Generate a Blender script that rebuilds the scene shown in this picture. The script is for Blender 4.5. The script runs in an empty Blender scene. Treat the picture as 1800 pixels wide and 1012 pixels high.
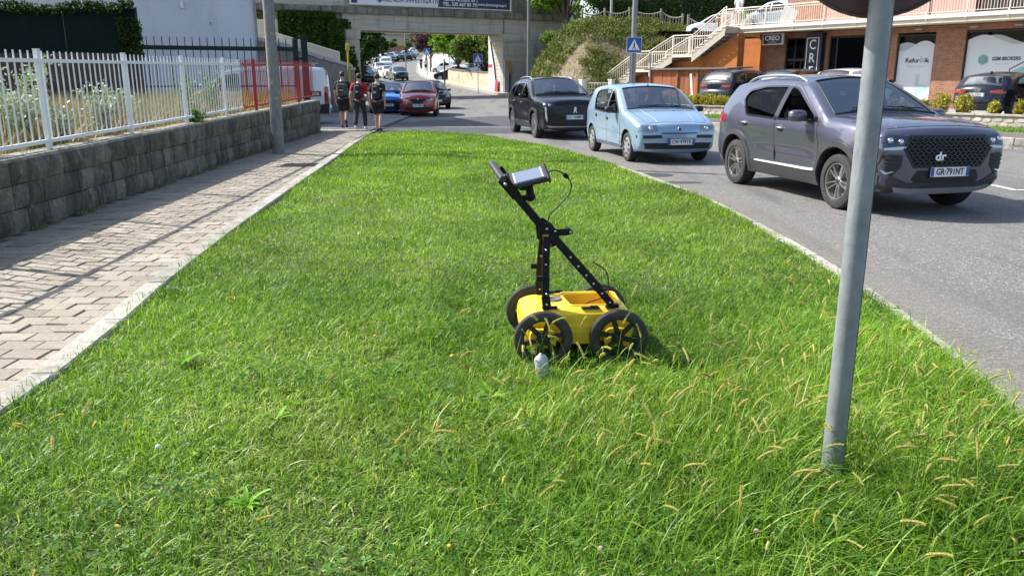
import bpy, bmesh, math, random
import numpy as np
from mathutils import Vector, Matrix
from mathutils.geometry import delaunay_2d_cdt
from mathutils.bvhtree import BVHTree
random.seed(7)
RNG = np.random.default_rng(11)
SC = bpy.context.scene
COL = SC.collection
R = math.radians
# ---------------------------------------------------------------- camera, sky, sun, exposure
CAM_H = 1.53
cd = bpy.data.cameras.new('camera')
cam = bpy.data.objects.new('camera', cd)
COL.objects.link(cam)
cd.sensor_width = 36.0
cd.lens = 28.5
cd.clip_start = 0.05
cd.clip_end = 3000.0
cam.location = (0, 0, CAM_H)
cam.rotation_euler = (R(90 - 14.4), 0, 0)
SC.camera = cam
SUN_EL = 43.0
SUN_DIR = Vector((-0.927 * math.cos(R(SUN_EL)), 0.375 * math.cos(R(SUN_EL)), math.sin(R(SUN_EL))))
w = bpy.data.worlds.new('World')
SC.world = w
w.use_nodes = True
nt = w.node_tree
for n in list(nt.nodes):
 nt.nodes.remove(n)
sky = nt.nodes.new('ShaderNodeTexSky')
sky.sky_type = 'NISHITA'
sky.sun_disc = False
sky.sun_elevation = R(SUN_EL)
sky.sun_rotation = math.atan2(SUN_DIR.x, SUN_DIR.y)
sky.air_density = 1.0
sky.dust_density = 2.0
sky.ozone_density = 1.0
bg = nt.nodes.new('ShaderNodeBackground')
bg.inputs['Strength'].default_value = 0.14
wo = nt.nodes.new('ShaderNodeOutputWorld')
nt.links.new(sky.outputs[0], bg.inputs[0])
nt.links.new(bg.outputs[0], wo.inputs[0])
sl = bpy.data.lights.new('sun', 'SUN')
sl.energy = 4.9
sl.angle = R(0.55)
sl.color = (1.0, 0.965, 0.905)
sun = bpy.data.objects.new('sun', sl)
COL.objects.link(sun)
sun.rotation_euler = SUN_DIR.to_track_quat('Z', 'Y').to_euler()
sun.location = SUN_DIR * 60
SC.view_settings.view_transform = 'Standard'
SC.view_settings.look = 'None'
SC.view_settings.exposure = 0.9
SC.view_settings.gamma = 1.0
SC.view_settings.use_curve_mapping = False
SC.cycles.max_bounces = 6
SC.cycles.diffuse_bounces = 3
SC.cycles.glossy_bounces = 3
SC.cycles.transmission_bounces = 5
SC.cycles.transparent_max_bounces = 10
SC.cycles.sample_clamp_indirect = 4.0
# ---------------------------------------------------------------- materials
MATS = {}
def rgb(h):
 if isinstance(h, str):
  h = h.lstrip('#')
  c = [int(h[i:i + 2], 16) / 255 for i in (0, 2, 4)]
  return tuple((x / 12.92 if x <= 0.04045 else ((x + 0.055) / 1.055) ** 2.4) for x in c)
 return tuple(h)
def new_mat(name):
 m = bpy.data.materials.new(name)
 m.use_nodes = True
 t = m.node_tree
 b = t.nodes['Principled BSDF']
 MATS[name] = m
 return m, t, b
def N(t, kind, **kw):
 n = t.nodes.new(kind)
 for k, v in kw.items():
  if k.startswith('i_'):
   n.inputs[k[2:].replace('_', ' ')].default_value = v
  else:
   setattr(n, k, v)
 return n
def mixc(t, fac, a, b, mode='MIX'):
 n = t.nodes.new('ShaderNodeMix')
 n.data_type = 'RGBA'
 n.blend_type = mode
 for i, v in ((0, fac), (6, a), (7, b)):
  if hasattr(v, 'is_linked') or hasattr(v, 'links'):
   t.links.new(v, n.inputs[i])
  elif i == 0:
   n.inputs[0].default_value = v
  else:
   n.inputs[i].default_value = (*v[:3], 1)
 return n.outputs[2]
def noise(t, scale, detail=4, rough=0.6, vec=None, dist=0.0):
 n = t.nodes.new('ShaderNodeTexNoise')
 n.inputs['Scale'].default_value = scale
 n.inputs['Detail'].default_value = detail
 n.inputs['Roughness'].default_value = rough
 n.inputs['Distortion'].default_value = dist
 if vec is not None:
  t.links.new(vec, n.inputs['Vector'])
 return n.outputs['Fac']
def ramp(t, fac, stops):
 n = t.nodes.new('ShaderNodeValToRGB')
 e = n.color_ramp.elements
 while len(e) < len(stops):
  e.new(0.5)
 for i, (p, c) in enumerate(stops):
  e[i].position = p
  e[i].color = (*c[:3], 1) if hasattr(c, '__len__') else (c, c, c, 1)
 t.links.new(fac, n.inputs[0])
 return n.outputs[0]
def objco(t, scale=None):
 n = t.nodes.new('ShaderNodeTexCoord')
 o = n.outputs['Object']
 if scale:
  m = t.nodes.new('ShaderNodeMapping')
  m.inputs['Scale'].default_value = scale
  t.links.new(o, m.inputs[0])
  o = m.outputs[0]
 return o
def geoco(t, scale=None):
 n = t.nodes.new('ShaderNodeNewGeometry')
 o = n.outputs['Position']
 if scale:
  m = t.nodes.new('ShaderNodeMapping')
  m.inputs['Scale'].default_value = scale
  t.links.new(o, m.inputs[0])
  o = m.outputs[0]
 return o
def bump(t, b, h, strength=0.3, dist=0.01):
 n = t.nodes.new('ShaderNodeBump')
 n.inputs['Strength'].default_value = strength
 n.inputs['Distance'].default_value = dist
 t.links.new(h, n.inputs['Height'])
 t.links.new(n.outputs[0], b.inputs['Normal'])
def M(name, col=(0.5, 0.5, 0.5), rough=0.6, metal=0.0, var=0.12, scale=8.0, bmp=0.0, bscale=60.0, coat=0.0, spec=0.5, rand=0.0, stain=None):
 """plain procedural material: base colour with noise variation, optional fine relief and stains"""
 if name in MATS:
  return MATS[name]
 m, t, b = new_mat(name)
 c = rgb(col)
 b.inputs['Roughness'].default_value = rough
 b.inputs['Metallic'].default_value = metal
 b.inputs['Specular IOR Level'].default_value = spec
 b.inputs['Coat Weight'].default_value = coat
 b.inputs['Coat Roughness'].default_value = 0.04
 v = geoco(t)
 out = None
 if var > 0:
  f = noise(t, scale, 5, 0.65, v)
  out = ramp(t, f, [(0.25, tuple(x * (1 - var) for x in c)), (0.75, tuple(min(1, x * (1 + var)) for x in c))])
 if stain:
  f2 = noise(t, stain[1], 6, 0.7, geoco(t, stain[4] if len(stain) > 4 else (1, 1, 1)))
  f3 = ramp(t, f2, [(stain[2], 0.0), (stain[3], 1.0)])
  out = mixc(t, f3, out if out is not None else c, rgb(stain[0]))
 if rand > 0:
  oi = t.nodes.new('ShaderNodeObjectInfo')
  rr = ramp(t, oi.outputs['Random'], [(0, 1 - rand), (1, 1 + rand * 0.6)])
  out = mixc(t, 1.0, out if out is not None else c, rr, 'MULTIPLY')
 if out is not None:
  t.links.new(out, b.inputs['Base Color'])
 else:
  b.inputs['Base Color'].default_value = (*c, 1)
 if bmp > 0:
  bump(t, b, noise(t, bscale, 4, 0.6, v), bmp, 0.01)
 return m
def paint(name, col, metal=0.35, rough=0.32, flake=0.06, coat=1.0):
 """car paint: clear coat, faint dust, dark on the inner side of the sheet"""
 if name in MATS:
  return MATS[name]
 m, t, b = new_mat(name)
 c = rgb(col)
 f = noise(t, 900, 1, 0.5, geoco(t))
 cc = ramp(t, f, [(0.3, tuple(x * (1 - flake) for x in c)), (0.7, tuple(min(1, x * (1 + flake)) for x in c))])
 d = noise(t, 2.2, 5, 0.7, geoco(t))
 df = ramp(t, d, [(0.45, 0.0), (0.8, 0.04)])
 cc = mixc(t, df, cc, (0.32, 0.29, 0.25))
 t.links.new(cc, b.inputs['Base Color'])
 b.inputs['Metallic'].default_value = metal
 b.inputs['Roughness'].default_value = rough
 b.inputs['Coat Weight'].default_value = coat
 b.inputs['Specular IOR Level'].default_value = .5 if coat == 1.0 else .25
 b.inputs['Coat Roughness'].default_value = 0.03
 g = t.nodes.new('ShaderNodeNewGeometry')
 dk = t.nodes.new('ShaderNodeBsdfDiffuse')
 dk.inputs[0].default_value = (0.02, 0.02, 0.022, 1)
 mx = t.nodes.new('ShaderNodeMixShader')
 o = t.nodes['Material Output']
 t.links.new(g.outputs['Backfacing'], mx.inputs[0])
 t.links.new(b.outputs[0], mx.inputs[1])
 t.links.new(dk.outputs[0], mx.inputs[2])
 t.links.new(mx.outputs[0], o.inputs[0])
 return m
def glass(name, tint=(0.6, 0.68, 0.7), alpha=0.5, rough=0.02, refl=.28):
 """thin window pane: tinted see-through mixed with a mirror by viewing angle"""
 if name in MATS:
  return MATS[name]
 m, t, b = new_mat(name)
 t.nodes.remove(b)
 tr = N(t, 'ShaderNodeBsdfTransparent')
 tr.inputs[0].default_value = (*[x * alpha for x in tint], 1)
 gl = N(t, 'ShaderNodeBsdfGlossy')
 gl.inputs['Roughness'].default_value = rough
 gl.inputs[0].default_value = (0.95, 0.97, 1, 1)
 fr = N(t, 'ShaderNodeFresnel')
 fr.inputs[0].default_value = 1.45
 fm = N(t, 'ShaderNodeMath', operation='MULTIPLY'); fm.inputs[1].default_value = refl; t.links.new(fr.outputs[0], fm.inputs[0])
 mx = N(t, 'ShaderNodeMixShader')
 t.links.new(fm.outputs[0], mx.inputs[0])
 t.links.new(tr.outputs[0], mx.inputs[1])
 t.links.new(gl.outputs[0], mx.inputs[2])
 t.links.new(mx.outputs[0], t.nodes['Material Output'].inputs[0])
 return m
def leafmat(name, cols, trans=0.45, attr=True, rough=0.5, scale=1.5, vcol=False, spec=.2):
 """leaf or blade: diffuse + light passing through, colour varied piece by piece"""
 if name in MATS:
  return MATS[name]
 m, t, b = new_mat(name)
 if vcol:
  a = N(t, 'ShaderNodeAttribute', attribute_name='tone')
  f = a.outputs['Fac']
 else:
  g = t.nodes.new('ShaderNodeNewGeometry')
  f = g.outputs['Random Per Island']
 n = len(cols)
 c1 = ramp(t, f, [(i / max(1, n - 1), rgb(c)) for i, c in enumerate(cols)])
 big = noise(t, scale, 3, 0.6, geoco(t))
 br = ramp(t, big, [(0.3, 0.72), (0.7, 1.2)])
 c1 = mixc(t, 1.0, c1, br, 'MULTIPLY')
 t.links.new(c1, b.inputs['Base Color'])
 b.inputs['Roughness'].default_value = rough
 b.inputs['Specular IOR Level'].default_value = spec
 tl = N(t, 'ShaderNodeBsdfTranslucent')
 cc = mixc(t, 1.0, c1, (.95, 1.0, 0.38), 'MULTIPLY')
 hs = N(t, 'ShaderNodeHueSaturation')
 hs.inputs['Value'].default_value = 1.35
 t.links.new(cc, hs.inputs['Color'])
 t.links.new(hs.outputs[0], tl.inputs[0])
 mx = N(t, 'ShaderNodeMixShader')
 mx.inputs[0].default_value = trans
 t.links.new(b.outputs[0], mx.inputs[1])
 t.links.new(tl.outputs[0], mx.inputs[2])
 t.links.new(mx.outputs[0], t.nodes['Material Output'].inputs[0])
 return m
# ---------------------------------------------------------------- object helpers
def props(o, label=None, cat=None, group=None, kind=None):
 if label: o['label'] = label
 if cat: o['category'] = cat
 if group: o['group'] = group
 if kind: o['kind'] = kind
 return o
def empty(name, loc=(0, 0, 0), rz=0.0, label=None, cat=None, group=None):
 o = bpy.data.objects.new(name, None)
 o.empty_display_size = 0.2
 COL.objects.link(o)
 o.location = loc
 o.rotation_euler = (0, 0, rz)
 return props(o, label, cat, group)
class MB:
 """collects faces of ONE piece; build() links it as one mesh object"""
 def __init__(s):
  s.v = []; s.f = []; s.m = []; s.sm = []
 def add(s, vs, fs, mi=0, smooth=False, mat=None):
  k = len(s.v)
  if mat is not None:
   vs = [mat @ Vector(p) for p in vs]
  s.v.extend([tuple(p) for p in vs])
  for f in fs:
   s.f.append(tuple(i + k for i in f)); s.m.append(mi); s.sm.append(smooth)
  return s
 def box(s, c, d, rot=None, mi=0, bev=0.0):
  x, y, z = d[0] / 2, d[1] / 2, d[2] / 2
  c = Vector(c)
  Rm = rot if rot is not None else Matrix.Identity(3)
  if not isinstance(Rm, Matrix):
   Rm = Matrix.Rotation(Rm, 3, 'Z')
  if bev <= 0:
   vs = [(-x, -y, -z), (x, -y, -z), (x, y, -z), (-x, y, -z), (-x, -y, z), (x, -y, z), (x, y, z), (-x, y, z)]
   fs = [(0, 3, 2, 1), (4, 5, 6, 7), (0, 1, 5, 4), (1, 2, 6, 5), (2, 3, 7, 6), (3, 0, 4, 7)]
  else:
   b = min(bev, x * .9, y * .9, z * .9)
   rings = [(-z, x - b, y - b), (-z + b, x, y), (z - b, x, y), (z, x - b, y - b)]
   vs = []
   for zz, xx, yy in rings:
    q = b
    vs += [(-xx + q, -yy, zz), (xx - q, -yy, zz), (xx, -yy + q, zz), (xx, yy - q, zz), (xx - q, yy, zz), (-xx + q, yy, zz), (-xx, yy - q, zz), (-xx, -yy + q, zz)]
   fs = [tuple(range(7, -1, -1)), tuple(range(24, 32))]
   for r in range(3):
    for i in range(8):
     fs.append((r * 8 + i, r * 8 + (i + 1) % 8, r * 8 + 8 + (i + 1) % 8, r * 8 + 8 + i))
  s.add([c + Rm @ Vector(p) for p in vs], fs, mi)
  return s
 def beam(s, a, b, w, h, mi=0, up=(0, 0, 1)):
  """box from a to b, w across, h along up"""
  a, b = Vector(a), Vector(b)
  d = (b - a); L = d.length
  if L < 1e-6: return s
  d.normalize(); u = Vector(up)
  sd = d.cross(u)
  if sd.length < 1e-4: sd = d.cross(Vector((0, 1, 0)))
  sd.normalize(); u = sd.cross(d).normalized()
  vs = []
  for p in (a, b):
   for i, j in ((-1, -1), (1, -1), (1, 1), (-1, 1)):
    vs.append(p + sd * (i * w / 2) + u * (j * h / 2))
  s.add(vs, [(0, 1, 2, 3), (7, 6, 5, 4), (0, 4, 5, 1), (1, 5, 6, 2), (2, 6, 7, 3), (3, 7, 4, 0)], mi)
  return s
 def tube(s, pts, r, n=8, mi=0, cap=True, smooth=True):
  pts = [Vector(p) for p in pts]
  rs = r if hasattr(r, '__len__') else [r] * len(pts)
  vs = []; prev = None
  for i, p in enumerate(pts):
   d = (pts[min(i + 1, len(pts) - 1)] - pts[max(i - 1, 0)])
   d = d.normalized() if d.length > 1e-9 else Vector((0, 0, 1))
   if prev is None:
    a = d.cross(Vector((0, 0, 1)))
    if a.length < 1e-3: a = d.cross(Vector((1, 0, 0)))
   else:
    a = prev - d * prev.dot(d)
    if a.length < 1e-4: a = d.orthogonal()
   a.normalize(); prev = a
   b = d.cross(a)
   for k in range(n):
    t = 2 * math.pi * k / n
    vs.append(p + (a * math.cos(t) + b * math.sin(t)) * rs[i])
  fs = []
  for i in range(len(pts) - 1):
   for k in range(n):
    fs.append((i * n + k, i * n + (k + 1) % n, (i + 1) * n + (k + 1) % n, (i + 1) * n + k))
  s.add(vs, fs, mi, smooth)
  if cap:
   m = (len(pts) - 1) * n
   s.add(vs[:n], [tuple(range(n - 1, -1, -1))], mi)
   s.add(vs[m:m + n], [tuple(range(n))], mi)
  return s
 def lathe(s, prof, n=24, axis='Z', c=(0, 0, 0), mi=0, smooth=True, close=False):
  """prof: list of (r, h)"""
  vs = []
  for r, h in prof:
   for k in range(n):
    t = 2 * math.pi * k / n
    a, b = r * math.cos(t), r * math.sin(t)
    p = (a, b, h) if axis == 'Z' else ((a, h, b) if axis == 'Y' else (h, a, b))
    vs.append((p[0] + c[0], p[1] + c[1], p[2] + c[2]))
  fs = []
  m = len(prof)
  for i in range(m if close else m - 1):
   j = (i + 1) % m
   for k in range(n):
    q = (i * n + k, i * n + (k + 1) % n, j * n + (k + 1) % n, j * n + k)
    fs.append(q if axis != 'Y' else q[::-1])
  s.add(vs, fs, mi, smooth)
  return s
 def prism(s, poly, h0, h1, plane='XY', mi=0, mat=None):
  """extrude a 2D polygon; plane gives its two axes, the third is the extrusion"""
  def P(a, b, h):
   return {'XY': (a, b, h), 'XZ': (a, h, b), 'YZ': (h, a, b)}[plane]
  n = len(poly)
  vs = [P(a, b, h0) for a, b in poly] + [P(a, b, h1) for a, b in poly]
  fs = [tuple(range(n - 1, -1, -1)), tuple(range(n, 2 * n))] + [(i, (i + 1) % n, n + (i + 1) % n, n + i) for i in range(n)]
  s.add(vs, fs, mi, mat=mat)
  return s
 def grid(s, fn, nu, nv, mi=0, smooth=True):
  vs = [fn(i / nu, j / nv) for j in range(nv + 1) for i in range(nu + 1)]
  fs = [(j * (nu + 1) + i, j * (nu + 1) + i + 1, (j + 1) * (nu + 1) + i + 1, (j + 1) * (nu + 1) + i) for j in range(nv) for i in range(nu)]
  s.add(vs, fs, mi, smooth)
  return s
 def ball(s, c, r, n=10, m=7, mi=0):
  rx, ry, rz = r if hasattr(r, '__len__') else (r, r, r)
  vs = []
  for j in range(m + 1):
   p = math.pi * j / m
   for i in range(n):
    t = 2 * math.pi * i / n
    vs.append((c[0] + rx * math.sin(p) * math.cos(t), c[1] + ry * math.sin(p) * math.sin(t), c[2] + rz * math.cos(p)))
  fs = [(j * n + i, (j + 1) * n + i, (j + 1) * n + (i + 1) % n, j * n + (i + 1) % n) for j in range(m) for i in range(n)]
  s.add(vs, fs, mi, True)
  return s
 def mesh(s, name, mats):
  me = bpy.data.meshes.new(name)
  me.from_pydata(s.v, [], s.f)
  for m in (mats if isinstance(mats, (list, tuple)) else [mats]):
   me.materials.append(m)
  if s.f:
   me.polygons.foreach_set('material_index', s.m)
   me.polygons.foreach_set('use_smooth', s.sm)
  me.update()
  return me
 def build(s, name, mats, parent=None, sharp=None, fix=False, loc=None, weld=False):
  me = s.mesh(name, mats)
  if fix or weld:
   b = bmesh.new(); b.from_mesh(me)
   if weld: bmesh.ops.remove_doubles(b, verts=b.verts, dist=1e-4)
   if fix: bmesh.ops.recalc_face_normals(b, faces=b.faces)
   b.to_mesh(me); b.free()
  if sharp:
   me.set_sharp_from_angle(angle=R(sharp))
  return link(name, me, parent, loc)
def link(name, me, parent=None, loc=None, rot=None):
 o = bpy.data.objects.new(name, me)
 COL.objects.link(o)
 if parent is not None: o.parent = parent
 if loc is not None: o.location = loc
 if rot is not None: o.rotation_euler = rot
 return o
def copy_tree(o, parent=None):
 c = o.copy(); COL.objects.link(c)
 if parent is not None: c.parent = parent
 for ch in list(o.children):
  copy_tree(ch, c)
 return c
def text_mesh(txt, size, depth=0.002, name='lettering', italic=0.0, bold=0.0, sx=1.0, align='CENTER', spacing=1.0):
 cu = bpy.data.curves.new(name, 'FONT')
 cu.body = txt; cu.size = size; cu.extrude = depth; cu.shear = italic; cu.offset = bold
 cu.align_x = align; cu.align_y = 'CENTER'; cu.space_character = spacing
 cu.resolution_u = 3
 ob = bpy.data.objects.new(name, cu)
 COL.objects.link(ob)
 dg = bpy.context.evaluated_depsgraph_get()
 me = bpy.data.meshes.new_from_object(ob.evaluated_get(dg))
 bpy.data.objects.remove(ob); bpy.data.curves.remove(cu)
 if sx != 1.0:
  me.transform(Matrix.Diagonal((sx, 1, 1, 1)))
 return me
def put_text(txt, size, mat, parent, origin, xdir, updir, name='lettering', **kw):
 """flat lettering: origin = centre, xdir = reading direction, updir = up"""
 me = text_mesh(txt, size, name=name, **kw)
 me.materials.clear(); me.materials.append(mat)
 x = Vector(xdir).normalized(); u = Vector(updir).normalized(); z = x.cross(u)
 u = z.cross(x)
 m = Matrix((x, u, z)).transposed().to_4x4(); m.translation = Vector(origin)
 me.transform(m)
 return link(name, me, parent)
def pip(pts, poly):
 """numpy even-odd test: pts (n,2), poly (m,2)"""
 pts = np.asarray(pts, float); poly = np.asarray(poly, float)
 x, y = pts[:, 0], pts[:, 1]
 ins = np.zeros(len(pts), bool)
 a = poly; b = np.roll(poly, -1, 0)
 for (x1, y1), (x2, y2) in zip(a, b):
  if y1 == y2: continue
  c = ((y1 > y) != (y2 > y)) & (x < (x2 - x1) * (y - y1) / (y2 - y1) + x1)
  ins ^= c
 return ins
def segdist(pts, poly, closed=True):
 """distance of each point to each segment -> (n, m)"""
 pts = np.asarray(pts, float); a = np.asarray(poly, float)
 b = np.roll(a, -1, 0)
 if not closed: a, b = a[:-1], b[:-1]
 d = b - a
 L = np.maximum((d ** 2).sum(1), 1e-12)
 t = ((pts[:, None, :] - a[None]) * d[None]).sum(2) / L[None]
 t = np.clip(t, 0, 1)
 q = a[None] + t[..., None] * d[None]
 return np.sqrt(((pts[:, None, :] - q) ** 2).sum(2)), t
def cdt_fill(outer, holes=(), extra=None):
 """triangles of a polygon with holes and extra inner points -> (pts, tris)"""
 pts = [tuple(p) for p in outer]; edges = [(i, (i + 1) % len(outer)) for i in range(len(outer))]
 for h in holes:
  k = len(pts); pts += [tuple(p) for p in h]
  edges += [(k + i, k + (i + 1) % len(h)) for i in range(len(h))]
 if extra is not None and len(extra):
  pts += [tuple(p) for p in extra]
 vo, eo, fo, *_ = delaunay_2d_cdt([Vector((float(p[0]), float(p[1]))) for p in pts], edges, [], 0, 1e-5)
 vo = np.array([(v.x, v.y) for v in vo]); fo = np.array([f for f in fo if len(f) == 3])
 cen = vo[fo].mean(1)
 keep = pip(cen, outer)
 for h in holes: keep &= ~pip(cen, h)
 return vo, fo[keep]
def catmull(pts, n=6, closed=False):
 pts = [np.array(p, float) for p in pts]; out = []
 m = len(pts)
 for i in range(m if closed else m - 1):
  p0 = pts[(i - 1) % m] if closed or i > 0 else pts[0]
  p1 = pts[i]; p2 = pts[(i + 1) % m]
  p3 = pts[(i + 2) % m] if closed or i + 2 < m else pts[-1]
  for k in range(n):
   t = k / n
   out.append(0.5 * ((2 * p1) + (-p0 + p2) * t + (2 * p0 - 5 * p1 + 4 * p2 - p3) * t * t + (-p0 + 3 * p1 - 3 * p2 + p3) * t ** 3))
 if not closed: out.append(pts[-1])
 return out
def round_poly(poly, r, n=4):
 """polygon with rounded corners; r number or list"""
 out = []; m = len(poly)
 rs = r if hasattr(r, '__len__') else [r] * m
 for i in range(m):
  p = np.array(poly[i], float); a = np.array(poly[i - 1], float); b = np.array(poly[(i + 1) % m], float)
  u = a - p; v = b - p; lu, lv = np.linalg.norm(u), np.linalg.norm(v)
  q = min(rs[i], lu * .45, lv * .45)
  if q <= 1e-4: out.append(tuple(p)); continue
  s, e = p + u / lu * q, p + v / lv * q
  for k in range(n + 1):
   t = k / n
   out.append(tuple((1 - t) ** 2 * s + 2 * t * (1 - t) * p + t * t * e))
 return out
# terrain height along the street: level here, climbing past the railway bridge
def ground_z(y):
 return float(np.interp(y, [-50, 34, 52, 67, 85, 105, 120, 140, 175, 230, 400], [0, 0, 0.12, 0.4, 1.15, 1.95, 2.6, 4.0, 6.2, 9.2, 12]))
ROAD_Z = -0.05
def road_xy(x, y):
 return (x * 1.033, y * 1.033)
BLK = lambda: M('black plastic', (0.018, 0.018, 0.02), 0.55, var=0.15, scale=30)
GLOSSBLK = lambda: M('gloss black trim', (0.008, 0.008, 0.01), 0.12, var=0, coat=0.6)
CHROME = lambda: M('chrome', (0.75, 0.76, 0.78), 0.14, 1.0, var=0.05)
SILVER = lambda: M('silver trim', (0.55, 0.56, 0.58), 0.3, 0.85, var=0.06)
TYRE = lambda: M('tyre rubber', (0.022, 0.022, 0.023), 0.78, var=0.25, scale=25, bmp=0.2, bscale=90, stain=((0.10, 0.09, 0.08), 6, 0.55, 0.85))
CABIN = lambda: M('cabin trim', (0.022, 0.022, 0.024), 0.7, var=0.2, scale=20)
LAMPGL = lambda: glass('lamp glass', (0.95, 0.97, 1.0), 0.9, 0.03)
PLATEW = lambda: M('plate white', (0.72, 0.74, 0.76), 0.4, var=0.04)
PLATEB = lambda: M('plate blue', (0.02, 0.07, 0.35), 0.4, var=0.05)
PLATEK = lambda: M('plate letter black', (0.01, 0.01, 0.012), 0.5, var=0)
# ---------------------------------------------------------------- ground, road, lawn, kerbs, pavement
def asphalt():
 if 'asphalt' in MATS: return MATS['asphalt']
 m, t, b = new_mat('asphalt')
 v = geoco(t)
 vo = N(t, 'ShaderNodeTexVoronoi'); vo.inputs['Scale'].default_value = 70; t.links.new(v, vo.inputs['Vector'])
 base = ramp(t, vo.outputs['Color'], [(0.1, (.05, .05, .054)), (.5, (.098, .095, .089)), (.80, (.21, .20, .185)), (.95, (.54, .52, .48))])
 fine = noise(t, 260, 3, .7, v)
 base = mixc(t, .35, base, ramp(t, fine, [(.3, (.08, .078, .075)), (.72, (.28, .27, .255))]))
 big = noise(t, .55, 6, .62, v, .4)
 base = mixc(t, ramp(t, big, [(.38, 0.0), (.66, .4)]), base, (.16, .153, .142))
 dk = noise(t, .9, 5, .6, geoco(t, (1.3, .16, 1)))
 base = mixc(t, ramp(t, dk, [(.50, 0.0), (.66, .65)]), base, (.06, .06, .063))
 crk = N(t, 'ShaderNodeTexVoronoi', feature='DISTANCE_TO_EDGE'); crk.inputs['Scale'].default_value = .17
 nv = N(t, 'ShaderNodeTexNoise'); nv.inputs['Scale'].default_value = 3; nv.inputs['Detail'].default_value = 6; t.links.new(v, nv.inputs['Vector'])
 ad = N(t, 'ShaderNodeVectorMath', operation='ADD'); t.links.new(v, ad.inputs[0]); t.links.new(nv.outputs['Color'], ad.inputs[1])
 t.links.new(ad.outputs[0], crk.inputs['Vector'])
 cf = ramp(t, crk.outputs['Distance'], [(0.0, .55), (.004, 0.0)])
 base = mixc(t, cf, base, (.05, .05, .05))
 t.links.new(base, b.inputs['Base Color'])
 b.inputs['Roughness'].default_value = .82
 bump(t, b, vo.outputs['Distance'], .5, .006)
 return m
def paver_mat():
 if 'paver' in MATS: return MATS['paver']
 m, t, b = new_mat('paver')
 g = N(t, 'ShaderNodeNewGeometry'); oi = N(t, 'ShaderNodeObjectInfo')
 ad = N(t, 'ShaderNodeMath', operation='ADD'); t.links.new(g.outputs['Random Per Island'], ad.inputs[0]); t.links.new(oi.outputs['Random'], ad.inputs[1])
 fr = N(t, 'ShaderNodeMath', operation='FRACT'); t.links.new(ad.outputs[0], fr.inputs[0])
 c = ramp(t, fr.outputs[0], [(0, (.20, .17, .13)), (.3, (.325, .28, .215)), (.65, (.275, .235, .185)), (1, (.375, .33, .26))])
 v = g.outputs['Position']
 f = noise(t, 38, 6, .75, v)
 c = mixc(t, 1, c, ramp(t, f, [(.25, .55), (.7, 1.25)]), 'MULTIPLY')
 sp = noise(t, 18, 4, .6, v)
 c = mixc(t, ramp(t, sp, [(.66, 0), (.72, .7)]), c, (.58, .55, .50))
 d = noise(t, 1.1, 5, .65, v)
 c = mixc(t, ramp(t, d, [(.42, 0), (.72, .6)]), c, (.17, .15, .12))
 t.links.new(c, b.inputs['Base Color']); b.inputs['Roughness'].default_value = .85
 bump(t, b, f, .5, .006)
 return m
def kerb_mat():
 return M('kerb concrete', (.35, .33, .285), .88, var=.32, scale=14, bmp=.5, bscale=60, rand=.22, stain=((.17, .155, .12), 4.5, .46, .72))
CLAY = lambda: M('dry earth', (.17, .125, .08), .95, var=.35, scale=6, bmp=.5, bscale=40)
# far ground, following the climb of the street
g = MB()
xs = np.linspace(-500, 500, 41); ys = np.concatenate([np.linspace(-120, 260, 96), np.linspace(280, 900, 12)])
vs = [(x, y, ground_z(y) - .35) for y in ys for x in xs]
nx = len(xs)
g.add(vs, [(j * nx + i, j * nx + i + 1, (j + 1) * nx + i + 1, (j + 1) * nx + i) for j in range(len(ys) - 1) for i in range(nx - 1)], 0, True)
props(g.build('ground', M('ground soil and grass', (.10, .095, .05), .95, var=.35, scale=.6)), kind='structure')
# roadway: a wide junction here, one street under the bridge and up the hill
rd = MB()
def strip_grid(mb, rows, n=8):
 """rows: (y, x_left, x_right, dz)"""
 vs = []
 for (y, a, b_, dz) in rows:
  for i in range(n + 1):
   vs.append((a + (b_ - a) * i / n, y, ground_z(y) + dz))
 mb.add(vs, [(j * (n + 1) + i, j * (n + 1) + i + 1, (j + 1) * (n + 1) + i + 1, (j + 1) * (n + 1) + i) for j in range(len(rows) - 1) for i in range(n)], 0, True)
rows = [(y, -9.5, 24, ROAD_Z) for y in np.arange(-12, 50, 4)]
rows += [(52, -11.5, 14, ROAD_Z), (57, -12.5, 6, ROAD_Z), (62, -12.8, 1.5, ROAD_Z), (67, -13.2, -1.0, ROAD_Z), (75, -14.6, -3.8, ROAD_Z), (85, -16.4, -6.9, ROAD_Z), (95, -18.2, -9.3, ROAD_Z), (105, -20.0, -11.3, ROAD_Z), (120, -22.4, -13.6, ROAD_Z), (140, -25.8, -15.8, ROAD_Z), (160, -30, -17.4, ROAD_Z), (175, -34, -18.4, ROAD_Z), (190, -40, -20, ROAD_Z), (205, -50, -23, ROAD_Z)]
strip_grid(rd, rows)
props(rd.build('road', asphalt()), kind='structure')
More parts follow.
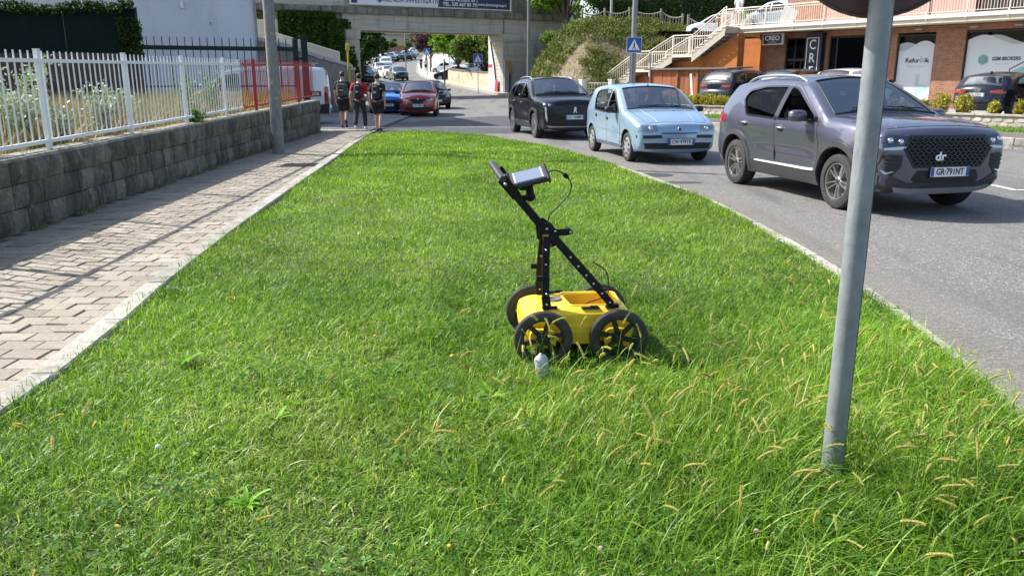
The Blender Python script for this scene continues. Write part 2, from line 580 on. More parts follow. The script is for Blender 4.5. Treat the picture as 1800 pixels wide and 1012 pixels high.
# darker patch across the junction
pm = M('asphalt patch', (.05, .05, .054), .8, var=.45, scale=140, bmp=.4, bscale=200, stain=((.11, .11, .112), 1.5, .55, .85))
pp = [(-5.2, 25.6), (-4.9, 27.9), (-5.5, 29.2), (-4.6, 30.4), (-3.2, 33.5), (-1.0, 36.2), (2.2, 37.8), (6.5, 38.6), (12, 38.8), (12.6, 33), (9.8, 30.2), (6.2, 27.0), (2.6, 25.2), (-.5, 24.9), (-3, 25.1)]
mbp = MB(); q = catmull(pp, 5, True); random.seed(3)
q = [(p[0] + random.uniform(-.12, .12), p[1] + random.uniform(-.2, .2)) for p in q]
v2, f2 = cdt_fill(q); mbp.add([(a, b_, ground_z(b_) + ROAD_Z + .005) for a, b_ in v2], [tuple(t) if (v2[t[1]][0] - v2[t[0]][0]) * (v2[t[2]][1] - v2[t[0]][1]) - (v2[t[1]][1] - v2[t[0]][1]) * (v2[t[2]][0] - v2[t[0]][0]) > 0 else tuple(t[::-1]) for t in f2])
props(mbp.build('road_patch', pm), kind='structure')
# worn white lines
wl = M('worn road paint', (.52, .52, .50), .75, var=.2, scale=30, stain=((.20, .20, .20), 14, .46, .62))
lm = MB()
def flat_line(mb, pts, w_, z):
 for a, b_ in zip(pts[:-1], pts[1:]):
  a, b_ = Vector(a), Vector(b_); d = (b_ - a).normalized(); nn = Vector((-d.y, d.x)) * w_ / 2
  k = [a - nn, b_ - nn, b_ + nn, a + nn]
  mb.add([(p.x, p.y, ground_z(p.y) + ROAD_Z + z) for p in k], [(0, 1, 2, 3)])
flat_line(lm, [(-4.9, 28.7), (-1.0, 28.2), (2.2, 27.6), (6.5, 26.8)], .13, .010)
flat_line(lm, [(7.42, 11.9), (7.35, 15.2)], .13, .006)
flat_line(lm, [(7.42, 11.9), (12.2, 11.2)], .13, .011)
flat_line(lm, [(-7.4, 37), (-4.2, 36.4)], .25, .010)
props(lm.build('road_markings', wl), kind='structure')
st = MB()
for (cx, cy, rx, ry) in ((2.45, 13.9, .30, .28), (2.62, 12.85, .40, .14)):
 n_ = 28
 st.add([(cx + rx * math.cos(2 * math.pi * i / n_) * (1 + .15 * math.sin(i * 2.3)), cy + ry * math.sin(2 * math.pi * i / n_), ROAD_Z + .005) for i in range(n_)], [tuple(range(n_))])
props(st.build('road_stain', M('oil stain', (.045, .045, .047), .6, var=.4, scale=30)), kind='structure')
# ---- the lawn island
LEFT = [(-2.28, 1.0), (-2.31, 2.0), (-2.36, 3.47), (-2.42, 4.53), (-2.64, 6.06), (-2.97, 9.5), (-3.40, 15.1), (-3.80, 20.0), (-4.05, 23.3)]
RIGHT = [(2.05, 1.0), (2.12, 2.0), (2.24, 3.27), (2.38, 4.26), (2.49, 5.42), (2.56, 6.87), (2.49, 9.5), (2.20, 12.17), (1.46, 16.21), (.30, 19.82), (-.82, 22.4), (-2.3, 23.75), (-3.4, 23.95)]
LEFTC = [tuple(p) for p in catmull(LEFT, 4)]
RIGHTC = [tuple(p) for p in catmull(RIGHT, 5)]
LAWN = [tuple(p) for p in LEFTC] + [tuple(p) for p in RIGHTC[::-1]]
def lawn_z(x, y):
 e = np.minimum(np.abs(x - np.interp(y, [p[1] for p in LEFTC], [p[0] for p in LEFTC])), 2.2)
 return .02 + .05 * np.clip(e / 1.2, 0, 1) + .02 * np.sin(x * 1.7 + 1) * np.sin(y * 1.1)
gx = np.array([(x, y) for x in np.arange(-4, 2.6, .3) for y in np.arange(1, 24, .35)])
gx = gx[pip(gx, LAWN)]; gx = gx[segdist(gx, LAWN)[0].min(1) > .08]
v2, f2 = cdt_fill(LAWN, (), gx)
lw = MB()
lz = lawn_z(v2[:, 0], v2[:, 1]) - .015
f2 = [tuple(t) if np.cross(v2[t[1]] - v2[t[0]], v2[t[2]] - v2[t[0]]) > 0 else tuple(t[::-1]) for t in f2]
lw.add([(p[0], p[1], z) for p, z in zip(v2, lz)], f2, 0, True)
props(lw.build('lawn', M('lawn soil', (.045, .06, .02), .95, var=.4, scale=12, bmp=.5, bscale=50)), kind='structure')
def kerb_run(name, line, out, wd, top, bot, L, gapw=.006, label=None, first=.0):
 """kerb of single stones laid along a line; out = side (+1 left of travel)"""
 pts = np.array(line, float)
 s = np.concatenate([[0], np.cumsum(np.linalg.norm(np.diff(pts, axis=0), axis=1))])
 root = MB(); P_ = lambda q: np.array([np.interp(q, s, pts[:, 0]), np.interp(q, s, pts[:, 1])])
 stones = []
 q = 0.0
 while q < s[-1] - .05:
  a = P_(q + gapw); b_ = P_(min(q + L, s[-1]) - gapw)
  d = b_ - a; l = np.linalg.norm(d)
  if l < .05: break
  stones.append(((a + b_) / 2, l, math.atan2(d[1], d[0]))); q += L
 base = MB()
 for c, l, a in stones:
  nn = np.array([-math.sin(a), math.cos(a)]) * out
  cc = c + nn * wd / 2
  base.box((cc[0], cc[1], ground_z(cc[1]) + (top + bot) / 2 - .03), (l + .03, wd - .012, top - bot - .02), a)
 o = base.build(name, M('kerb joint', (.17, .16, .14), .95))
 props(o, kind='structure')
 proto = MB(); proto.box((0, 0, 0), (1, wd, top - bot), bev=.012)
 me = proto.mesh('kerb_stone', kerb_mat())
 for c, l, a in stones:
  nn = np.array([-math.sin(a), math.cos(a)]) * out
  cc = c + nn * wd / 2
  k = link('kerb_stone', me, o, (cc[0], cc[1], ground_z(cc[1]) + (top + bot) / 2 + random.uniform(-.003, .003)), (random.uniform(-.006, .006), 0, a + random.uniform(-.004, .004)))
  k.scale = (l, 1, 1)
 return o
kerb_run('left_kerb', LEFTC, 1, .155, .045, -.15, 1.0)
kerb_run('right_kerb', RIGHTC, -1, .125, .05, -.15, .85)
# grit and dust lying along the kerb on the road
m_, t_, b_ = new_mat('road grit'); b_.inputs['Base Color'].default_value = (.30, .27, .22, 1); b_.inputs['Roughness'].default_value = .95
tr_ = N(t_, 'ShaderNodeBsdfTransparent'); mx_ = N(t_, 'ShaderNodeMixShader'); uvn = N(t_, 'ShaderNodeAttribute', attribute_name='tone')
nz_ = noise(t_, 30, 6, .8, geoco(t_)); ml_ = N(t_, 'ShaderNodeMath', operation='MULTIPLY'); t_.links.new(uvn.outputs['Fac'], ml_.inputs[0]); t_.links.new(ramp(t_, nz_, [(.35, 0), (.7, 1.0)]), ml_.inputs[1])
t_.links.new(ml_.outputs[0], mx_.inputs[0]); t_.links.new(tr_.outputs[0], mx_.inputs[1]); t_.links.new(b_.outputs[0], mx_.inputs[2]); t_.links.new(mx_.outputs[0], t_.nodes['Material Output'].inputs[0])
gv = []; gt_ = []
RC = np.array(RIGHTC); dd_ = np.gradient(RC, axis=0); dd_ /= np.linalg.norm(dd_, axis=1, keepdims=True); nn_ = np.stack([dd_[:, 1], -dd_[:, 0]], 1)
for i in range(len(RC)):
 for o_, tn in ((.11, .95), (.3, .75), (.75, .3), (1.5, 0)): gv.append((*(RC[i] + nn_[i] * o_), ROAD_Z + .004)); gt_.append(tn)
me_ = bpy.data.meshes.new('road_grit'); me_.from_pydata(gv, [], [(i * 4 + k, i * 4 + k + 1, i * 4 + 5 + k, i * 4 + 4 + k) for i in range(len(RC) - 1) for k in range(3)])
me_.attributes.new('tone', 'FLOAT', 'POINT').data.foreach_set('value', gt_); me_.materials.append(m_)
props(link('road_grit', me_), kind='structure')
# ---- block pavement between lawn and wall
def wall_x(y): return -5.02 - .049 * (y - 8)
pv = MB()
LY = [p[1] for p in LEFTC]; LX = [p[0] for p in LEFTC]
rows = []
for y in np.arange(.5, 26.0, 1.5):
 xr_ = np.interp(y, LY, LX) - .15
 rows.append((y, wall_x(y) - .05, xr_))
vs = []
for y, a, b_ in rows: vs += [(a, y, -.012), (b_, y, -.012)]
pv.add(vs, [(2 * i, 2 * i + 1, 2 * i + 3, 2 * i + 2) for i in range(len(rows) - 1)])
pav = props(pv.build('pavement', M('paver joint sand', (.15, .13, .10), .95, var=.3, scale=25)), kind='structure')
PB, PD, TH = .232, .168, .045
def paver_bm(lx, ly, jag=0):
 m = MB(); x, y = lx / 2, ly / 2; c = .005
 vs = [(-x, -y, -.03), (x, -y, -.03), (x, y, -.03), (-x, y, -.03), (-x, -y, -c), (x, -y, -c), (x, y, -c), (-x, y, -c), (-x + c, -y + c, 0), (x - c, -y + c, 0), (x - c, y - c, 0), (-x + c, y - c, 0)]
 fs = [(0, 1, 5, 4), (1, 2, 6, 5), (2, 3, 7, 6), (3, 0, 4, 7), (4, 5, 9, 8), (5, 6, 10, 9), (6, 7, 11, 10), (7, 4, 8, 11), (8, 9, 10, 11)]
 m.add(vs, fs); return m
GAP = .007
pm_full = paver_bm(PB - GAP, PD - GAP).mesh('paver', paver_mat())
GR = [(-4.20, 14.78), (-3.50, 15.28)]      # drain opening
random.seed(5)
cands = []
r_ = 0
y = .9
while y < 25.3:
 xl = wall_x(y); xr_ = np.interp(y, LY, LX) - .160
 off = (r_ % 2) * PB / 2
 x = xr_ - off
 first = True
 while x > xl - PB:
  x1 = x; x0 = x - PB
  if first and off > 0:
   # half block at the kerb
   cands.append((xr_ - PB / 4 - 0, y, PB / 2)); first = False
  cx = (x0 + x1) / 2
  if cx > xl: cands.append((cx, y, PB))
  x -= PB
 y += PD; r_ += 1
cands = [c for c in cands if not (GR[0][0] - .1 < c[0] < GR[1][0] + .1 and GR[0][1] - .06 < c[1] < GR[1][1] + .08)]
def inframe(c): return c[0] / max(.1, c[1]) > -.68 and c[1] > 3.4
vis = sorted([c for c in cands if inframe(c)], key=lambda c: c[1] ** 2 + c[0] ** 2)
single = vis[:300]; sset = set(single)
for c in single:
 o = link('paver', pm_full, pav, (c[0], c[1], random.uniform(-.004, .006)), (random.uniform(-.02, .02), random.uniform(-.02, .02), random.uniform(-.03, .03)))
 if c[2] < PB: o.scale = ((c[2] - GAP) / (PB - GAP), 1, 1)
rest = MB()
for c in cands:
 if c in sset: continue
 t = paver_bm(c[2] - GAP, PD - GAP)
 rot = Matrix.Translation((c[0], c[1], random.uniform(-.003, .004))) @ Matrix.Rotation(random.uniform(-.03, .03), 4, 'Z') @ Matrix.Rotation(random.uniform(-.02, .02), 4, 'X') @ Matrix.Rotation(random.uniform(-.012, .012), 4, 'Y')
 rest.add(t.v, t.f, 0, False, rot)
o = rest.build('pavers', paver_mat(), pav); o['kind'] = 'stuff'
# drain grating
gr = empty('drain_grate', ((GR[0][0] + GR[1][0]) / 2, (GR[0][1] + GR[1][1]) / 2, 0), R(-1), 'rusty cast iron drain grate set in the block pavement', 'drain grate')
iron = M('cast iron', (.05, .042, .036), .6, .7, var=.3, scale=40, bmp=.3, stain=((.12, .065, .035), 12, .5, .8))
m = MB()
for sx in (-1, 1): m.box((sx * .36, 0, -.004), (.04, .52, .03))
for sy in (-1, 1): m.box((0, sy * .25, -.004), (.70, .035, .03))
m.build('frame', iron, gr)
m = MB(); m.box((0, 0, -.09), (.72, .52, .01)); m.build('pit', M('pit dark', (.01, .01, .01), .9, var=0), gr)
for i in range(14):
 m = MB(); m.box((-.32 + i * .0493, 0, -.004), (.026, .47, .022)); m.build('bar', iron, gr)
m = MB(); m.box((0, 0, -.006), (.68, .03, .02)); m.build('cross_bar', iron, gr)
# drive-in of larger grey slabs past the end of the wall
dv = MB(); dv.add([(-12, 25.62, -.035), (-4.2, 25.42, -.035), (-4.6, 45, .01), (-14, 45, .01)], [(0, 1, 2, 3)])
drv = props(dv.build('driveway', M('drive joint', (.05, .05, .05), .95)), kind='structure')
slabm = M('drive slab grey', (.20, .195, .185), .85, var=.25, scale=6, bmp=.3, rand=.14, stain=((.10, .095, .085), 1.3, .5, .75))
pr = MB(); pr.box((0, 0, -.02), (.585, .585, .04), bev=.008); sme = pr.mesh('slab', slabm)
n_ = 0
for i in range(13):
 for j in range(22):
  x, y = -4.75 - .6 * i, 25.95 + .6 * j
  if x < -11.8: continue
  link('slab', sme, drv, (x, y, ground_z(y) + random.uniform(-.003, .003)), (0, 0, random.uniform(-.004, .004)))
# stone strip and gutter between pavement and drive
kerb_run('edge_strip', [(-4.1, 25.32), (-6.3, 25.5)], -1, .22, .012, -.1, .55)
gt = empty('gutter_grate', (-4.85, 25.22, 0), R(176), 'narrow slotted gutter grate across the end of the block pavement', 'drain grate')
m = MB()
for i in range(26): m.box((-.55 + i * .044, 0, .004), (.022, .11, .02))
for sy in (-1, 1): m.box((0, sy * .07, .004), (1.15, .02, .022))
m.build('slotted_bars', iron, gt)
# ---------------------------------------------------------------- retaining wall, fences, plot, house on the left
def block_mat():
 if 'wall block' in MATS: return MATS['wall block']
 m, t, b = new_mat('wall block')
 v = geoco(t); oi = N(t, 'ShaderNodeObjectInfo')
 c = ramp(t, oi.outputs['Random'], [(0, (.115, .105, .08)), (.5, (.17, .155, .122)), (1, (.235, .215, .17))])
 f = noise(t, 22, 7, .75, v)
 c = mixc(t, 1, c, ramp(t, f, [(.25, .4), (.75, 1.5)]), 'MULTIPLY')
 st_ = noise(t, 5.0, 5, .7, geoco(t, (1, 1, .25)))
 c = mixc(t, ramp(t, st_, [(.38, 0), (.60, .9)]), c, (.04, .039, .035))
 li = noise(t, 9, 5, .6, v)
 c = mixc(t, ramp(t, li, [(.62, 0), (.72, .5)]), c, (.34, .33, .27))
 t.links.new(c, b.inputs['Base Color']); b.inputs['Roughness'].default_value = .93
 bump(t, b, f, .8, .012)
 return m
wall = empty('retaining_wall', (0, 0, 0), 0, 'low weathered grey concrete block wall beside the pavement', 'wall')
Y0, Y1 = 1.5, 25.4
ang = math.atan2(1, -.049)
core = MB()
def wtop(y): return .74 + .0095 * (y - 8)
core.add([(wall_x(Y0) - .05, Y0, -.2), (wall_x(Y1) - .05, Y1 - .02, -.2), (wall_x(Y1) - .05, Y1 - .02, wtop(Y1) - .015), (wall_x(Y0) - .05, Y0, wtop(Y0) - .015),
          (wall_x(Y0) - .30, Y0, -.2), (wall_x(Y1) - .30, Y1 - .02, -.2), (wall_x(Y1) - .30, Y1 - .02, wtop(Y1) - .015), (wall_x(Y0) - .30, Y0, wtop(Y0) - .015)],
         [(0, 1, 2, 3), (5, 4, 7, 6), (3, 2, 6, 7), (1, 5, 6, 2), (0, 3, 7, 4)])
core.build('core', M('wall mortar', (.085, .083, .075), .95, var=.3, scale=20, bmp=.5), wall)
random.seed(21)
for k in range(24):  # coping slabs, their pale grey carrying the sunlit look of the wall top
 ya = Y0 + k; yb = min(ya + .99, Y1 - .02); m = MB(); zc = .012
 m.beam((wall_x(ya) - .155, ya + .005, wtop(ya) + random.uniform(-.003, .004)), (wall_x(yb) - .155, yb, wtop(yb) + random.uniform(-.003, .004)), .31, .035); m.build('coping', M('wall coping sunlit', (.30, .285, .25), .93, var=.35, scale=9, bmp=.6, rand=.15, stain=((.13, .12, .10), 5, .45, .7)), wall)
bms = []
for k in range(8):
 m = MB(); r1 = random.Random(k)
 def bf(u, v_, r1=r1):
  return None
 nu, nv = 5, 3
 L, Hh = 1.0, 1.0
 vs = [];
 for j in range(nv + 1):
  for i in range(nu + 1):
   e = (i in (0, nu)) or (j in (0, nv))
   vs.append(((i / nu - .5), (-.03 if e else r1.uniform(-.007, .008) - .012 - 0), (j / nv - .5)))
 fs = [(j * (nu + 1) + i, j * (nu + 1) + i + 1, (j + 1) * (nu + 1) + i + 1, (j + 1) * (nu + 1) + i) for j in range(nv) for i in range(nu)]
 m.add(vs, fs, 0, False)
 bms.append(m)
bme = []
for m in bms:
 mm = MB()
 # bring the front face out, add sides and a top
 vs = [(x, (-.035 if abs(y_ + .03) < 1e-6 else -.05 + y_), z) for x, y_, z in m.v]
 mm.add(vs, m.f, 0, False)
 mm.add([(-.5, -.035, .5), (.5, -.035, .5), (.5, .2, .5), (-.5, .2, .5)], [(0, 1, 2, 3)])
 mm.add([(.5, -.035, -.5), (.5, .2, -.5), (.5, .2, .5), (.5, -.035, .5)], [(0, 1, 2, 3)])
 mm.add([(-.5, -.035, -.5), (-.5, -.035, .5), (-.5, .2, .5), (-.5, .2, -.5)], [(0, 1, 2, 3)])
 me = mm.mesh('concrete_block', block_mat()); bme.append(me)
for c in range(3):
 y = Y0 - .5 + (.25 if c == 1 else 0) + random.uniform(0, .1)
 while y < Y1 - .05:
  L = random.choice((.30, .38, .42, .5, .55))
  ya, yb = max(y, Y0), min(y + L, Y1)
  if yb - ya > .1:
   ym = (ya + yb) / 2; h = wtop(ym) / 3
   o = link('concrete_block', random.choice(bme), wall, (wall_x(ym) - .05 + random.uniform(-.006, .006), ym, h * (c + .5) + random.uniform(-.003, .003)), (0, random.uniform(-.01, .01), ang))
   o.scale = (yb - ya - random.uniform(.006, .012), .9 if c < 2 else 1.2, h - random.uniform(.006, .012))
   o.rotation_euler = (0, 0, math.atan2(1, -.049) )
  y += L
# dirt and moss at the foot of the wall
def picket_fence(name, label, ya, yb, mat, posts, pitch=.1437, group=None):
 root = empty(name, (0, 0, 0), 0, label, 'fence', group)
 fx = lambda y: wall_x(y) - .16
 zt = lambda y: 1.83 + .012 * (y - 8.6)
 an = math.atan2(1, -.049)
 for nm, dz in (('top_rail', -.105), ('bottom_rail', -.98)):
  m = MB(); m.beam((fx(ya), ya, zt(ya) + dz), (fx(yb), yb, zt(yb) + dz), .035, .04); m.build(nm, mat, root)
 m = MB(); m.box((0, 0, 0), (.017, .012, 1.0)); pk = m.mesh('picket', mat)
 m = MB(); m.box((0, 0, .51), (.062, .05, 1.14), bev=.004); m.box((0, 0, 1.085), (.066, .054, .012)); po = m.mesh('post', mat)
 y = ya + pitch / 2
 while y < yb:
  if min(abs(y - p) for p in posts) > .055:
   z1 = zt(y); z0 = z1 - .96
   o = link('picket', pk, root, (fx(y) + random.uniform(-.002, .002), y, (z0 + z1) / 2), (0, random.uniform(-.006, .006), an)); o.scale = (1, 1, z1 - z0)
  y += pitch
 for p in posts:
  if ya <= p <= yb: link('post', po, root, (fx(p), p, zt(p) - 1.07), (0, 0, an))
 return root
WHITEP = M('white fence paint', (.74, .75, .76), .45, var=.05, scale=12, stain=((.40, .34, .27), 9, .62, .82))
REDP = M('red fence paint', (.36, .022, .02), .45, var=.12, scale=12)
posts = [2.4 + 2.3 * k for k in range(11)]
picket_fence('picket_fence', 'white metal picket fence standing on the low block wall', 2.0, 17.4, WHITEP, posts)
picket_fence('picket_fence', 'red metal picket fence continuing the white one on the wall', 17.42, 25.3, REDP, posts)
# rough plot behind the wall
pl = MB()
def plot_z(x, y): return .66 + .0095 * (y - 8) + .035 * math.sin(x * 2.1) * math.sin(y * 1.7)
xs = np.linspace(0, 1, 12); ys = np.linspace(1, 25.2, 30)
vs = [(wall_x(y) - .28 - 13 * u, y, plot_z(wall_x(y) - 13 * u, y)) for y in ys for u in xs]
pl.add(vs, [(j * 12 + i + 1, j * 12 + i, (j + 1) * 12 + i, (j + 1) * 12 + i + 1) for j in range(29) for i in range(11)], 0, True)
pl.add([(wall_x(25.2) - .28, 25.2, .8), (wall_x(25.2) - 13.28, 25.2, .8), (wall_x(25.2) - 13.28, 25.2, -.1), (wall_x(25.2) - .28, 25.2, -.1)], [(0, 1, 2, 3)])
props(pl.build('plot', CLAY()), kind='structure')
def blades(name, n, area, h, wd, cols, lean=.5, zf=None, trans=.35, seed=1, bend=.5, kind='stuff', label=None, cat=None, nseg=2):
 """n curved blades as one mesh; area(rng, n) -> xy"""
 rng = np.random.default_rng(seed)
 xy = area(rng, n); n = len(xy)
 hh = h * rng.uniform(.45, 1.25, n); a = rng.uniform(0, 2 * np.pi, n); ln = np.abs(rng.normal(0, lean, n))
 fx, fy = np.cos(a), np.sin(a)
 zz = np.array([zf(p[0], p[1]) for p in xy]) if zf else np.zeros(n)
 V = []; k = nseg * 2 + 1
 arr = np.zeros((n, k, 3))
 for s_ in range(nseg + 1):
  u = s_ / nseg
  ang_ = ln * (1 + bend * u)
  cx = xy[:, 0] + fx * np.sin(ang_) * hh * u; cy = xy[:, 1] + fy * np.sin(ang_) * hh * u; cz = zz + np.cos(ang_) * hh * u
  if s_ < nseg:
   ww = wd * (1 - .55 * u) / 2
   arr[:, s_ * 2] = np.stack([cx - fy * ww, cy + fx * ww, cz], 1); arr[:, s_ * 2 + 1] = np.stack([cx + fy * ww, cy - fx * ww, cz], 1)
  else:
   arr[:, k - 1] = np.stack([cx, cy, cz], 1)
 base = np.arange(n)[:, None] * k
 tris = []
 for s_ in range(nseg - 1):
  q = s_ * 2
  tris += [[q, q + 1, q + 3], [q, q + 3, q + 2]]
 q = (nseg - 1) * 2; tris += [[q, q + 1, k - 1]]
 tr = np.array(tris); F = (base[:, None, :] + tr[None]).reshape(-1, 3)
 o = fast_mesh(name, arr.reshape(-1, 3), F, leafmat(name + ' blade', cols, trans))
 return props(o, label, cat, kind=kind)
def fast_mesh(name, V, F, mat, attr=None, parent=None):
 me = bpy.data.meshes.new(name)
 V = np.ascontiguousarray(V, np.float32); F = np.ascontiguousarray(F, np.int32); k = F.shape[1]
 me.vertices.add(len(V)); me.vertices.foreach_set('co', V.ravel())
 me.loops.add(F.size); me.loops.foreach_set('vertex_index', F.ravel())
 me.polygons.add(len(F)); me.polygons.foreach_set('loop_start', np.arange(0, F.size, k, dtype=np.int32))
 if attr is not None:
  a = me.attributes.new('tone', 'FLOAT', 'POINT'); a.data.foreach_set('value', np.ascontiguousarray(attr, np.float32))
 me.materials.append(mat)
 me.update(calc_edges=True)
 return link(name, me, parent)
def plot_area(rng, n):
 y = rng.uniform(3.5, 24.8, n); u = np.abs(rng.normal(0, 3.2, n)) % 9
 return np.stack([wall_x(y) - .40 - u, y], 1)
blades('dry_grass', 60000, plot_area, .48, .010, ['#8c7850', '#ad9a70', '#c9ba92', '#756648', '#84824e'], .6, plot_z, .12, 4, label='dry straw coloured grass on the plot behind the fence', cat='grass')
def ledge_area(rng, n):
 y = rng.uniform(8, 25, n); return np.stack([wall_x(y) - .10 - rng.uniform(0, .25, n), y], 1)
blades('weeds', 1100, ledge_area, .10, .009, ['#8c7850', '#ad9a70', '#5f7a2a', '#84824e'], .6, lambda x, y: wtop(y) - .02, .3, 5, label='short weeds growing along the top of the block wall', cat='weeds')
def leaf_cloud(centers, n, size, spread, seed, asp=.55, up=.0, cup=.25):
 """leaf-sized quads (two faces folded on a midrib) around centres -> V, F"""
 rng = np.random.default_rng(seed)
 c = np.asarray(centers, float)
 idx = rng.integers(0, len(c), n)
 p = c[idx] + rng.normal(0, 1, (n, 3)) * spread
 d = rng.normal(0, 1, (n, 3)); d[:, 2] += up; d /= np.linalg.norm(d, axis=1, keepdims=True)
 r = rng.normal(0, 1, (n, 3)); r -= (r * d).sum(1, keepdims=True) * d; r /= np.linalg.norm(r, axis=1, keepdims=True)
 nn = np.cross(d, r)
 s_ = size * rng.uniform(.6, 1.3, n)[:, None]
 base = p - d * s_ * .5; tip = p + d * s_ * .5; mid = p
 l = mid + r * s_ * asp * .5 + nn * s_ * cup * .4; q = mid - r * s_ * asp * .5 + nn * s_ * cup * .4
 V = np.stack([base, l, tip, q], 1).reshape(-1, 3)
 b = np.arange(n)[:, None] * 4
 F = np.concatenate([b + np.array([[0, 1, 2]]), b + np.array([[0, 2, 3]])], 0)
 return V, F
def foot_area(rng, n):
 y = rng.uniform(4, 25.2, n); k = value_noise0(y * 2.3)
 return np.stack([wall_x(y) + .015 + np.abs(rng.normal(0, .03, n)) * (.4 + k), y], 1)[k > .42]
def value_noise0(v): return .5 + .5 * np.sin(v * 1.7 + 2 * np.sin(v * .61))
blades('weeds', 9000, foot_area, .045, .007, ['#5a5030', '#6f6a3c', '#4a5a24', '#8a7a50'], .9, None, .2, 6, label='dry moss and weeds in the corner between wall and pavement', cat='weeds')
jx = np.array([(c[0], c[1], c[2]) for c in cands if inframe(c)])
def joint_area(rng, n):
 i = rng.integers(0, len(jx), n); e = rng.uniform(0, 1, n) < .6
 x = jx[i, 0] + np.where(e, rng.uniform(-.5, .5, n) * jx[i, 2], jx[i, 2] / 2); y = jx[i, 1] + np.where(e, PD / 2, rng.uniform(-.5, .5, n) * PD)
 q = np.stack([x, y], 1); k = np.interp(y, LY, LX) - .16 - x; w_ = np.exp(-k / .35) + .6 * np.exp(-(x - wall_x(y)) / .25) + .10
 return q[(rng.uniform(0, 1, n) < w_)]
blades('weeds', 7000, joint_area, .030, .005, ['#7a6f48', '#8f8258', '#5c6a30', '#a5966c'], .9, lambda x, y: -.008, .2, 7, label='tufts of dry grass and moss in the paver joints', cat='weeds')
def weed_plant(loc, h, seed, label, cols, leaf=.055, nst=6, bush=1.0, group='silvery weeds behind the fence'):
 r1 = random.Random(seed)
 root = empty('weed_plant', loc, r1.uniform(0, 6), label, 'plant', group)
 st_ = MB(); cs = []
 for k in range(nst):
  a = r1.uniform(0, 6.28); ln = r1.uniform(.1, .5) * bush; hh = h * r1.uniform(.55, 1.0)
  pts = [Vector((math.cos(a) * ln * t * t * hh, math.sin(a) * ln * t * t * hh, hh * t)) for t in np.linspace(0, 1, 6)]
  st_.tube(pts, [.006, .005, .004, .004, .003, .002], 5)
  for t in np.linspace(.15, 1, 9):
   i = min(4, int(t * 5)); p = pts[i].lerp(pts[i + 1], t * 5 - i)
   for s_ in range(2): cs.append(p + Vector((r1.gauss(0, .03), r1.gauss(0, .03), r1.gauss(0, .02))))
 st_.build('stem', M('weed stem', (.20, .19, .10), .8), root)
 V, F = leaf_cloud([tuple(c) for c in cs], len(cs) * 5, leaf, (.035, .035, .03), seed, .6, .3)
 fast_mesh('leaves', V, F, leafmat('weed leaf ' + cols[0], cols, .12), None, root)
 return root
SILV = ['#98a48c', '#b9c2ac', '#7d8c6c', '#ccd2c2']
GRN = ['#5f7f2c', '#7fa03c', '#4a6a24']
rw_ = random.Random(17)
wl_ = [(8.0 + .28 * k + rw_.uniform(-.15, .15), rw_.choice((.3, .6, .9, 1.3, 1.8)), rw_.uniform(.45, .8)) for k in range(17)] + [(12.0, 1.3, 1.25), (10.6, 1.0, 1.0), (9.6, 2.4, .9), (11.6, 2.0, .8), (13.2, .7, .7), (13.6, 1.2, .8)]
for i, (y, d, h) in enumerate(wl_):
 weed_plant((wall_x(y) - .25 - d, y, plot_z(wall_x(y) - d, y)), h, 40 + i, 'silvery grey leafed weed behind the white fence among dry grass', SILV, .06, 8)
for i, (y, d, h) in enumerate([(15.0, .35, .9), (15.9, .6, 1.05), (16.6, .4, .8), (17.3, .5, .95)]):
 weed_plant((wall_x(y) - .2 - d, y, plot_z(wall_x(y) - d, y)), h, 70 + i, 'tall thin green weed behind the far end of the white fence', GRN + SILV[:1], .05, 6, .6, 'tall green weeds behind the white fence')
for i, (y, d) in enumerate([(14.35, .05)]):
 weed_plant((wall_x(y) - .12 - d, y, wtop(y) - .02), .22, 90 + i, 'bushy green weed growing on the wall top by a white post', GRN, .06, 8, 1.6, None)
# neighbour's wall with dark green screen and ivy
cw = MB(); cw.box((-13.6, 22.3, 1.2), (7.6, .25, 2.0))
props(cw.build('boundary_wall', M('dark wall render', (.085, .068, .058), .95, spec=.1, var=.3, scale=2.5, stain=((.05, .045, .04), 1.5, .45, .7, (1, 1, .4)))), 'dark brownish rendered wall below the green screen', 'wall')
sc_ = empty('screen_fence', (-13.6, 22.2, 2.1), 0, 'tall dark green screen of netting behind the white fence', 'fence')
netm = M('dark green netting', (.006, .016, .017), .9, var=.25, scale=3, spec=.08)
for i in range(4):
 m = MB(); m.box((-2.85 + i * 1.9, 0, .55), (1.88, .03, 1.3)); m.build('netting_panel', netm, sc_)
for i in range(5):
 m = MB(); m.tube([(-3.8 + i * 1.9, .05, -.1), (-3.8 + i * 1.9, .05, 1.25)], .025, 6); m.build('post', M('dark green post', (.01, .02, .018), .5), sc_)
def ivy_mesh(name, boxes, n, size, seed, cols, parent=None, trans=.3, out=None, flat=None):
 """leaves filling boxes (centre, half size, weight)"""
 rng = np.random.default_rng(seed)
 w_ = np.array([b[2] for b in boxes], float); w_ /= w_.sum()
 idx = rng.choice(len(boxes), n, p=w_)
 c = np.array([b[0] for b in boxes])[idx]; h = np.array([b[1] for b in boxes])[idx]
 p = c + rng.uniform(-1, 1, (n, 3)) * h
 V, F = leaf_cloud(p, n, size, .0001, seed + 1)
 # re-centre: each leaf at its own point
 rngb = np.random.default_rng(seed + 1); ii = rngb.integers(0, n, n)
 return fast_mesh(name, V, F, leafmat(name + ' leaf ' + cols[0], cols, trans), None, parent)
iv = empty('ivy', (-13.6, 22.15, 3.3), 0, 'ivy trimmed along the top and end of the dark green screen', 'ivy')
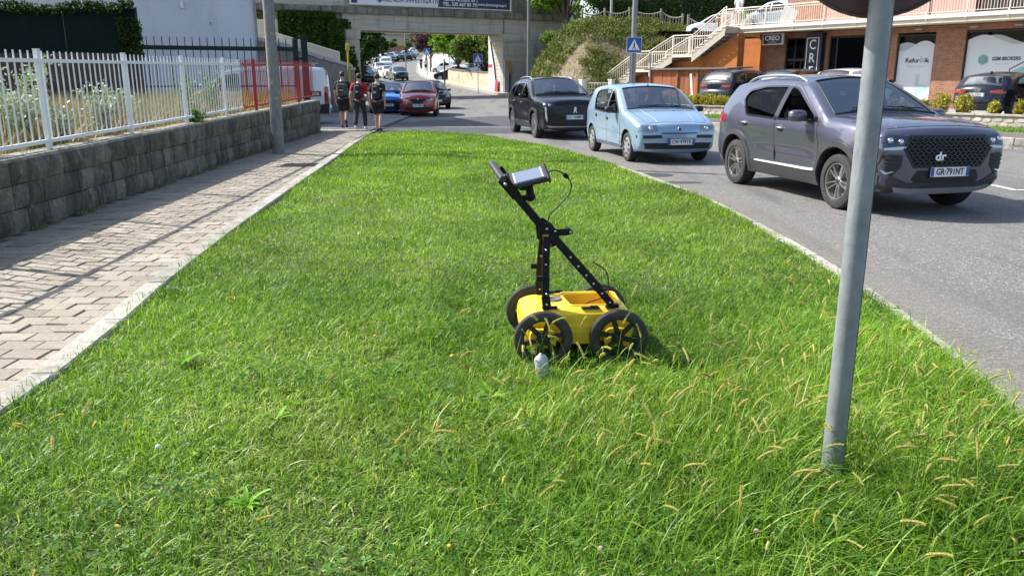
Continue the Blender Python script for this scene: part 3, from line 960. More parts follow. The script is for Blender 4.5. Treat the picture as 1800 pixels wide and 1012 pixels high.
ivy_mesh('leaves', [((x, 0, .02 + .05 * math.sin(x * 3)), (.25, .14, .13), 1) for x in np.arange(-3.7, 3.5, .25)] + [((3.62, 0, -.32 - .1 * k), (.26, .18, .1), 1.4) for k in range(9)] + [((3.62, 0, .1), (.16, .15, .12), 1.3)], 9000, .085, 31, ['#16280f', '#24401a', '#39571f', '#0d1c0b', '#5d7434'], iv)
# pale house
hs = empty('house', (-10.0, 33.0, 0), math.atan2(-.30, -.954), 'plain pale grey rendered house wall behind the green gate', 'house')
hm = M('house render', (.60, .61, .64), .9, var=.04, scale=.7, bmp=.1, stain=((.40, .41, .43), .8, .5, .8, (1, 1, .3)))
m = MB(); m.box((6.0, -4.0, 4.4), (12, 8, 9.2)); m.build('wall', hm, hs)
m = MB(); m.tube([(-.06, .06, 0), (-.06, .06, 9)], .05, 8); m.build('downpipe', M('downpipe grey', (.25, .25, .26), .5), hs)
m = MB(); m.box((2.55, .06, 4.25), (.13, .12, .28), bev=.02); m.build('wall_lamp', M('lamp white', (.7, .7, .7), .4), hs)
m = MB(); m.box((4.0 - 3.05 + .95 - .3, .03, 3.62), (.13, .05, .13), bev=.01); b_ = m.build('junction_box', M('lamp white', (.7, .7, .7)), hs)
m = MB(); m.box((4.0 - 3.05 + .95 - .3, .06, 3.62), (.05, .02, .05)); m.build('socket', BLK(), b_)
m = MB(); m.box((6.0, -4.0, 9.15), (12.5, 8.5, .3)); m.build('roof', M('roof edge', (.3, .25, .2), .8), hs)
# green gate
gt = empty('metal_gate', (-13.1, 25.6, 0), math.atan2(28.0 - 25.6, -7.25 + 13.1), 'dark green metal sliding gate with spiked bars in front of the white van', 'gate')
GM = M('gate green paint', (.006, .020, .019), .5, var=.2, spec=.25)
L = math.hypot(5.85, 2.4)
m = MB(); m.box((L / 2, 0, 2.50), (L, .07, .13)); m.build('top_beam', GM, gt)
m = MB(); m.box((L / 2, 0, .25), (L, .07, .10)); m.build('bottom_beam', GM, gt)
m = MB(); m.box((L / 2, 0, 1.32), (L, .03, .04)); m.build('middle_rail', GM, gt)
m = MB(); m.box((0, 0, 1.5), (.025, .025, 2.66)); bm_ = m.mesh('bar', GM)
k = 0
x = .1
while x < L:
 link('bar', bm_, gt, (x, .0, 0)); x += .222
m = MB(); m.box((L + .08, .02, 1.55), (.14, .14, 2.5)); m.box((L + .08, .02, 2.83), (.2, .2, .04)); m.build('post', GM, gt)
m = MB(); m.box((L + .36, .08, 1.45), (.20, .18, 2.8)); m.box((L + .36, .08, 2.9), (.26, .24, .05)); m.tube([(L + .42, .08, 2.9), (L + .44, .08, 3.1)], .012, 5); m.build('post', GM, gt)
m = MB(); m.box((L + .1, -.1, 2.2), (.3, .05, .08)); m.build('guide', GM, gt)
# tall lamp post on the pavement
lp = empty('lamp_post', (-4.98, 17.48, 0), 0, 'weathered grey concrete post standing on the pavement by the red fence', 'post')
cm = M('old post concrete', (.20, .20, .19), .85, var=.3, scale=12, bmp=.4, stain=((.42, .42, .40), 10, .60, .68))
m = MB(); m.tube([(0, 0, -.05), (0, 0, 4), (0, 0, 8.5)], [.125, .105, .08], 20); m.build('shaft', cm, lp)
m = MB(); m.tube([(0, 0, 8.4), (0, 0, 8.8), (.5, 0, 9.1), (1.2, 0, 9.2)], .03, 8); m.build('arm', M('galvanised', (.35, .36, .37), .45, .7), lp)
m = MB(); m.box((1.5, 0, 9.18), (.6, .22, .1), bev=.04); m.build('lamp_head', M('lamp grey', (.4, .4, .4), .5), lp)
# ---------------------------------------------------------------- lawn grass
def value_noise(x, y, sc, seed):
 rng = np.random.default_rng(seed); T = rng.uniform(0, 1, (64, 64))
 u, v = x * sc + 100, y * sc + 100
 i, j = np.floor(u).astype(int), np.floor(v).astype(int); fu, fv = u - i, v - j
 fu = fu * fu * (3 - 2 * fu); fv = fv * fv * (3 - 2 * fv)
 g = lambda a, b: T[a % 64, b % 64]
 return (g(i, j) * (1 - fu) + g(i + 1, j) * fu) * (1 - fv) + (g(i, j + 1) * (1 - fu) + g(i + 1, j + 1) * fu) * fv
LP = np.array(LAWN)
def lawn_points(rng, n, y0, y1, pad=.0):
 out = []
 got = 0
 while got < n:
  q = np.stack([rng.uniform(-4.2, 2.7, n * 2), rng.uniform(y0, y1, n * 2)], 1)
  # out of the frame: skip
  k = np.abs(q[:, 0] + 0.0) < .66 * (q[:, 1] * .97 + .4) + .15
  q = q[k]; q = q[pip(q, LAWN)]
  out.append(q); got += len(q)
 return np.concatenate(out)[:n]
def lawn_blades(name, n, y0, y1, h, wd, lean, seed, nseg=3, cols=None, tall=0.0, label=None, pts=None, bend=1.2, clump=.55):
 rng = np.random.default_rng(seed)
 xy = lawn_points(rng, n, y0, y1) if pts is None else pts(rng, n)
 n = len(xy); x, y = xy[:, 0], xy[:, 1]
 nz = value_noise(x, y, 1.7, 1) * .6 + value_noise(x, y, 5.5, 2) * .4
 tz = value_noise(x, y, 3.2, 3)
 hh = h * rng.uniform(.45, 1.2, n) * (.65 + .75 * nz)
 # longer and looser towards the pole at the near right
 near = np.exp(-(((x - 1.6) / 1.3) ** 2 + ((y - 3.1) / 1.3) ** 2))
 hh = hh * (1 + .7 * near)
 edge = np.minimum(segdist(xy[::1], LEFTC, False)[0].min(1), segdist(xy, RIGHTC, False)[0].min(1)) if n < 9000 else None
 # blades of a tuft share a heading
 th = value_noise(x, y, 9, 4) * 12.0 + value_noise(x, y, 2.2, 5) * 6
 a = th + rng.normal(0, 1.5, n)
 ln = np.abs(rng.normal(lean, .33, n)) * (.75 + .7 * tz)
 fx, fy = np.cos(a), np.sin(a)
 zz = lawn_z(x, y) - .02
 k = nseg * 2 + 1
 arr = np.zeros((n, k, 3)); px, py, pz = x.copy(), y.copy(), zz.copy()
 tw = rng.normal(0, .6, n); ww0 = wd * rng.uniform(.6, 1.35, n)
 for s_ in range(nseg + 1):
  u = s_ / nseg
  ang_ = np.minimum(ln * (.35 + bend * u), 2.1)
  if s_:
   d = hh / nseg
   px = px + fx * np.sin(ang_) * d; py = py + fy * np.sin(ang_) * d; pz = pz + np.cos(ang_) * d
  sx, sy = -np.sin(a + tw * u), np.cos(a + tw * u)
  if s_ < nseg:
   ww = ww0 * (1 - .6 * u ** 1.5) / 2
   arr[:, s_ * 2] = np.stack([px - sx * ww, py - sy * ww, pz], 1); arr[:, s_ * 2 + 1] = np.stack([px + sx * ww, py + sy * ww, pz + ww * .3], 1)
  else:
   arr[:, k - 1] = np.stack([px, py, pz], 1)
 arr[:, :, 2] = np.maximum(arr[:, :, 2], (zz - .02)[:, None])
 tris = []
 for s_ in range(nseg - 1):
  q = s_ * 2; tris += [[q, q + 1, q + 3], [q, q + 3, q + 2]]
 q = (nseg - 1) * 2; tris += [[q, q + 1, k - 1]]
 F = (np.arange(n)[:, None, None] * k + np.array(tris)[None]).reshape(-1, 3)
 big = value_noise(x, y, .9, 8)
 tone = np.clip(rng.beta(2.2, 2.2, n) * .62 + .25 * big + .12 * tz + np.where(rng.uniform(0, 1, n) < .02, .5, 0), 0, 1)
 return arr.reshape(-1, 3), F, np.repeat(tone, k)
GRASS_COLS = ['#2b4714', '#486b1e', '#638a29', '#80a037', '#a1b656', '#d8d09a']
parts = []
parts.append(lawn_blades('a', 150000, 2.05, 5.6, .058, .0044, .74, 101, 3))
parts.append(lawn_blades('b', 95000, 5.6, 9.5, .060, .0058, .62, 102, 2))
parts.append(lawn_blades('c', 85000, 9.5, 15.5, .058, .0090, .58, 103, 2))
parts.append(lawn_blades('d', 60000, 15.5, 24.0, .062, .0140, .55, 104, 2))
# looser long blades
parts.append(lawn_blades('e', 15000, 2.05, 7.5, .108, .0046, .9, 105, 4, bend=1.6))
parts.append(lawn_blades('h', 30000, 2.05, 6.0, .095, .0060, 1.05, 108, 3, bend=1.5))
def near_pole(rng, n):
 q = np.stack([rng.normal(1.45, .75, n), rng.normal(3.0, .75, n)], 1)
 q = q[pip(q, LAWN)]; return q[(q[:, 1] > 2.0) & ((np.abs(q[:, 0] - 1.2) > .16) | (q[:, 1] > 2.95) | (q[:, 1] < 2.3)) & (q[:, 0] < np.interp(q[:, 1], [1, 2, 3.3, 4.3, 5.4], [1.9, 1.96, 2.08, 2.2, 2.3]))]
parts.append(lawn_blades('f', 10000, 0, 0, .19, .0046, .75, 106, 4, pts=near_pole, bend=1.6))
RY_ = [p[1] for p in RIGHTC[:40]]; RX_ = [p[0] for p in RIGHTC[:40]]
def edges(rng, n):
 L_ = np.array(LEFTC + RIGHTC[::-1]); i = rng.integers(0, len(L_) - 1, n); t = rng.uniform(0, 1, n)[:, None]
 q = L_[i] * (1 - t) + L_[i + 1] * t
 q += rng.normal(0, .04, (n, 2)); return q[(q[:, 1] > 2) & ((q[:, 0] < np.interp(q[:, 1], RY_, RX_) - .05) | (rng.uniform(0, 1, n) < .12))]
parts.append(lawn_blades('g', 9000, 0, 0, .095, .0055, .8, 107, 3, pts=edges, bend=1.3))
V9, F9, T9 = lawn_blades('i', 9000, 2.05, 9.0, .07, .0042, 1.35, 109, 2, bend=.6); parts.append((V9, F9, np.clip(T9 * .25 + .8, 0, 1)))
off = 0; VV = []; FF = []; TT = []
for V_, F_, T_ in parts:
 VV.append(V_); FF.append(F_ + off); TT.append(T_); off += len(V_)
gm_ = leafmat('lawn grass', GRASS_COLS, .40, rough=.42, scale=.7, vcol=True, spec=.26)
props(fast_mesh('grass', np.concatenate(VV), np.concatenate(FF), gm_, np.concatenate(TT)), 'lush green lawn grass filling the traffic island', 'grass', kind='stuff')
# clover and small broad leaves between the blades
rng = np.random.default_rng(77)
q = lawn_points(rng, 9000, 2.05, 7.5)
nz = value_noise(q[:, 0], q[:, 1], 2.4, 12); q = q[nz > .56]
V = []; F = []; T = []
for i, (x, y) in enumerate(q):
 h = rng.uniform(.035, .065); r_ = rng.uniform(.006, .011); a0 = rng.uniform(0, 6.28); z = lawn_z(x, y) - .01 + h
 tilt = rng.normal(0, .25, 2)
 for k in range(3):
  a = a0 + k * 2.094; c, s_ = math.cos(a), math.sin(a); b_ = len(V)
  for u, v_ in ((0, 0), (.9, -.75), (1.75, -.55), (1.9, 0), (1.75, .55), (.9, .75)):
   dx, dy = (c * u - s_ * v_) * r_, (s_ * u + c * v_) * r_
   V.append((x + dx, y + dy, z + dx * tilt[0] + dy * tilt[1] + abs(v_) * r_ * .3)); T.append(.35 + .3 * rng.random())
  F += [(b_, b_ + 1, b_ + 2), (b_, b_ + 2, b_ + 3), (b_, b_ + 3, b_ + 4), (b_, b_ + 4, b_ + 5)]
props(fast_mesh('clover', np.array(V), np.array(F), leafmat('clover leaf', ['#2a4a14', '#41691c', '#5f8a2c'], .3, vcol=True), np.array(T)), 'low clover leaves scattered between the lawn grass', 'clover', kind='stuff')
# broad-leaved weed rosettes
def rosette(loc, r_, n, seed, label, cols):
 r1 = random.Random(seed); root = empty('weed_plant', loc, r1.uniform(0, 6), label, 'plant')
 lm_ = leafmat('rosette leaf ' + cols[0], cols, .4)
 for k in range(n):
  a = k * 2.4 + r1.uniform(-.3, .3); L = r_ * r1.uniform(.65, 1.1); up = r1.uniform(.6, 1.3)
  def f(u, v_):
   w_ = .13 * L * math.sin(math.pi * min(1, u * .92 + .06)) ** .8 * (v_ - .5) * 2
   d = L * u; z = L * (up * u - .55 * u * u) + abs(v_ - .5) * .12 * L * u
   return (math.cos(a) * d - math.sin(a) * w_, math.sin(a) * d + math.cos(a) * w_, z)
  m = MB(); m.grid(f, 6, 2); m.build('leaf', lm_, root)
 return root
BR = ['#5c8f24', '#7fb038', '#93c24a']
rosette((-.95, 2.62, .05), .085, 14, 1, 'bright green broad leafed weed rosette in the near left of the lawn', BR)
rosette((-.10, 3.62, .06), .09, 8, 2, 'small broad leafed weed rosette in the lawn left of the cart', BR)
rosette((-.62, 3.95, .06), .09, 8, 3, 'low broad leafed weed in the lawn in front of the pavers', ['#3f6f22', '#568a2c', '#6fa03a'])
rosette((-1.05, 3.35, .06), .08, 8, 4, 'pale green weed rosette near the left kerb', BR)
rosette((.86, 2.42, .06), .08, 10, 5, 'clover like weed clump in the grass left of the pole foot', ['#4a8030', '#6a9c48', '#7fb05a'])
rosette((-1.75, 4.1, .06), .10, 9, 6, 'weed tuft beside the left kerb stones', ['#4f8024', '#6c9c34', '#86b448'])
# dandelion and clover flowers
def flower(loc, col, label, r_=.014, h=.08):
 root = empty('flower', loc, 0, label, 'flower')
 m = MB(); m.tube([(0, 0, 0), (.004, .003, h)], .0016, 5); m.build('stem', M('flower stem', (.12, .22, .05), .6), root)
 m = MB(); m.ball((.004, .003, h), (r_, r_, r_ * .75), 8, 5); m.build('bloom', M('bloom ' + label[:8], col, .8, var=.25, scale=200, bmp=.8, bscale=300), root)
flower((-.20, 2.25, .04), (.75, .52, .02), 'yellow dandelion flower low in the near left grass', .009)
flower((.62, 4.0 - .2, .03), (.75, .52, .02), 'tiny yellow flower in the grass in front of the cart', .01)
flower((-.32, 4.05, .04), (.75, .55, .03), 'yellow flower in the lawn left of the spray can', .012)
flower((.27, 2.22, .05), (.42, .25, .24), 'pink clover flower in the near grass', .011)
flower((.78, 2.32, .05), (.42, .22, .22), 'dull pink clover flower left of the pole foot', .011)
flower((-1.42, 2.98, .03), (.8, .8, .78), 'small white daisy in the grass near the left kerb', .012)
# foxtail grass with drooping yellow heads
def foxtail_meshes(k):
 r1 = random.Random(500 + k)
 H = r1.uniform(.17, .27); ln = r1.uniform(.1, .62)
 pts = []; p = Vector((0, 0, 0)); a = ln * .4
 for i in range(8):
  pts.append(p.copy()); a += ln * .16; p = p + Vector((math.sin(a), 0, math.cos(a))) * H / 7
 sm = MB(); sm.tube(pts, [.0015] * 5 + [.0012] * 3, 4)
 for q_, sg in ((2, 1), (3, -1)):     # a leaf or two along the stem
  b0 = pts[q_]; d = Vector((.5 * sg, r1.uniform(-.5, .5), .55)).normalized(); Ls = r1.uniform(.06, .11)
  ps = [b0, b0 + d * Ls * .5, b0 + d * Ls + Vector((0, 0, -.015))]
  sd = Vector((-d.y, d.x, 0)).normalized() * .0028
  sm.add([ps[0] - sd * .5, ps[0] + sd * .5, ps[1] + sd, ps[1] - sd, ps[2]], [(0, 1, 2, 3), (3, 2, 4)])
 hd = MB(); L = r1.uniform(.045, .075); hp = [pts[-1] - Vector((math.sin(a), 0, math.cos(a))) * .003]; aa = a + .15
 for i in range(7):
  aa += r1.uniform(.0, .14); hp.append(hp[-1] + Vector((math.sin(aa), 0, math.cos(aa))) * L / 7)
 hd.tube(hp, [.0020, .0032, .0036, .0036, .0034, .0030, .0025, .0012], 7)
 br = MB()
 for i in range(300):                  # bristles
  t = r1.uniform(0, 6.9); j = int(t); c = hp[j].lerp(hp[j + 1], t - j); d = (hp[j + 1] - hp[j]).normalized()
  o = d.orthogonal().normalized(); o.rotate(Matrix.Rotation(r1.uniform(0, 6.28), 3, d))
  tip = c + (o * .75 + d * .75).normalized() * r1.uniform(.006, .011); sd = o.cross(d) * .0008
  br.add([c + o * .003 - sd, c + o * .003 + sd, tip], [(0, 1, 2)])
 return sm.mesh('foxtail', leafmat('foxtail stem', ['#5f8a30', '#7fa03f', '#9aa858'], .3)), hd.mesh('seed_head', M('foxtail head', '#9c9a50', .85, var=.25, scale=250, bmp=.6, bscale=500, rand=.22)), br.mesh('bristles', leafmat('foxtail bristle', ['#beb36c', '#d0c688', '#a89a50'], .45))
FX = [foxtail_meshes(k) for k in range(12)]
rng = np.random.default_rng(9)
spots = []
def try_add(x, y):
 if pip([(x, y)], LAWN)[0] and all((x - a) ** 2 + (y - b) ** 2 > .0022 for a, b in spots): spots.append((x, y))
while len(spots) < 165: try_add(rng.normal(1.42, .62), rng.normal(2.85, .55))
while len(spots) < 232: try_add(rng.normal(.6, .55), rng.normal(3.35, .5))
while len(spots) < 262: try_add(rng.uniform(-1.9, 2.2), rng.uniform(2.1, 4.6))
while len(spots) < 284: try_add(rng.normal(1.9, .3), rng.normal(4.6, .7))
spots += [(.02, 4.25), (.13, 4.15), (.22, 4.05), (.36, 4.12), (.55, 4.05), (.75, 4.2), (.88, 4.15)]
for i, (x, y) in enumerate(spots):
 k = int(rng.integers(0, 12)); s_ = rng.uniform(.75, 1.2) * (1.15 if i >= 284 else 1)
 if y < 2.5: s_ *= .9
 o = link('foxtail', FX[k][0], None, (x, y, float(lawn_z(x, y)) - .02), (rng.normal(0, .12), rng.normal(0, .12), rng.normal(.3, 1.5)))
 o.scale = (s_, s_, s_)
 h_ = link('seed_head', FX[k][1], o); link('bristles', FX[k][2], h_)
 props(o, 'slender foxtail grass with a bent yellow seed head standing out of the lawn', 'foxtail grass', 'foxtail grass in the lawn')
# ---------------------------------------------------------------- survey cart, spray can, sign pole
YEL = M('cart yellow plastic', (.80, .53, .03), .38, var=.06, scale=10, bmp=.06, bscale=120, stain=((.45, .30, .06), 7, .62, .85))
BKM = M('cart black metal', (.012, .012, .013), .5, var=.2, scale=20, spec=.14)
RUB = M('cart tyre rubber', (.028, .026, .026), .7, var=.25, scale=18, stain=((.10, .085, .07), 7, .45, .75))
cart = empty('survey_cart', (.352, 4.48, .035), R(4.5), 'yellow ground survey cart on four black wheels with a tilted handle and tablet', 'survey cart')
cart.scale = (.93, .83, .90)
RW = .172
# body tub: rounded box with sloping nose and a recess
def tub(u, v):
 return None
yb = .235
prof = [(-.325, .105), (-.335, .20), (-.325, .295), (-.27, .325), (-.12, .345), (.05, .352), (.25, .352), (.30, .335), (.335, .26), (.335, .17), (.325, .105), (.22, .085), (-.2, .085)]
q = [tuple(p) for p in round_poly(prof, .022, 3)]
m = MB()
n = len(q)
def ring(y, s_, dz=0):
 return [(a * (1 - (1 - s_) * .35), y, .215 + (b - .215) * s_ + dz) for a, b in q]
ys = [(-yb, .74), (-yb + .004, .78), (-yb + .03, .95), (-yb + .04, .985), (-yb + .055, 1.0), (yb - .055, 1.0), (yb - .04, .985), (yb - .03, .95), (yb - .004, .78), (yb, .74)]
vs = []
for y, s_ in ys: vs += ring(y, s_)
fs = [(i * n + k, i * n + (k + 1) % n, (i + 1) * n + (k + 1) % n, (i + 1) * n + k) for i in range(len(ys) - 1) for k in range(n)]
fs += [tuple(range(n - 1, -1, -1)), tuple(range((len(ys) - 1) * n, len(ys) * n))]
m.add(vs, fs, 0, True)
tubm = m.mesh('body', [YEL]); b = bmesh.new(); b.from_mesh(tubm); bmesh.ops.recalc_face_normals(b, faces=b.faces); b.to_mesh(tubm); b.free()
tubm.set_sharp_from_angle(angle=R(40))
body = link('body', tubm, cart)
# cut the recess
cm_ = MB(); rp = round_poly([(-.03, -.135), (.245, -.135), (.265, .135), (-.055, .135)], .035, 4)
cm_.prism(rp, .235, .5)
cut = cm_.build('cutter', YEL, cart, fix=True)
bpy.context.view_layer.update()
md = body.modifiers.new('recess', 'BOOLEAN'); md.object = cut; md.operation = 'DIFFERENCE'; md.solver = 'EXACT'
dg = bpy.context.evaluated_depsgraph_get()
nm = bpy.data.meshes.new_from_object(body.evaluated_get(dg)); body.modifiers.clear(); body.data = nm
bpy.data.objects.remove(cut)
nm.set_sharp_from_angle(angle=R(35))
# raised rim of the recess and side ribs
m = MB(); rim = [Vector((a, c, .353)) for a, c in round_poly([(-.045, -.15), (.26, -.15), (.28, .15), (-.07, .15)], .04, 4)]
m.tube(rim + [rim[0]], .009, 6); m.build('rim', YEL, body)
for y in (-yb - .004,):
 m = MB(); m.prism(round_poly([(-.10, .10), (.10, .10), (.12, .17), (.10, .235), (-.10, .235), (-.12, .17)], .02, 3), y - .012, y + .02, 'XZ'); m.build('side_panel', YEL, body, fix=True)
 m = MB(); m.beam((-.13, y, .185), (.13, y, .185), .03, .012); m.build('rib', YEL, body)
 for xx in (-.22, .22):   # brackets behind the wheels
  m = MB(); m.prism(round_poly([(xx - .075, .09), (xx + .075, .09), (xx + .075, .20), (xx + .03, .225), (xx - .05, .225), (xx - .075, .20)], .03, 4), y - .05, y + .02, 'XZ'); m.build('wheel_bracket', YEL, body, fix=True)
  m = MB(); m.box((xx, y - .055, .165), (.075, .02, .05)); m.build('bracket_slot', BKM, body)
m = MB(); m.box((.105, 0, .24), (.27, .26, .012)); m.build('recess_floor', M('cart recess yellow', (.62, .30, .015), .5), body)
# latches, sockets on the deck
for (x, y, lx, ly) in ((-.09, .185, .10, .035), (.07, -.20, .11, .035), (.19, -.195, .06, .04), (.20, .19, .09, .03)):
 m = MB(); m.box((x, y, .353), (lx, ly, .012), bev=.004); m.box((x + lx * .2, y, .361), (lx * .4, ly * .5, .01)); m.build('latch', BKM, body)
m = MB(); m.lathe([(.052, 0), (.05, .01), (.034, .012), (.03, .004), (.001, .003)], 24, 'Z', (-.12, .02, .345)); m.build('filler_cap', M('cap grey', (.12, .11, .10), .5), body)
for y in (-.16, 0, .16):
 m = MB(); m.ball((.297, y, .312), (.009, .009, .007), 8, 5); m.build('bolt', BKM, body)
body.scale = (1, 1.12, .84); body.location = (0, 0, .0136)
# wheels
def cart_wheel():
 t = MB(); r0 = RW; w_ = .03
 t.lathe([(r0 * .70, -w_ * .7), (r0 * .80, -w_), (r0 * .92, -w_ * 1.0), (r0 * .985, -w_ * .75), (r0, -w_ * .4), (r0, w_ * .4), (r0 * .985, w_ * .75), (r0 * .92, w_), (r0 * .80, w_), (r0 * .70, w_ * .7)], 44, 'Y', close=True)
 for qq in (-.5, -.17, .17, .5): t.lathe([(r0 + .0008, w_ * (qq - .05)), (r0 + .0008, w_ * (qq + .05))], 44, 'Y', mi=1)
 tm = t.mesh('tyre', [RUB, M('tyre groove', (.008, .008, .008))])
 r = MB()
 r.lathe([(r0 * .72, -w_ * .7), (r0 * .66, -w_ * .6), (r0 * .64, 0), (r0 * .66, w_ * .6), (r0 * .72, w_ * .7)], 40, 'Y')
 r.lathe([(.001, -w_ * 1.1), (.024, -w_ * 1.1), (.026, -w_ * .6), (.030, -w_ * .2), (.030, w_ * .2), (.026, w_ * .6), (.024, w_ * 1.1), (.001, w_ * 1.1)], 20, 'Y')
 for k in range(6):
  a = k * math.pi / 3 + .25; c = Vector((math.cos(a), 0, math.sin(a)))
  r.beam(c * .02, c * r0 * .67, .022, .012, up=(-math.sin(a), 0, math.cos(a)))
  r.beam(c * .02, c * r0 * .67, .008, .03, up=(-math.sin(a), 0, math.cos(a)))
 rm = r.mesh('rim', [M('wheel hub black', (.010, .010, .011), .42, var=.15)])
 for me in (tm, rm):
  bb = bmesh.new(); bb.from_mesh(me); bmesh.ops.recalc_face_normals(bb, faces=bb.faces); bb.to_mesh(me); bb.free(); me.set_sharp_from_angle(angle=R(40))
 return tm, rm
tm, rm = cart_wheel()
for x, sp_ in ((-.222, .0), (.222, .5)):
 for y in (-.345, .345):
  w_ = link('wheel', tm, cart, (x, y, RW - .02), (0, sp_, 0)); link('rim', rm, w_)
 m = MB(); m.tube([(x, -.36, RW - .02), (x, .36, RW - .02)], .011, 10); m.build('axle', BKM, cart)
# frame: two legs, two long struts, folding head, handle
def bolt(par, p, r_=.007):
 m = MB(); m.lathe([(r_, 0), (r_ * .8, -.005), (.001, -.006)], 8, 'Y', p); m.build('bolt', M('bolt zinc', (.55, .55, .56), .3, .9), par, fix=True)
J = Vector((-.20, 0, .80))          # folding joint
foot = (.165, .355)
for y in (-.205, .205):
 yj = y * .45
 m = MB()
 a, b_ = Vector((-.155, y, .36)), Vector((-.195, yj - .0, .44 + .0))
 m.beam((-.185, y, .30), (-.195, y * .98, .38), .026, .05, up=(1, 0, 0)); m.beam((-.195, y * .98, .38), (-.19, yj * 1.6, .56), .028, .042, up=(1, 0, 0)); m.beam((-.19, yj * 1.6, .56), (-.18, yj, .73), .028, .042, up=(1, 0, 0))
 leg = m.build('leg', BKM, cart)
 m = MB(); m.box((-.17, y, .312), (.09, .03, .012)); m.build('foot_plate', BKM, leg)
 for z in (.335, .40, .57, .66): bolt(leg, (-.19, (y if z < .5 else yj * 1.5) - .018, z))
 m = MB()
 p0, p1 = Vector((.20, y, .325)), Vector((-.155, yj, .745))
 m.beam(p0, p1, .022, .044, up=(1, 0, 1)); st_ = m.build('strut', BKM, cart)
 m = MB(); m.box(p0 + Vector((.005, 0, -.008)), (.07, .045, .02)); m.build('strut_foot', BKM, st_)
 for t in (.03, .16, .3, .42, .55, .68):
  pp_ = p0.lerp(p1, t); bolt(st_, (pp_.x, pp_.y - .013, pp_.z))
 m = MB(); m.box((-.225, y * .9, .49), (.045, .03, .03)); m.build('clip', BKM, leg)
m = MB(); m.prism(round_poly([(-.255, .76), (-.18, .74), (-.13, .77), (-.155, .85), (-.225, .90), (-.265, .86)], .012, 3), -.095, -.080, 'XZ'); m.prism(round_poly([(-.255, .76), (-.18, .74), (-.13, .77), (-.155, .85), (-.225, .90), (-.265, .86)], .012, 3), .080, .095, 'XZ')
m.tube([(-.2, -.09, .80), (-.2, .09, .80)], .014, 10); m.tube([(-.225, -.09, .86), (-.225, .09, .86)], .012, 10)
head = m.build('folding_head', BKM, cart, fix=True)
m = MB(); m.prism(round_poly([(-.19, .81), (-.08, .815), (-.055, .835), (-.075, .855), (-.19, .85)], .01, 3), -.10, -.085, 'XZ'); m.tube([(-.075, -.10, .836), (-.075, .06, .836)], .012, 8); m.build('latch_lever', BKM, head, fix=True)
for p in ((-.19, -.098, .80), (-.155, -.098, .79), (-.075, -.104, .836), (-.215, -.098, .855), (-.165, -.098, .84)): bolt(head, p, .008)
m = MB(); m.box((-.222, -.098, .80), (.036, .004, .042)); lab = m.build('warning_label', M('label tan', (.40, .22, .05), .5, var=.1), head)
m = MB(); m.prism([(-.234, .787), (-.210, .787), (-.222, .812)], -.1015, -.1005, 'XZ'); m.build('warning_triangle', M('label ink', (.06, .04, .02), .5), lab, fix=True)
m = MB(); m.ball((-.195, -.10, .755), (.014, .01, .014), 10, 6); m.build('red_knob', M('knob red', (.35, .02, .02), .4), head)
# upper column with handlebar
head.location = (.035, 0, -.075)
top = Vector((-.435, 0, 1.075))
base_ = Vector((-.17, 0, .745))
for y in (-.075, .075):
 m = MB(); m.beam(base_ + Vector((0, y, 0)), top + Vector((0, y * 1.0, 0)), .022, .046, up=(1, 0, 1)); col = m.build('upper_rail', BKM, cart)
 for t in (.85, .93):
  pp_ = base_.lerp(top, t); bolt(col, (pp_.x, y - .013, pp_.z))
dcol = (top - base_).normalized()
for y in (-.13, .13):
 m = MB(); m.beam(top - dcol * .12 + Vector((0, math.copysign(.075, y), 0)), top + dcol * .02 + Vector((-.005, y, .02 + .10 * y)), .03, .06, up=(1, 0, 1))
 hb = m.build('handle_bracket', BKM, cart)
m = MB(); m.tube([top + dcol * .03 + Vector((.012, -.15, -.01)), top + dcol * .03 + Vector((-.035, .15, .055))], .021, 14); m.build('handle_grip', M('grip grey black', (.03, .03, .033), .35, var=.1), hb)
for y in (-.187, ): bolt(hb, (top.x + .005, y, top.z - .01), .009)
# tablet on a ball mount
c = Vector((-.285, -.02, 1.085)); xdir = Vector((.97, .0, .235)).normalized(); nrm = Vector((-.155, -.46, .87)); nrm = (nrm - xdir * nrm.dot(xdir)).normalized(); yd = nrm.cross(xdir)
Rt = Matrix((xdir, yd, nrm)).transposed()
m = MB(); m.box(c, (.235, .155, .032), Rt, bev=.010); tab = m.build('tablet', M('tablet case black', (.014, .014, .016), .45, var=.15), cart)
m = MB(); m.box(c + nrm * .0165, (.205, .125, .004), Rt); m.build('bezel', M('tablet bezel grey', (.07, .075, .085), .35), tab)
m = MB(); m.box(c + nrm * .019, (.150, .108, .004), Rt); scr = m.build('screen', M('tablet screen', (.20, .24, .32), .12, var=.03, coat=.4), tab)
for s_ in (-1, 1):
 m = MB(); m.box(c + nrm * .019 + xdir * (s_ * .082), (.010, .106, .0045), Rt); m.build('screen_bar', M('screen bar white', (.62, .64, .67), .35), scr)
for s_ in (-1, 1):
 m = MB(); m.box(c + xdir * (s_ * .113), (.016, .165, .042), Rt, bev=.006); m.build('bumper', M('tablet case black', (.014, .014, .016)), tab)
for k in range(5):
 m = MB(); m.box(c - yd * .08 + xdir * (-.07 + k * .03), (.014, .006, .012), Rt); m.build('port', BKM, tab)
mt = MB(); p1 = c - nrm * .02; p2 = Vector((-.27, 0, .965)); p3 = Vector((-.325, 0, .955))
mt.tube([p1, p1.lerp(p2, .5), p2], [.026, .022, .026], 10); mt.ball(p1 - nrm * .012, .03, 12, 8); mt.ball(p2, .03, 12, 8); mt.tube([p2, p3], .018, 8); mt.box(p1.lerp(p2, .5) + Vector((-.035, 0, 0)), (.05, .02, .02))
mt.build('ball_mount', BKM, cart)
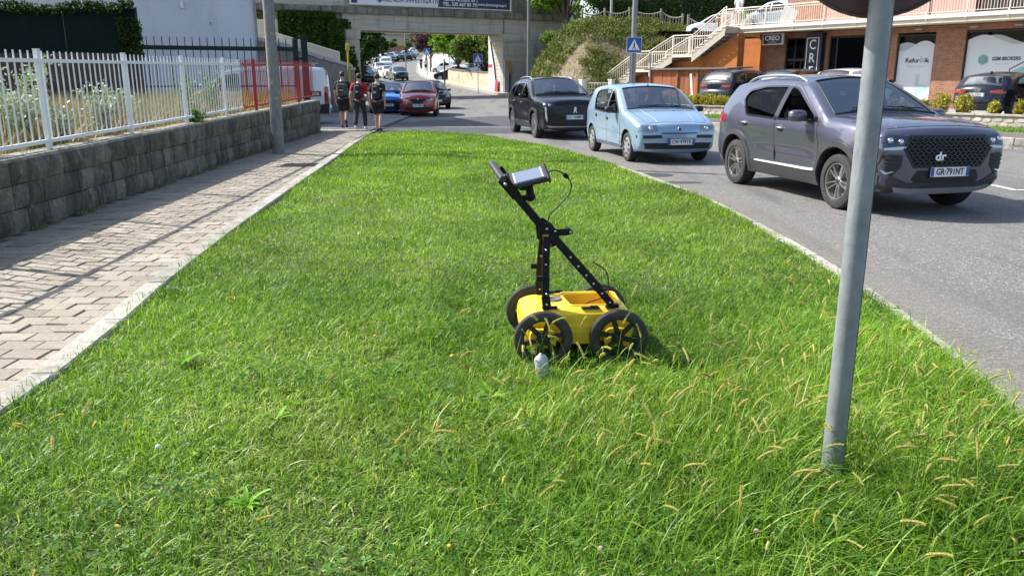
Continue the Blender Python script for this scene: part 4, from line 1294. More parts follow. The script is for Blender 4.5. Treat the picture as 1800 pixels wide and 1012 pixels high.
# cable in a loop from the tablet down to the joint
cp = [c + xdir * .118, c + xdir * .16 + Vector((0, 0, .005)), c + xdir * .215 + Vector((.0, 0, -.03)), (-.03, .0, 1.05), (-.035, 0, .985), (-.085, 0, .925), (-.14, 0, .87), (-.165, 0, .81), (-.16, 0, .73)]
cc = [Vector(p) for p in catmull([tuple(p) for p in cp], 6)]
m = MB(); m.tube(cc, .0042, 7); cab = m.build('cable', M('cable black', (.01, .01, .01), .5), cart)
m = MB(); m.tube(cc[12:16], [.010, .014, .014, .010], 8); m.build('cable_connector', BKM, cab)
# cable in the recess
cp = catmull([(-.02, -.15, .318), (.0, -.08, .29), (.05, -.02, .265), (.10, .03, .28), (.2, .07, .30), (.24, .13, .33), (.22, .12, .46), (.12, .06, .54)], 6)
m = MB(); m.tube([Vector(p) for p in cp], .004, 6); c2 = m.build('cable', M('cable black', (.01, .01, .01)), cart)
m = MB(); m.tube([Vector(p) for p in cp[11:16]], [.008, .013, .013, .013, .008], 8); m.build('cable_connector', BKM, c2)
# spray can
can = empty('spray_can', (.165, 3.95, .012), .3, 'white metal spray can standing in the grass by the cart wheel', 'spray can')
m = MB(); m.lathe([(.033, 0), (.036, .004), (.036, .125), (.034, .132), (.031, .136)], 28, 'Z'); m.build('body', M('can white print', (.44, .455, .49), .4, .3, var=.3, scale=45, stain=((.25, .28, .42), 30, .58, .62)), can)
m = MB(); m.lathe([(.031, .136), (.027, .143), (.019, .147), (.011, .148), (.011, .153), (.001, .154)], 24, 'Z'); m.build('shoulder', M('can metal', (.55, .56, .58), .28, .85), can)
m = MB(); m.lathe([(.006, .152), (.006, .157), (.001, .158)], 14, 'Z'); m.build('nozzle', M('nozzle white', (.7, .7, .7), .4), can)
can.rotation_euler = (R(-4), R(-6), .3)
# traffic sign seen from behind on a grey steel pole
sg = empty('traffic_sign', (1.235, 2.86, 0), 0, 'round rusty backed traffic sign on a grey steel pole in the grass', 'traffic sign')
gal = M('galvanised pole', (.215, .235, .245), .55, .25, var=.22, scale=14, bmp=.12, bscale=90, stain=((.36, .37, .37), 22, .55, .75, (1, 1, .12)))
m = MB(); rp_ = .040; gv = [(rp_ * math.cos(t), rp_ * math.sin(t)) for t in np.linspace(R(-35), R(275), 44)]
gv += [(rp_ * .55 * math.cos(R(-72)), rp_ * .55 * math.sin(R(-72)))]   # lock groove along the tube
gv = gv[:-1] + [(.006, -rp_ * .99), (.007, -rp_ * .72), (.016, -rp_ * .70), (.017, -rp_ * .93)]
N_ = len(gv); vs = [(a, b_, z) for z in (-.1, 3.2) for a, b_ in gv]
m.add(vs, [(i, (i + 1) % N_, N_ + (i + 1) % N_, N_ + i) for i in range(N_)], 0, True); m.add(vs[N_:], [tuple(range(N_))])
pole = m.build('pole', gal, sg, sharp=35); pole.rotation_euler = (0, 0, R(38))
rust = M('rusty sign back', (.075, .062, .055), .7, .3, var=.35, scale=9, bmp=.2, stain=((.16, .055, .025), 5, .45, .7))
m = MB(); m.lathe([(.001, .004), (.325, .004), (.332, -.010), (.338, -.010), (.338, .010), (.325, .016), (.001, .016)], 56, 'Y', (0, .056, 2.07 + .0)); sb = m.build('sign_disc', rust, sg, fix=True, sharp=40)
for dz in (-.16, .16):
 m = MB(); m.box((0, .047, 2.07 + dz), (.34, .018, .04)); m.tube([(0.046 * math.cos(t), .046 * math.sin(t), 2.07 + dz) for t in np.linspace(0, math.pi * 2, 20)], .006, 5); m.build('clamp', rust, sg)
# ---------------------------------------------------------------- far pavement, planter, shops, stairs on the right
FO = (6.2, 26.3); FA = math.atan2(-.788, .6155)
FE = Vector((.6155, -.788, 0)); FN = Vector((.788, .6155, 0))
def F3(s, o, z): return Vector((FO[0] + FE.x * s + FN.x * o, FO[1] + FE.y * s + FN.y * o, z))
def fframe(name, label=None, cat=None, group=None): return empty(name, (FO[0], FO[1], 0), FA, label, cat, group)
# kerbs, far pavement, verge
def band(mb, s0, s1, o0, o1, z0, z1):
 mb.add([F3(s0, o0, z0), F3(s1, o0, z0), F3(s1, o1, z1), F3(s0, o1, z1)], [(0, 1, 2, 3)])
m = MB(); band(m, -8.2, 22, .14, 2.45, .05, .06)
props(m.build('far_pavement', M('far paving', (.40, .37, .32), .85, var=.2, scale=5, bmp=.2, stain=((.26, .24, .2), 1.5, .5, .75))), kind='structure')
m = MB(); band(m, -8, 22, 2.6, 4.9, .17, .20)
props(m.build('verge', CLAY()), kind='structure')
m = MB(); band(m, -12, 22, 5.1, 15.3, .30, .34)
props(m.build('parking_deck', M('parking paving', (.28, .27, .25), .85, var=.25, scale=3)), kind='structure')
for nm, o_, w_, t_ in (('outer_kerb', 0, .15, .07), ('verge_kerb', 2.45, .17, .21)):
 kb = MB(); kb.box((7, o_ + w_ / 2, t_ / 2 - .1), (30, w_ - .01, t_ + .15)); o = kb.build(nm, M('kerb joint', (.17, .16, .14))); o.location = (FO[0], FO[1], 0); o.rotation_euler = (0, 0, FA); props(o, kind='structure')
 pr = MB(); pr.box((0, 0, 0), (.985, w_, .22), bev=.015); me = pr.mesh('kerb_stone', kerb_mat())
 for i in range(30): link('kerb_stone', me, o, (-7.5 + i, w_ / 2, t_ - .11 + random.uniform(-.004, .004)))
def verge_area(rng, n):
 s = rng.uniform(-10, 12, n); o = rng.uniform(2.62, 4.95, n)
 return np.stack([FO[0] + FE.x * s + FN.x * o, FO[1] + FE.y * s + FN.y * o], 1)
blades('verge_grass', 26000, verge_area, .10, .014, ['#35591c', '#4f7a28', '#6a9436', '#86ab48'], .5, lambda x, y: .17, .35, 14, label='short green grass on the verge below the planter wall', cat='grass')
pw = fframe('planter_wall', 'low pale stone planter wall with a concrete coping in front of the shops', 'wall')
stm = M('pale field stone', (.50, .45, .37), .9, var=.22, scale=8, bmp=.5, bscale=40, rand=.3, stain=((.27, .24, .2), 6, .55, .8))
m = MB(); m.box((4, 5.02, .30), (30, .20, .40)); m.build('core', M('stone mortar', (.36, .33, .28), .95, var=.2), pw)
random.seed(31); sh = []
for k in range(6):
 t = MB(); n_ = random.choice((5, 6)); ppts = [((.5 + random.uniform(-.1, .08)) * math.cos(2 * math.pi * i / n_ + .3), (.5 + random.uniform(-.1, .08)) * math.sin(2 * math.pi * i / n_ + .3)) for i in range(n_)]
 t.prism(round_poly(ppts, .12, 1), 0, .03, 'XZ'); sh.append(t.mesh('stone', stm))
for i in range(60):
 for j in range(2):
  s_ = -6.5 + i * .31 + (j % 2) * .15 + random.uniform(-.04, .04)
  o = link('stone', random.choice(sh), pw, (s_, 4.905, .255 + j * .135 + random.uniform(-.015, .015))); o.scale = (random.uniform(.24, .31), 1, random.uniform(.13, .165))
for i in range(15):
 m = MB(); m.box((-10 + i * 2 + 1, 5.02, .525), (1.985, .30, .06), bev=.008); m.build('coping', kerb_mat(), pw)
YG = ['#6d7a22', '#a39a35', '#c0ac46', '#4c5f1c', '#d2c062']
random.seed(41)
for i, s_ in enumerate([-7.6 + .34 * k for k in range(18)] + [-1.3, -.9, -.5, .0, .4, .8, 1.2, 1.6, 2.0, 2.4, 2.8, 3.2, 3.6, 3.9, 4.15, 4.75, 5.45, 6.25, 7.0, 7.5]):
 big = s_ in (4.75, 5.45)
 h = .62 if big else random.uniform(.36, .5); w_ = .30 if big else random.uniform(.2, .27)
 if s_ > 6: w_ = .16
 sp_ = s_ + random.uniform(-.05, .05)
 r_ = empty('shrub', F3(sp_, 5.42, .50), random.uniform(0, 6), ('larger square yellow green shrub hiding the black hatchback bumper' if s_ == 4.75 else 'larger yellow green shrub on the planter, beside the square one' if big else 'small rounded yellow green shrub on the planter in front of the orange shed' if s_ < -1.4 else 'small yellow green shrub on the planter in front of the white shop windows'), 'shrub', None if big else 'yellow green shrubs before the shed' if s_ < -1.4 else 'yellow green shrubs before the shop windows')
 m = MB()
 for k in range(4): m.tube([(0, 0, -.1), (random.uniform(-.1, .1), random.uniform(-.1, .1), h * .8)], .01, 5)
 m.build('stem', M('shrub stem', (.12, .09, .05), .9), r_)
 rg = np.random.default_rng(300 + i); d = rg.normal(0, 1, (90, 3)); d /= np.linalg.norm(d, axis=1, keepdims=True); d *= rg.uniform(.55, 1, (90, 1))
 cs = d * np.array([w_, w_ * .9, h * .55]) + np.array([0, 0, h * .5])
 V, F = leaf_cloud(cs, 1100 if not big else 1700, .055, (.03, .03, .03), 400 + i, .6, .3)
 fast_mesh('leaves', V, F, leafmat('shrub leaf', YG, .3), None, r_)
# ---- brick shops under the terrace
bd = fframe('shop_building', 'brick fronted shop building under a cream terrace slab', 'building')
def brick_mat():
 if 'brick' in MATS: return MATS['brick']
 m, t, b = new_mat('brick')
 co = N(t, 'ShaderNodeTexCoord'); mp = N(t, 'ShaderNodeMapping'); t.links.new(co.outputs['Object'], mp.inputs[0])
 sx = N(t, 'ShaderNodeSeparateXYZ'); t.links.new(mp.outputs[0], sx.inputs[0])
 ad = N(t, 'ShaderNodeMath', operation='ADD'); t.links.new(sx.outputs[0], ad.inputs[0]); t.links.new(sx.outputs[1], ad.inputs[1])
 cx = N(t, 'ShaderNodeCombineXYZ'); t.links.new(ad.outputs[0], cx.inputs[0]); t.links.new(sx.outputs[2], cx.inputs[1])
 bt = N(t, 'ShaderNodeTexBrick'); t.links.new(cx.outputs[0], bt.inputs[0])
 bt.inputs['Scale'].default_value = 1.0; bt.inputs['Brick Width'].default_value = .26; bt.inputs['Row Height'].default_value = .075; bt.inputs['Mortar Size'].default_value = .008
 bt.inputs['Color1'].default_value = (.36, .15, .075, 1); bt.inputs['Color2'].default_value = (.27, .10, .05, 1); bt.inputs['Mortar'].default_value = (.30, .24, .19, 1)
 f = noise(t, 6, 5, .6, geoco(t))
 c = mixc(t, 1, bt.outputs['Color'], ramp(t, f, [(.25, .75), (.75, 1.2)]), 'MULTIPLY')
 t.links.new(c, b.inputs['Base Color']); b.inputs['Roughness'].default_value = .85
 bump(t, b, bt.outputs['Fac'], -.6, .01)
 return m
BK = brick_mat()
OF = 14.95
for s0, s1 in ((-8.8, -7.44), (-5.33, -5.12), (-2.65, -1.86), (-.2, 1.0), (4.6, 5.8), (9.2, 10.6)):
 m = MB(); m.box(((s0 + s1) / 2, OF + .2, 1.9), (s1 - s0, .45, 3.3)); m.build('brick_pier', BK, bd)
m = MB(); m.box((1, OF + .22, 3.60), (20, .42, .25)); m.build('brick_lintel', BK, bd)
FRM = M('window frame dark', (.03, .03, .032), .4, .3, var=.1)
shopgl = glass('shop glass', (.45, .5, .5), .8)
dark_in = M('shop interior dark', (.02, .02, .022), .8, var=.3, scale=1)
m = MB(); m.box((1, OF + 3.2, 1.9), (20, .1, 3.6)); m.box((1, OF + 1.8, .33), (20, 3, .05)); m.box((1, OF + 1.8, 3.75), (20, 3, .05)); m.build('interior', dark_in, bd)
def window(s0, s1, z0, z1, mat, mull=()):
 f = MB()
 for s_ in (s0 + .03, s1 - .03) + tuple(mull): f.box((s_, OF + .12, (z0 + z1) / 2), (.06, .10, z1 - z0))
 for z in (z0 + .03, z1 - .03): f.box(((s0 + s1) / 2, OF + .12, z), (s1 - s0 - .12, .098, .06))
 o = f.build('window', FRM, bd); g_ = MB(); g_.box(((s0 + s1) / 2, OF + .13, (z0 + z1) / 2), (s1 - s0 - .1, .012, z1 - z0 - .1)); g_.build('pane', mat, o)
 return o
wcreo = window(-7.44, -5.33, .4, 3.47, shopgl, (-6.95, -6.3))
m = MB(); m.box((-6.6, OF + .115, 2.45), (1.5, .06, .12)); m.build('transom', M('frame maroon', (.07, .012, .014), .5), wcreo)
for s_ in (-6.6, -6.05):
 m = MB(); m.box((s_, OF + .10, 1.4), (.05, .05, 2.0)); m.build('door_stile', M('frame maroon', (.07, .012, .014)), wcreo)
window(-5.12, -2.65, .5, 3.45, shopgl, (-4.75,))
m = MB(); m.box((-4.93, OF + .19, 1.97), (.28, .02, 2.8)); m.build('pale_blind', M('blind pale green', (.35, .42, .40), .6), bd)
film = M('window film', (.62, .64, .66), .35, var=.02)
w1 = window(-1.86, -.2, .5, 3.40, shopgl)
w2 = window(1.0, 4.6, .42, 3.45, shopgl, ())
window(5.8, 9.2, .42, 3.45, shopgl)
def film_poly(s0, s1, z0, wave, win, tone, off):
 n_ = 30; top = [(s0 + (s1 - s0) * i / n_, wave(s0 + (s1 - s0) * i / n_)) for i in range(n_ + 1)]
 v, f = cdt_fill([(s0, z0), (s1, z0)] + top[::-1])
 mm = MB(); mm.add([(a, OF + off, b) for a, b in v], [tuple(t) for t in f]); return mm.build('window_film', tone, win)
fgrey = M('window film grey', (.42, .44, .46), .35, var=.02); teal = M('film teal', (.24, .46, .45), .4, var=.03); ink = M('film ink', (.015, .017, .02), .4, var=0)
film_poly(-1.82, -.24, .55, lambda s: 2.98 + .10 * math.sin(s * 3.6 + .6), w1, fgrey, .118)
film_poly(-1.82, -.24, .55, lambda s: 2.93 + .20 * math.sin(s * 3.2 + 3.8), w1, film, .114)
film_poly(1.04, 4.56, .47, lambda s: 3.10 + .17 * math.sin(s * 2.6 + 2.4), w2, fgrey, .118)
film_poly(1.04, 4.56, .47, lambda s: 3.08 + .20 * math.sin(s * 2.5 + 3.7), w2, film, .114)
T = lambda txt, size, mat, par, s_, z, **k: put_text(txt, size, mat, par, (s_, OF + .108, z), (1, 0, 0), (0, 0, 1), depth=.003, **k)
T('Refur', .27, ink, w1, -.845, 2.32, bold=.005, sx=1.05, align='RIGHT'); T('b', .33, teal, w1, -.75, 2.345, bold=.006); T('ik', .27, ink, w1, -.64, 2.32, bold=.005, sx=1.05, align='LEFT')
T('Bring is Back', .085, fgrey, w1, -.98, 2.08, spacing=1.6)
def poly_face(par, name, pts, mat, off):
 v, f = cdt_fill(pts); mm = MB(); mm.add([(a, OF + off, b) for a, b in v], [tuple(t) for t in f]); return mm.build(name, mat, par)
pale_teal = M('film pale teal', (.42, .55, .55), .4, var=.03)
poly_face(w1, 'letter_shape', [(-.95, .75), (-.78, .75), (-.78, 1.0), (-.5, 1.0), (-.4, 1.15), (-.4, 1.3), (-.78, 1.3), (-.78, 1.75), (-.95, 1.75)], pale_teal, .109)
T('GSM BROKERS', .20, ink, w2, 2.07, 2.33, bold=.005, italic=.12, sx=.82, align='LEFT')
T('BUSINESS', .075, fgrey, w2, 2.55, 2.13, spacing=2.2)
def hexlogo(par, cx, cz, r_, thick, mats, off):
 H = [(cx + r_ * math.cos(R(90 + 60 * i)), cz + r_ * math.sin(R(90 + 60 * i))) for i in range(6)]
 poly_face(par, 'hex_logo', H, mats[0], off)
 for k in range(6):          # S-like bars
  a = H[k]; b_ = H[(k + 1) % 6]; c = (cx, cz)
  for t in (.34, .70):
   q = [(c[0] + (a[0] - c[0]) * t, c[1] + (a[1] - c[1]) * t), (c[0] + (b_[0] - c[0]) * t, c[1] + (b_[1] - c[1]) * t)]
   d = thick
   u = (q[1][0] - q[0][0], q[1][1] - q[0][1]); l = math.hypot(*u); nn = (-u[1] / l * d, u[0] / l * d)
   q0 = (q[0][0] + u[0] * .12, q[0][1] + u[1] * .12) if k % 2 else q[0]
   poly_face(par, 'logo_line', [q0, q[1], (q[1][0] + nn[0], q[1][1] + nn[1]), (q0[0] + nn[0], q0[1] + nn[1])], mats[1], off - .003)
hexlogo(w2, 1.74, 2.31, .23, .02, (teal, ink), .109)
poly_face(w2, 'logo_outline', [(3.75 + 1.08 * math.cos(R(90 + 60 * i)) * (1 if 1 else 1) - .05, 1.40 + 1.08 * math.sin(R(90 + 60 * i))) for i in range(4)], ink, .110)
poly_face(w2, 'logo_outline', [(3.70 + 1.03 * math.cos(R(90 + 60 * i)), 1.40 + 1.03 * math.sin(R(90 + 60 * i))) for i in range(4)], film, .108)
poly_face(w2, 'logo_shape', [(3.70 + .94 * math.cos(R(90 + 60 * i)), 1.40 + .94 * math.sin(R(90 + 60 * i))) for i in range(4)], teal, .106)
for z in (1.0, 1.45, 1.9):
 poly_face(w2, 'logo_line', [(2.98, z), (3.6, z + .28), (3.6, z + .38), (2.98, z + .10)], film, .103)
# slab, soffit, balustrade
SLAB = M('terrace cream render', (.62, .55, .42), .8, var=.1, scale=2, stain=((.42, .36, .27), 3, .55, .8))
m = MB(); m.box((2.33, 17.5, 3.90), (23.85, 7.6, .30)); m.build('terrace_slab', SLAB, bd)
m = MB()
vs = []
cs_, co_, rr0 = -9.6, 15.5, 1.8          # rounded end of the terrace
arc = [(cs_ - rr0 * math.sin(t), co_ - rr0 * math.cos(t)) for t in np.linspace(0, math.pi / 2, 12)]
m.prism(arc + [(cs_ - rr0, 21.2), (cs_, 21.2)], 3.76, 4.04, 'XY'); m.build('terrace_slab', SLAB, bd, fix=True)
edge_ = M('edge stone white', (.60, .58, .55), .6, var=.08, scale=4)
m = MB(); m.box((2, 13.66, 4.0), (23.3, .06, .16)); m.build('edge_stone', edge_, bd)
m = MB(); m.add([(a + (-.03 if 0 else 0), b_, z) for z in (3.92, 4.08) for a, b_ in [(cs_ - (rr0 + .04) * math.sin(t), co_ - (rr0 + .04) * math.cos(t)) for t in np.linspace(0, math.pi / 2, 12)]], [(i, i + 1, 13 + i, 12 + i) for i in range(11)], 0, True); m.build('edge_stone', edge_, bd)
RAIL = M('rail cream paint', (.66, .60, .52), .5, var=.08, scale=10)
path = [(12.6, 13.72), (cs_, 13.72)] + [(cs_ - (rr0 - .02) * math.sin(t), co_ - (rr0 - .02) * math.cos(t)) for t in np.linspace(.15, math.pi / 2, 10)] + [(cs_ - rr0 + .02, 17.5)]
rl = MB(); rl.tube([(a, b_, 4.92) for a, b_ in path], .032, 8)
rlo = rl.build('balustrade', RAIL, bd)
for z in (4.16, 4.82):
 m = MB(); m.tube([(a, b_, z) for a, b_ in path], .014, 6); m.build('rail', RAIL, rlo)
pl_ = np.array(path); sl_ = np.concatenate([[0], np.cumsum(np.linalg.norm(np.diff(pl_, axis=0), axis=1))])
bal = MB()
for q in np.arange(.05, sl_[-1], .115):
 bal.beam((np.interp(q, sl_, pl_[:, 0]), np.interp(q, sl_, pl_[:, 1]), 4.16), (np.interp(q, sl_, pl_[:, 0]), np.interp(q, sl_, pl_[:, 1]), 4.82), .016, .016)
o = bal.build('balusters', RAIL, rlo); o['kind'] = 'stuff'
for q in np.arange(.3, sl_[-1], 1.55):
 m = MB(); a, b_ = np.interp(q, sl_, pl_[:, 0]), np.interp(q, sl_, pl_[:, 1]); m.beam((a, b_ - .05, 3.86), (a, b_ - .05, 4.18), .05, .05); m.beam((a, b_, 4.05), (a, b_, 4.92), .045, .045); m.build('baluster_post', RAIL, rlo)
# upper storey
pink = M('pink shutter', (.50, .26, .22), .6, var=.06)
UP = 15.6
m = MB(); m.box((-7.0, UP + .3, 6), (2.0, .6, 4)); m.build('brick_pier', BK, bd)
m = MB(); m.box((4, UP + 1.2, 6.5), (20, .2, 5)); m.build('upper_wall', BK, bd)
for s0, s1 in ((-5.95, -3.6), (-3.5, -1.0), (-.9, 1.0)):
 for k in range(int((s1 - s0) / .1)):
  m = MB(); m.box((s0 + .05 + k * .1, UP + .1, 5.4), (.092, .03, 2.7)); m.build('shutter_slat', pink, bd)
m = MB(); m.box((2.8, UP + .1, 5.4), (3.4, .05, 2.7)); w3 = m.build('window', M('upper glass dark', (.02, .022, .025), .1), bd)
for k in range(12):
 m = MB(); m.box((1.2 + k * .29, UP + .05, 5.4), (.03, .04, 2.7)); m.build('bar', M('bar dark red', (.10, .03, .03), .5), w3)
m = MB(); m.box((8, UP + .1, 5.4), (6, .05, 2.7)); m.build('shutter', pink, bd)
m = MB(); m.box((-8.85, UP + 3.0, 5.9), (1.9, .1, 2.2)); m.build('pale_panel', M('pale panel', (.60, .60, .58), .6), bd)
m = MB(); m.box((4, UP + 3, 9.1), (22, 7, .3)); m.build('roof_slab', SLAB, bd)
# orange bay under the terrace
ORG = M('orange render', (.40, .125, .025), .85, var=.12, scale=2, stain=((.20, .06, .02), 1.2, .5, .8))
m = MB(); m.box((-8.75, 17.0, 1.9), (.2, 4.2, 3.7)); m.box((-10.8, 18.9, 1.9), (4.2, .2, 3.7)); m.box((-12.55, 16.3, 1.9), (.35, .35, 3.7)); m.build('orange_wall', ORG, bd)
m = MB(); m.box((-9.9, 18.7, 3.35), (1.6, .12, .25)); m.build('roller_box', M('roller dark', (.10, .05, .03), .6), bd)
# fascia lamps and camera
for s_ in (-.9, 1.35, 3.0):
 m = MB(); m.tube([(s_, 14.9, 3.74), (s_, 14.8, 3.62)], .015, 6); m.box((s_, 14.78, 3.60), (.28, .14, .05), Matrix.Rotation(.3, 3, 'X')); m.build('flood_lamp', M('lamp grey', (.4, .4, .4)), bd)
m = MB(); m.ball((-2.25, 15.1, 3.42), (.09, .09, .09), 10, 7); m.box((-2.25, 15.15, 3.5), (.08, .1, .08)); m.build('camera_dome', M('lamp white', (.7, .7, .7)), bd)
# signs of the shop
navy = M('sign navy', (.008, .010, .022), .35, var=.1); lw_ = M('sign letter white', (.75, .75, .74), .5, var=0)
s1 = fframe('shop_sign', 'small framed dark sign reading CREO hanging at the corner pier', 'sign')
m = MB(); m.box((-7.66, 14.2, 3.42), (1.12, .12, .52)); m.build('frame', M('sign frame pale', (.62, .58, .52), .5), s1)
m = MB(); m.box((-7.66, 14.13, 3.42), (1.02, .02, .43)); f1 = m.build('panel', navy, s1)
put_text('CREO', .30, lw_, f1, (-7.67, 14.115, 3.46), (1, 0, 0), (0, 0, 1), bold=.003, sx=1.05); put_text('ALTERNATIVE', .06, lw_, f1, (-7.67, 14.115, 3.27), (1, 0, 0), (0, 0, 1), spacing=1.3)
m = MB(); m.box((-7.66, 14.25, 3.72), (.05, .05, .12)); m.build('hanger', FRM, s1)
m = MB(); m.box((-7.95, 15.0, 2.98), (.22, .1, .22)); m.build('meter_box', M('lamp white', (.7, .7, .7)), bd)
s2 = fframe('shop_sign', 'tall dark vertical sign with white outlined letters CREO beside the shop door', 'sign')
m = MB(); m.box((-5.72, 14.85, 2.1), (.86, .5, 3.1)); f2 = m.build('panel', navy, s2)
fr_ = [(-6.05, .9), (-5.45, .9), (-5.45, 3.42), (-6.05, 3.42)]
m = MB()
for i in range(4):
 a, b_ = fr_[i], fr_[(i + 1) % 4]; m.beam((a[0], 14.595, a[1]), (b_[0], 14.595, b_[1]), .03, .02, up=(0, 1, 0))
m.build('outline', lw_, f2)
for i, ch in enumerate('CREO'): put_text(ch, .62, lw_, f2, (-5.75, 14.59, 3.10 - i * .60), (1, 0, 0), (0, 0, 1), sx=.85, bold=.004)
# ---- outside stairs with rails
stp = fframe('staircase', 'cream stone staircase with pale railings climbing to the terrace', 'staircase')
STEP = M('step stone', (.60, .54, .44), .7, var=.12, scale=6)
UND = M('stair stringer grey', (.42, .38, .32), .8, var=.15, scale=4)
flights = [(-9.3, 4.04, -11.3, 2.80, 8), (-12.6, 2.80, -14.2, 2.08, 5), (-15.2, 2.08, -18.6, .30, 11)]
O0, O1 = 12.6, 13.9
rail_pts = []
for fi, (sa, za, sb, zb, n_) in enumerate(flights):
 ds, dz = (sb - sa) / n_, (zb - za) / n_
 for k in range(n_):
  s_ = sa + ds * (k + .5); z = za + dz * k
  m = MB(); m.box((s_, (O0 + O1) / 2, z - .03), (abs(ds) + .04, O1 - O0 + .06, .05)); tr_ = m.build('step', STEP, stp)
  m = MB(); m.box((s_, (O0 + O1) / 2, z - .055 + dz / 2 - .04), (abs(ds), O1 - O0, abs(dz) + .12)); m.build('riser', UND, tr_)
 for o_ in (O0 - .04, O1 + .04):
  m = MB(); m.add([(sa, o_, za - .1), (sb, o_, zb - .1), (sb, o_, zb - .42), (sa, o_, za - .42)], [(0, 1, 2, 3)]); m.build('stringer', UND, stp)
 rail_pts += [(sa, za), (sb, zb)]
m = MB(); m.box((-11.95, 13.25, 2.72), (1.36, 1.36, .16)); m.build('landing', STEP, stp)
m = MB(); m.box((-14.7, 13.25, 2.00), (1.06, 1.36, .16)); m.build('landing', STEP, stp)
for o_ in (O0, O1):
 m = MB(); m.tube([(s_, o_, z + .92) for s_, z in rail_pts], .028, 8); hr = m.build('handrail', RAIL, stp)
 m = MB(); m.tube([(s_, o_, z + .80) for s_, z in rail_pts], .012, 6); m.tube([(s_, o_, z + .12) for s_, z in rail_pts], .012, 6); m.build('rail', RAIL, hr)
 rp_ = np.array(rail_pts); m = MB()
 for s_ in np.arange(-18.5, -9.3, .15):
  z = np.interp(s_, rp_[::-1, 0], rp_[::-1, 1]); m.beam((s_, o_, z + .1), (s_, o_, z + .82), .016, .016)
 bb = m.build('balusters', RAIL, hr); bb['kind'] = 'stuff'
 for s_, z in rail_pts:
  m = MB(); m.beam((s_, o_, z), (s_, o_, z + .92), .045, .045); m.build('post', RAIL, hr)
m = MB(); m.prism([(-8.8, 3.7), (-11.3, 2.45), (-12.6, 2.45), (-14.2, 1.72), (-15.2, 1.7), (-17.5, .3), (-8.8, .3)], 13.0, 13.5, 'XZ'); m.build('stair_wall', ORG, stp, fix=True)
gp_ = M('white post', (.68, .68, .66), .5, var=.06)
for i, (s_, o_) in enumerate([(-17.2, 8.6), (-16.0, 9.4), (-14.6, 10.2)]):
 m = MB(); m.box((0, 0, .75), (.26, .26, 1.5), bev=.02); m.box((0, 0, 1.52), (.3, .3, .06)); o = m.build('white_post', gp_)
 o.location = F3(s_, o_, 0); o.rotation_euler = (0, 0, FA)
 props(o, ['square white post left of the stair foot', 'square white post in front of the stair foot', 'square white post beside the orange shed'][i], 'post')
gt_ = fframe('low_railing', 'low pale railing between the white posts at the stair foot', 'railing')
m = MB()
for z in (1.05, 1.35, .6): m.tube([(-17.2, 8.6, z), (-16.0, 9.4, z), (-14.6, 10.2, z)], .02, 6)
for t in np.arange(0, 1, .05): m.beam((-17.2 + 2.6 * t, 8.6 + 1.6 * t, .3), (-17.2 + 2.6 * t, 8.6 + 1.6 * t, 1.35), .015, .015)
m.build('bars', RAIL, gt_)
# ---- wooden shed
shd = fframe('wooden_shed', 'orange brown board shed with a flat grey roof under the stairs', 'shed')
BRD = M('shed board', (.30, .095, .03), .8, var=.22, scale=9, rand=.22, stain=((.12, .05, .025), 3, .5, .8, (1, 1, .3)))
for i in range(16):
 m = MB(); m.box((-12.95 + i * .29, 11.5 + random.uniform(-.01, .01), 1.15), (.275, .04, 1.7)); m.build('board', BRD, shd)
for s_ in (-13.0, -11.2, -9.9, -9.1, -8.4):
 m = MB(); m.box((s_, 11.44, 1.15), (.09, .07, 1.75)); m.build('post', M('shed post', (.22, .09, .035), .8, var=.2), shd)
m = MB(); m.box((-10.7, 12.3, 2.07), (5.3, 2.0, .06), Matrix.Rotation(.04, 3, 'X')); m.build('roof', M('shed roof', (.10, .09, .08), .8, var=.3), shd)
m = MB(); m.box((-13.1, 12.2, 1.15), (.05, 1.4, 1.7)); m.box((-8.4, 12.2, 1.15), (.05, 1.4, 1.7)); m.build('side', BRD, shd)
m = MB(); m.box((-9.5, 11.46, 1.55), (.5, .05, .35)); m.build('opening', M('pit dark', (.01, .01, .01)), shd)
RW_ = M('barrier white', (.75, .74, .72), .5, var=.05)
for i, (s_, z0, z1, tilt) in enumerate([(-9.75, .75, 1.75, .14), (-8.75, .5, 1.35, 0.0)]):
 q = empty('marker_pole', F3(s_, 11.2 - .4, .35), FA, ['white board leaning on the shed front', 'short red and white marker pole beside the shed'][i], 'pole')
 for k in range(4):
  m = MB(); zz = (z1 - z0) / 4; m.box((tilt * zz * (k - 2) * -1, 0, z0 - .3 + zz * (k + .5)), (.11 if i == 0 else .08, .03, zz), Matrix.Rotation(-tilt, 3, 'Y')); m.build('stripe', RW_ if (i == 0 or k % 2) else M('barrier red', (.50, .03, .02), .5), q)
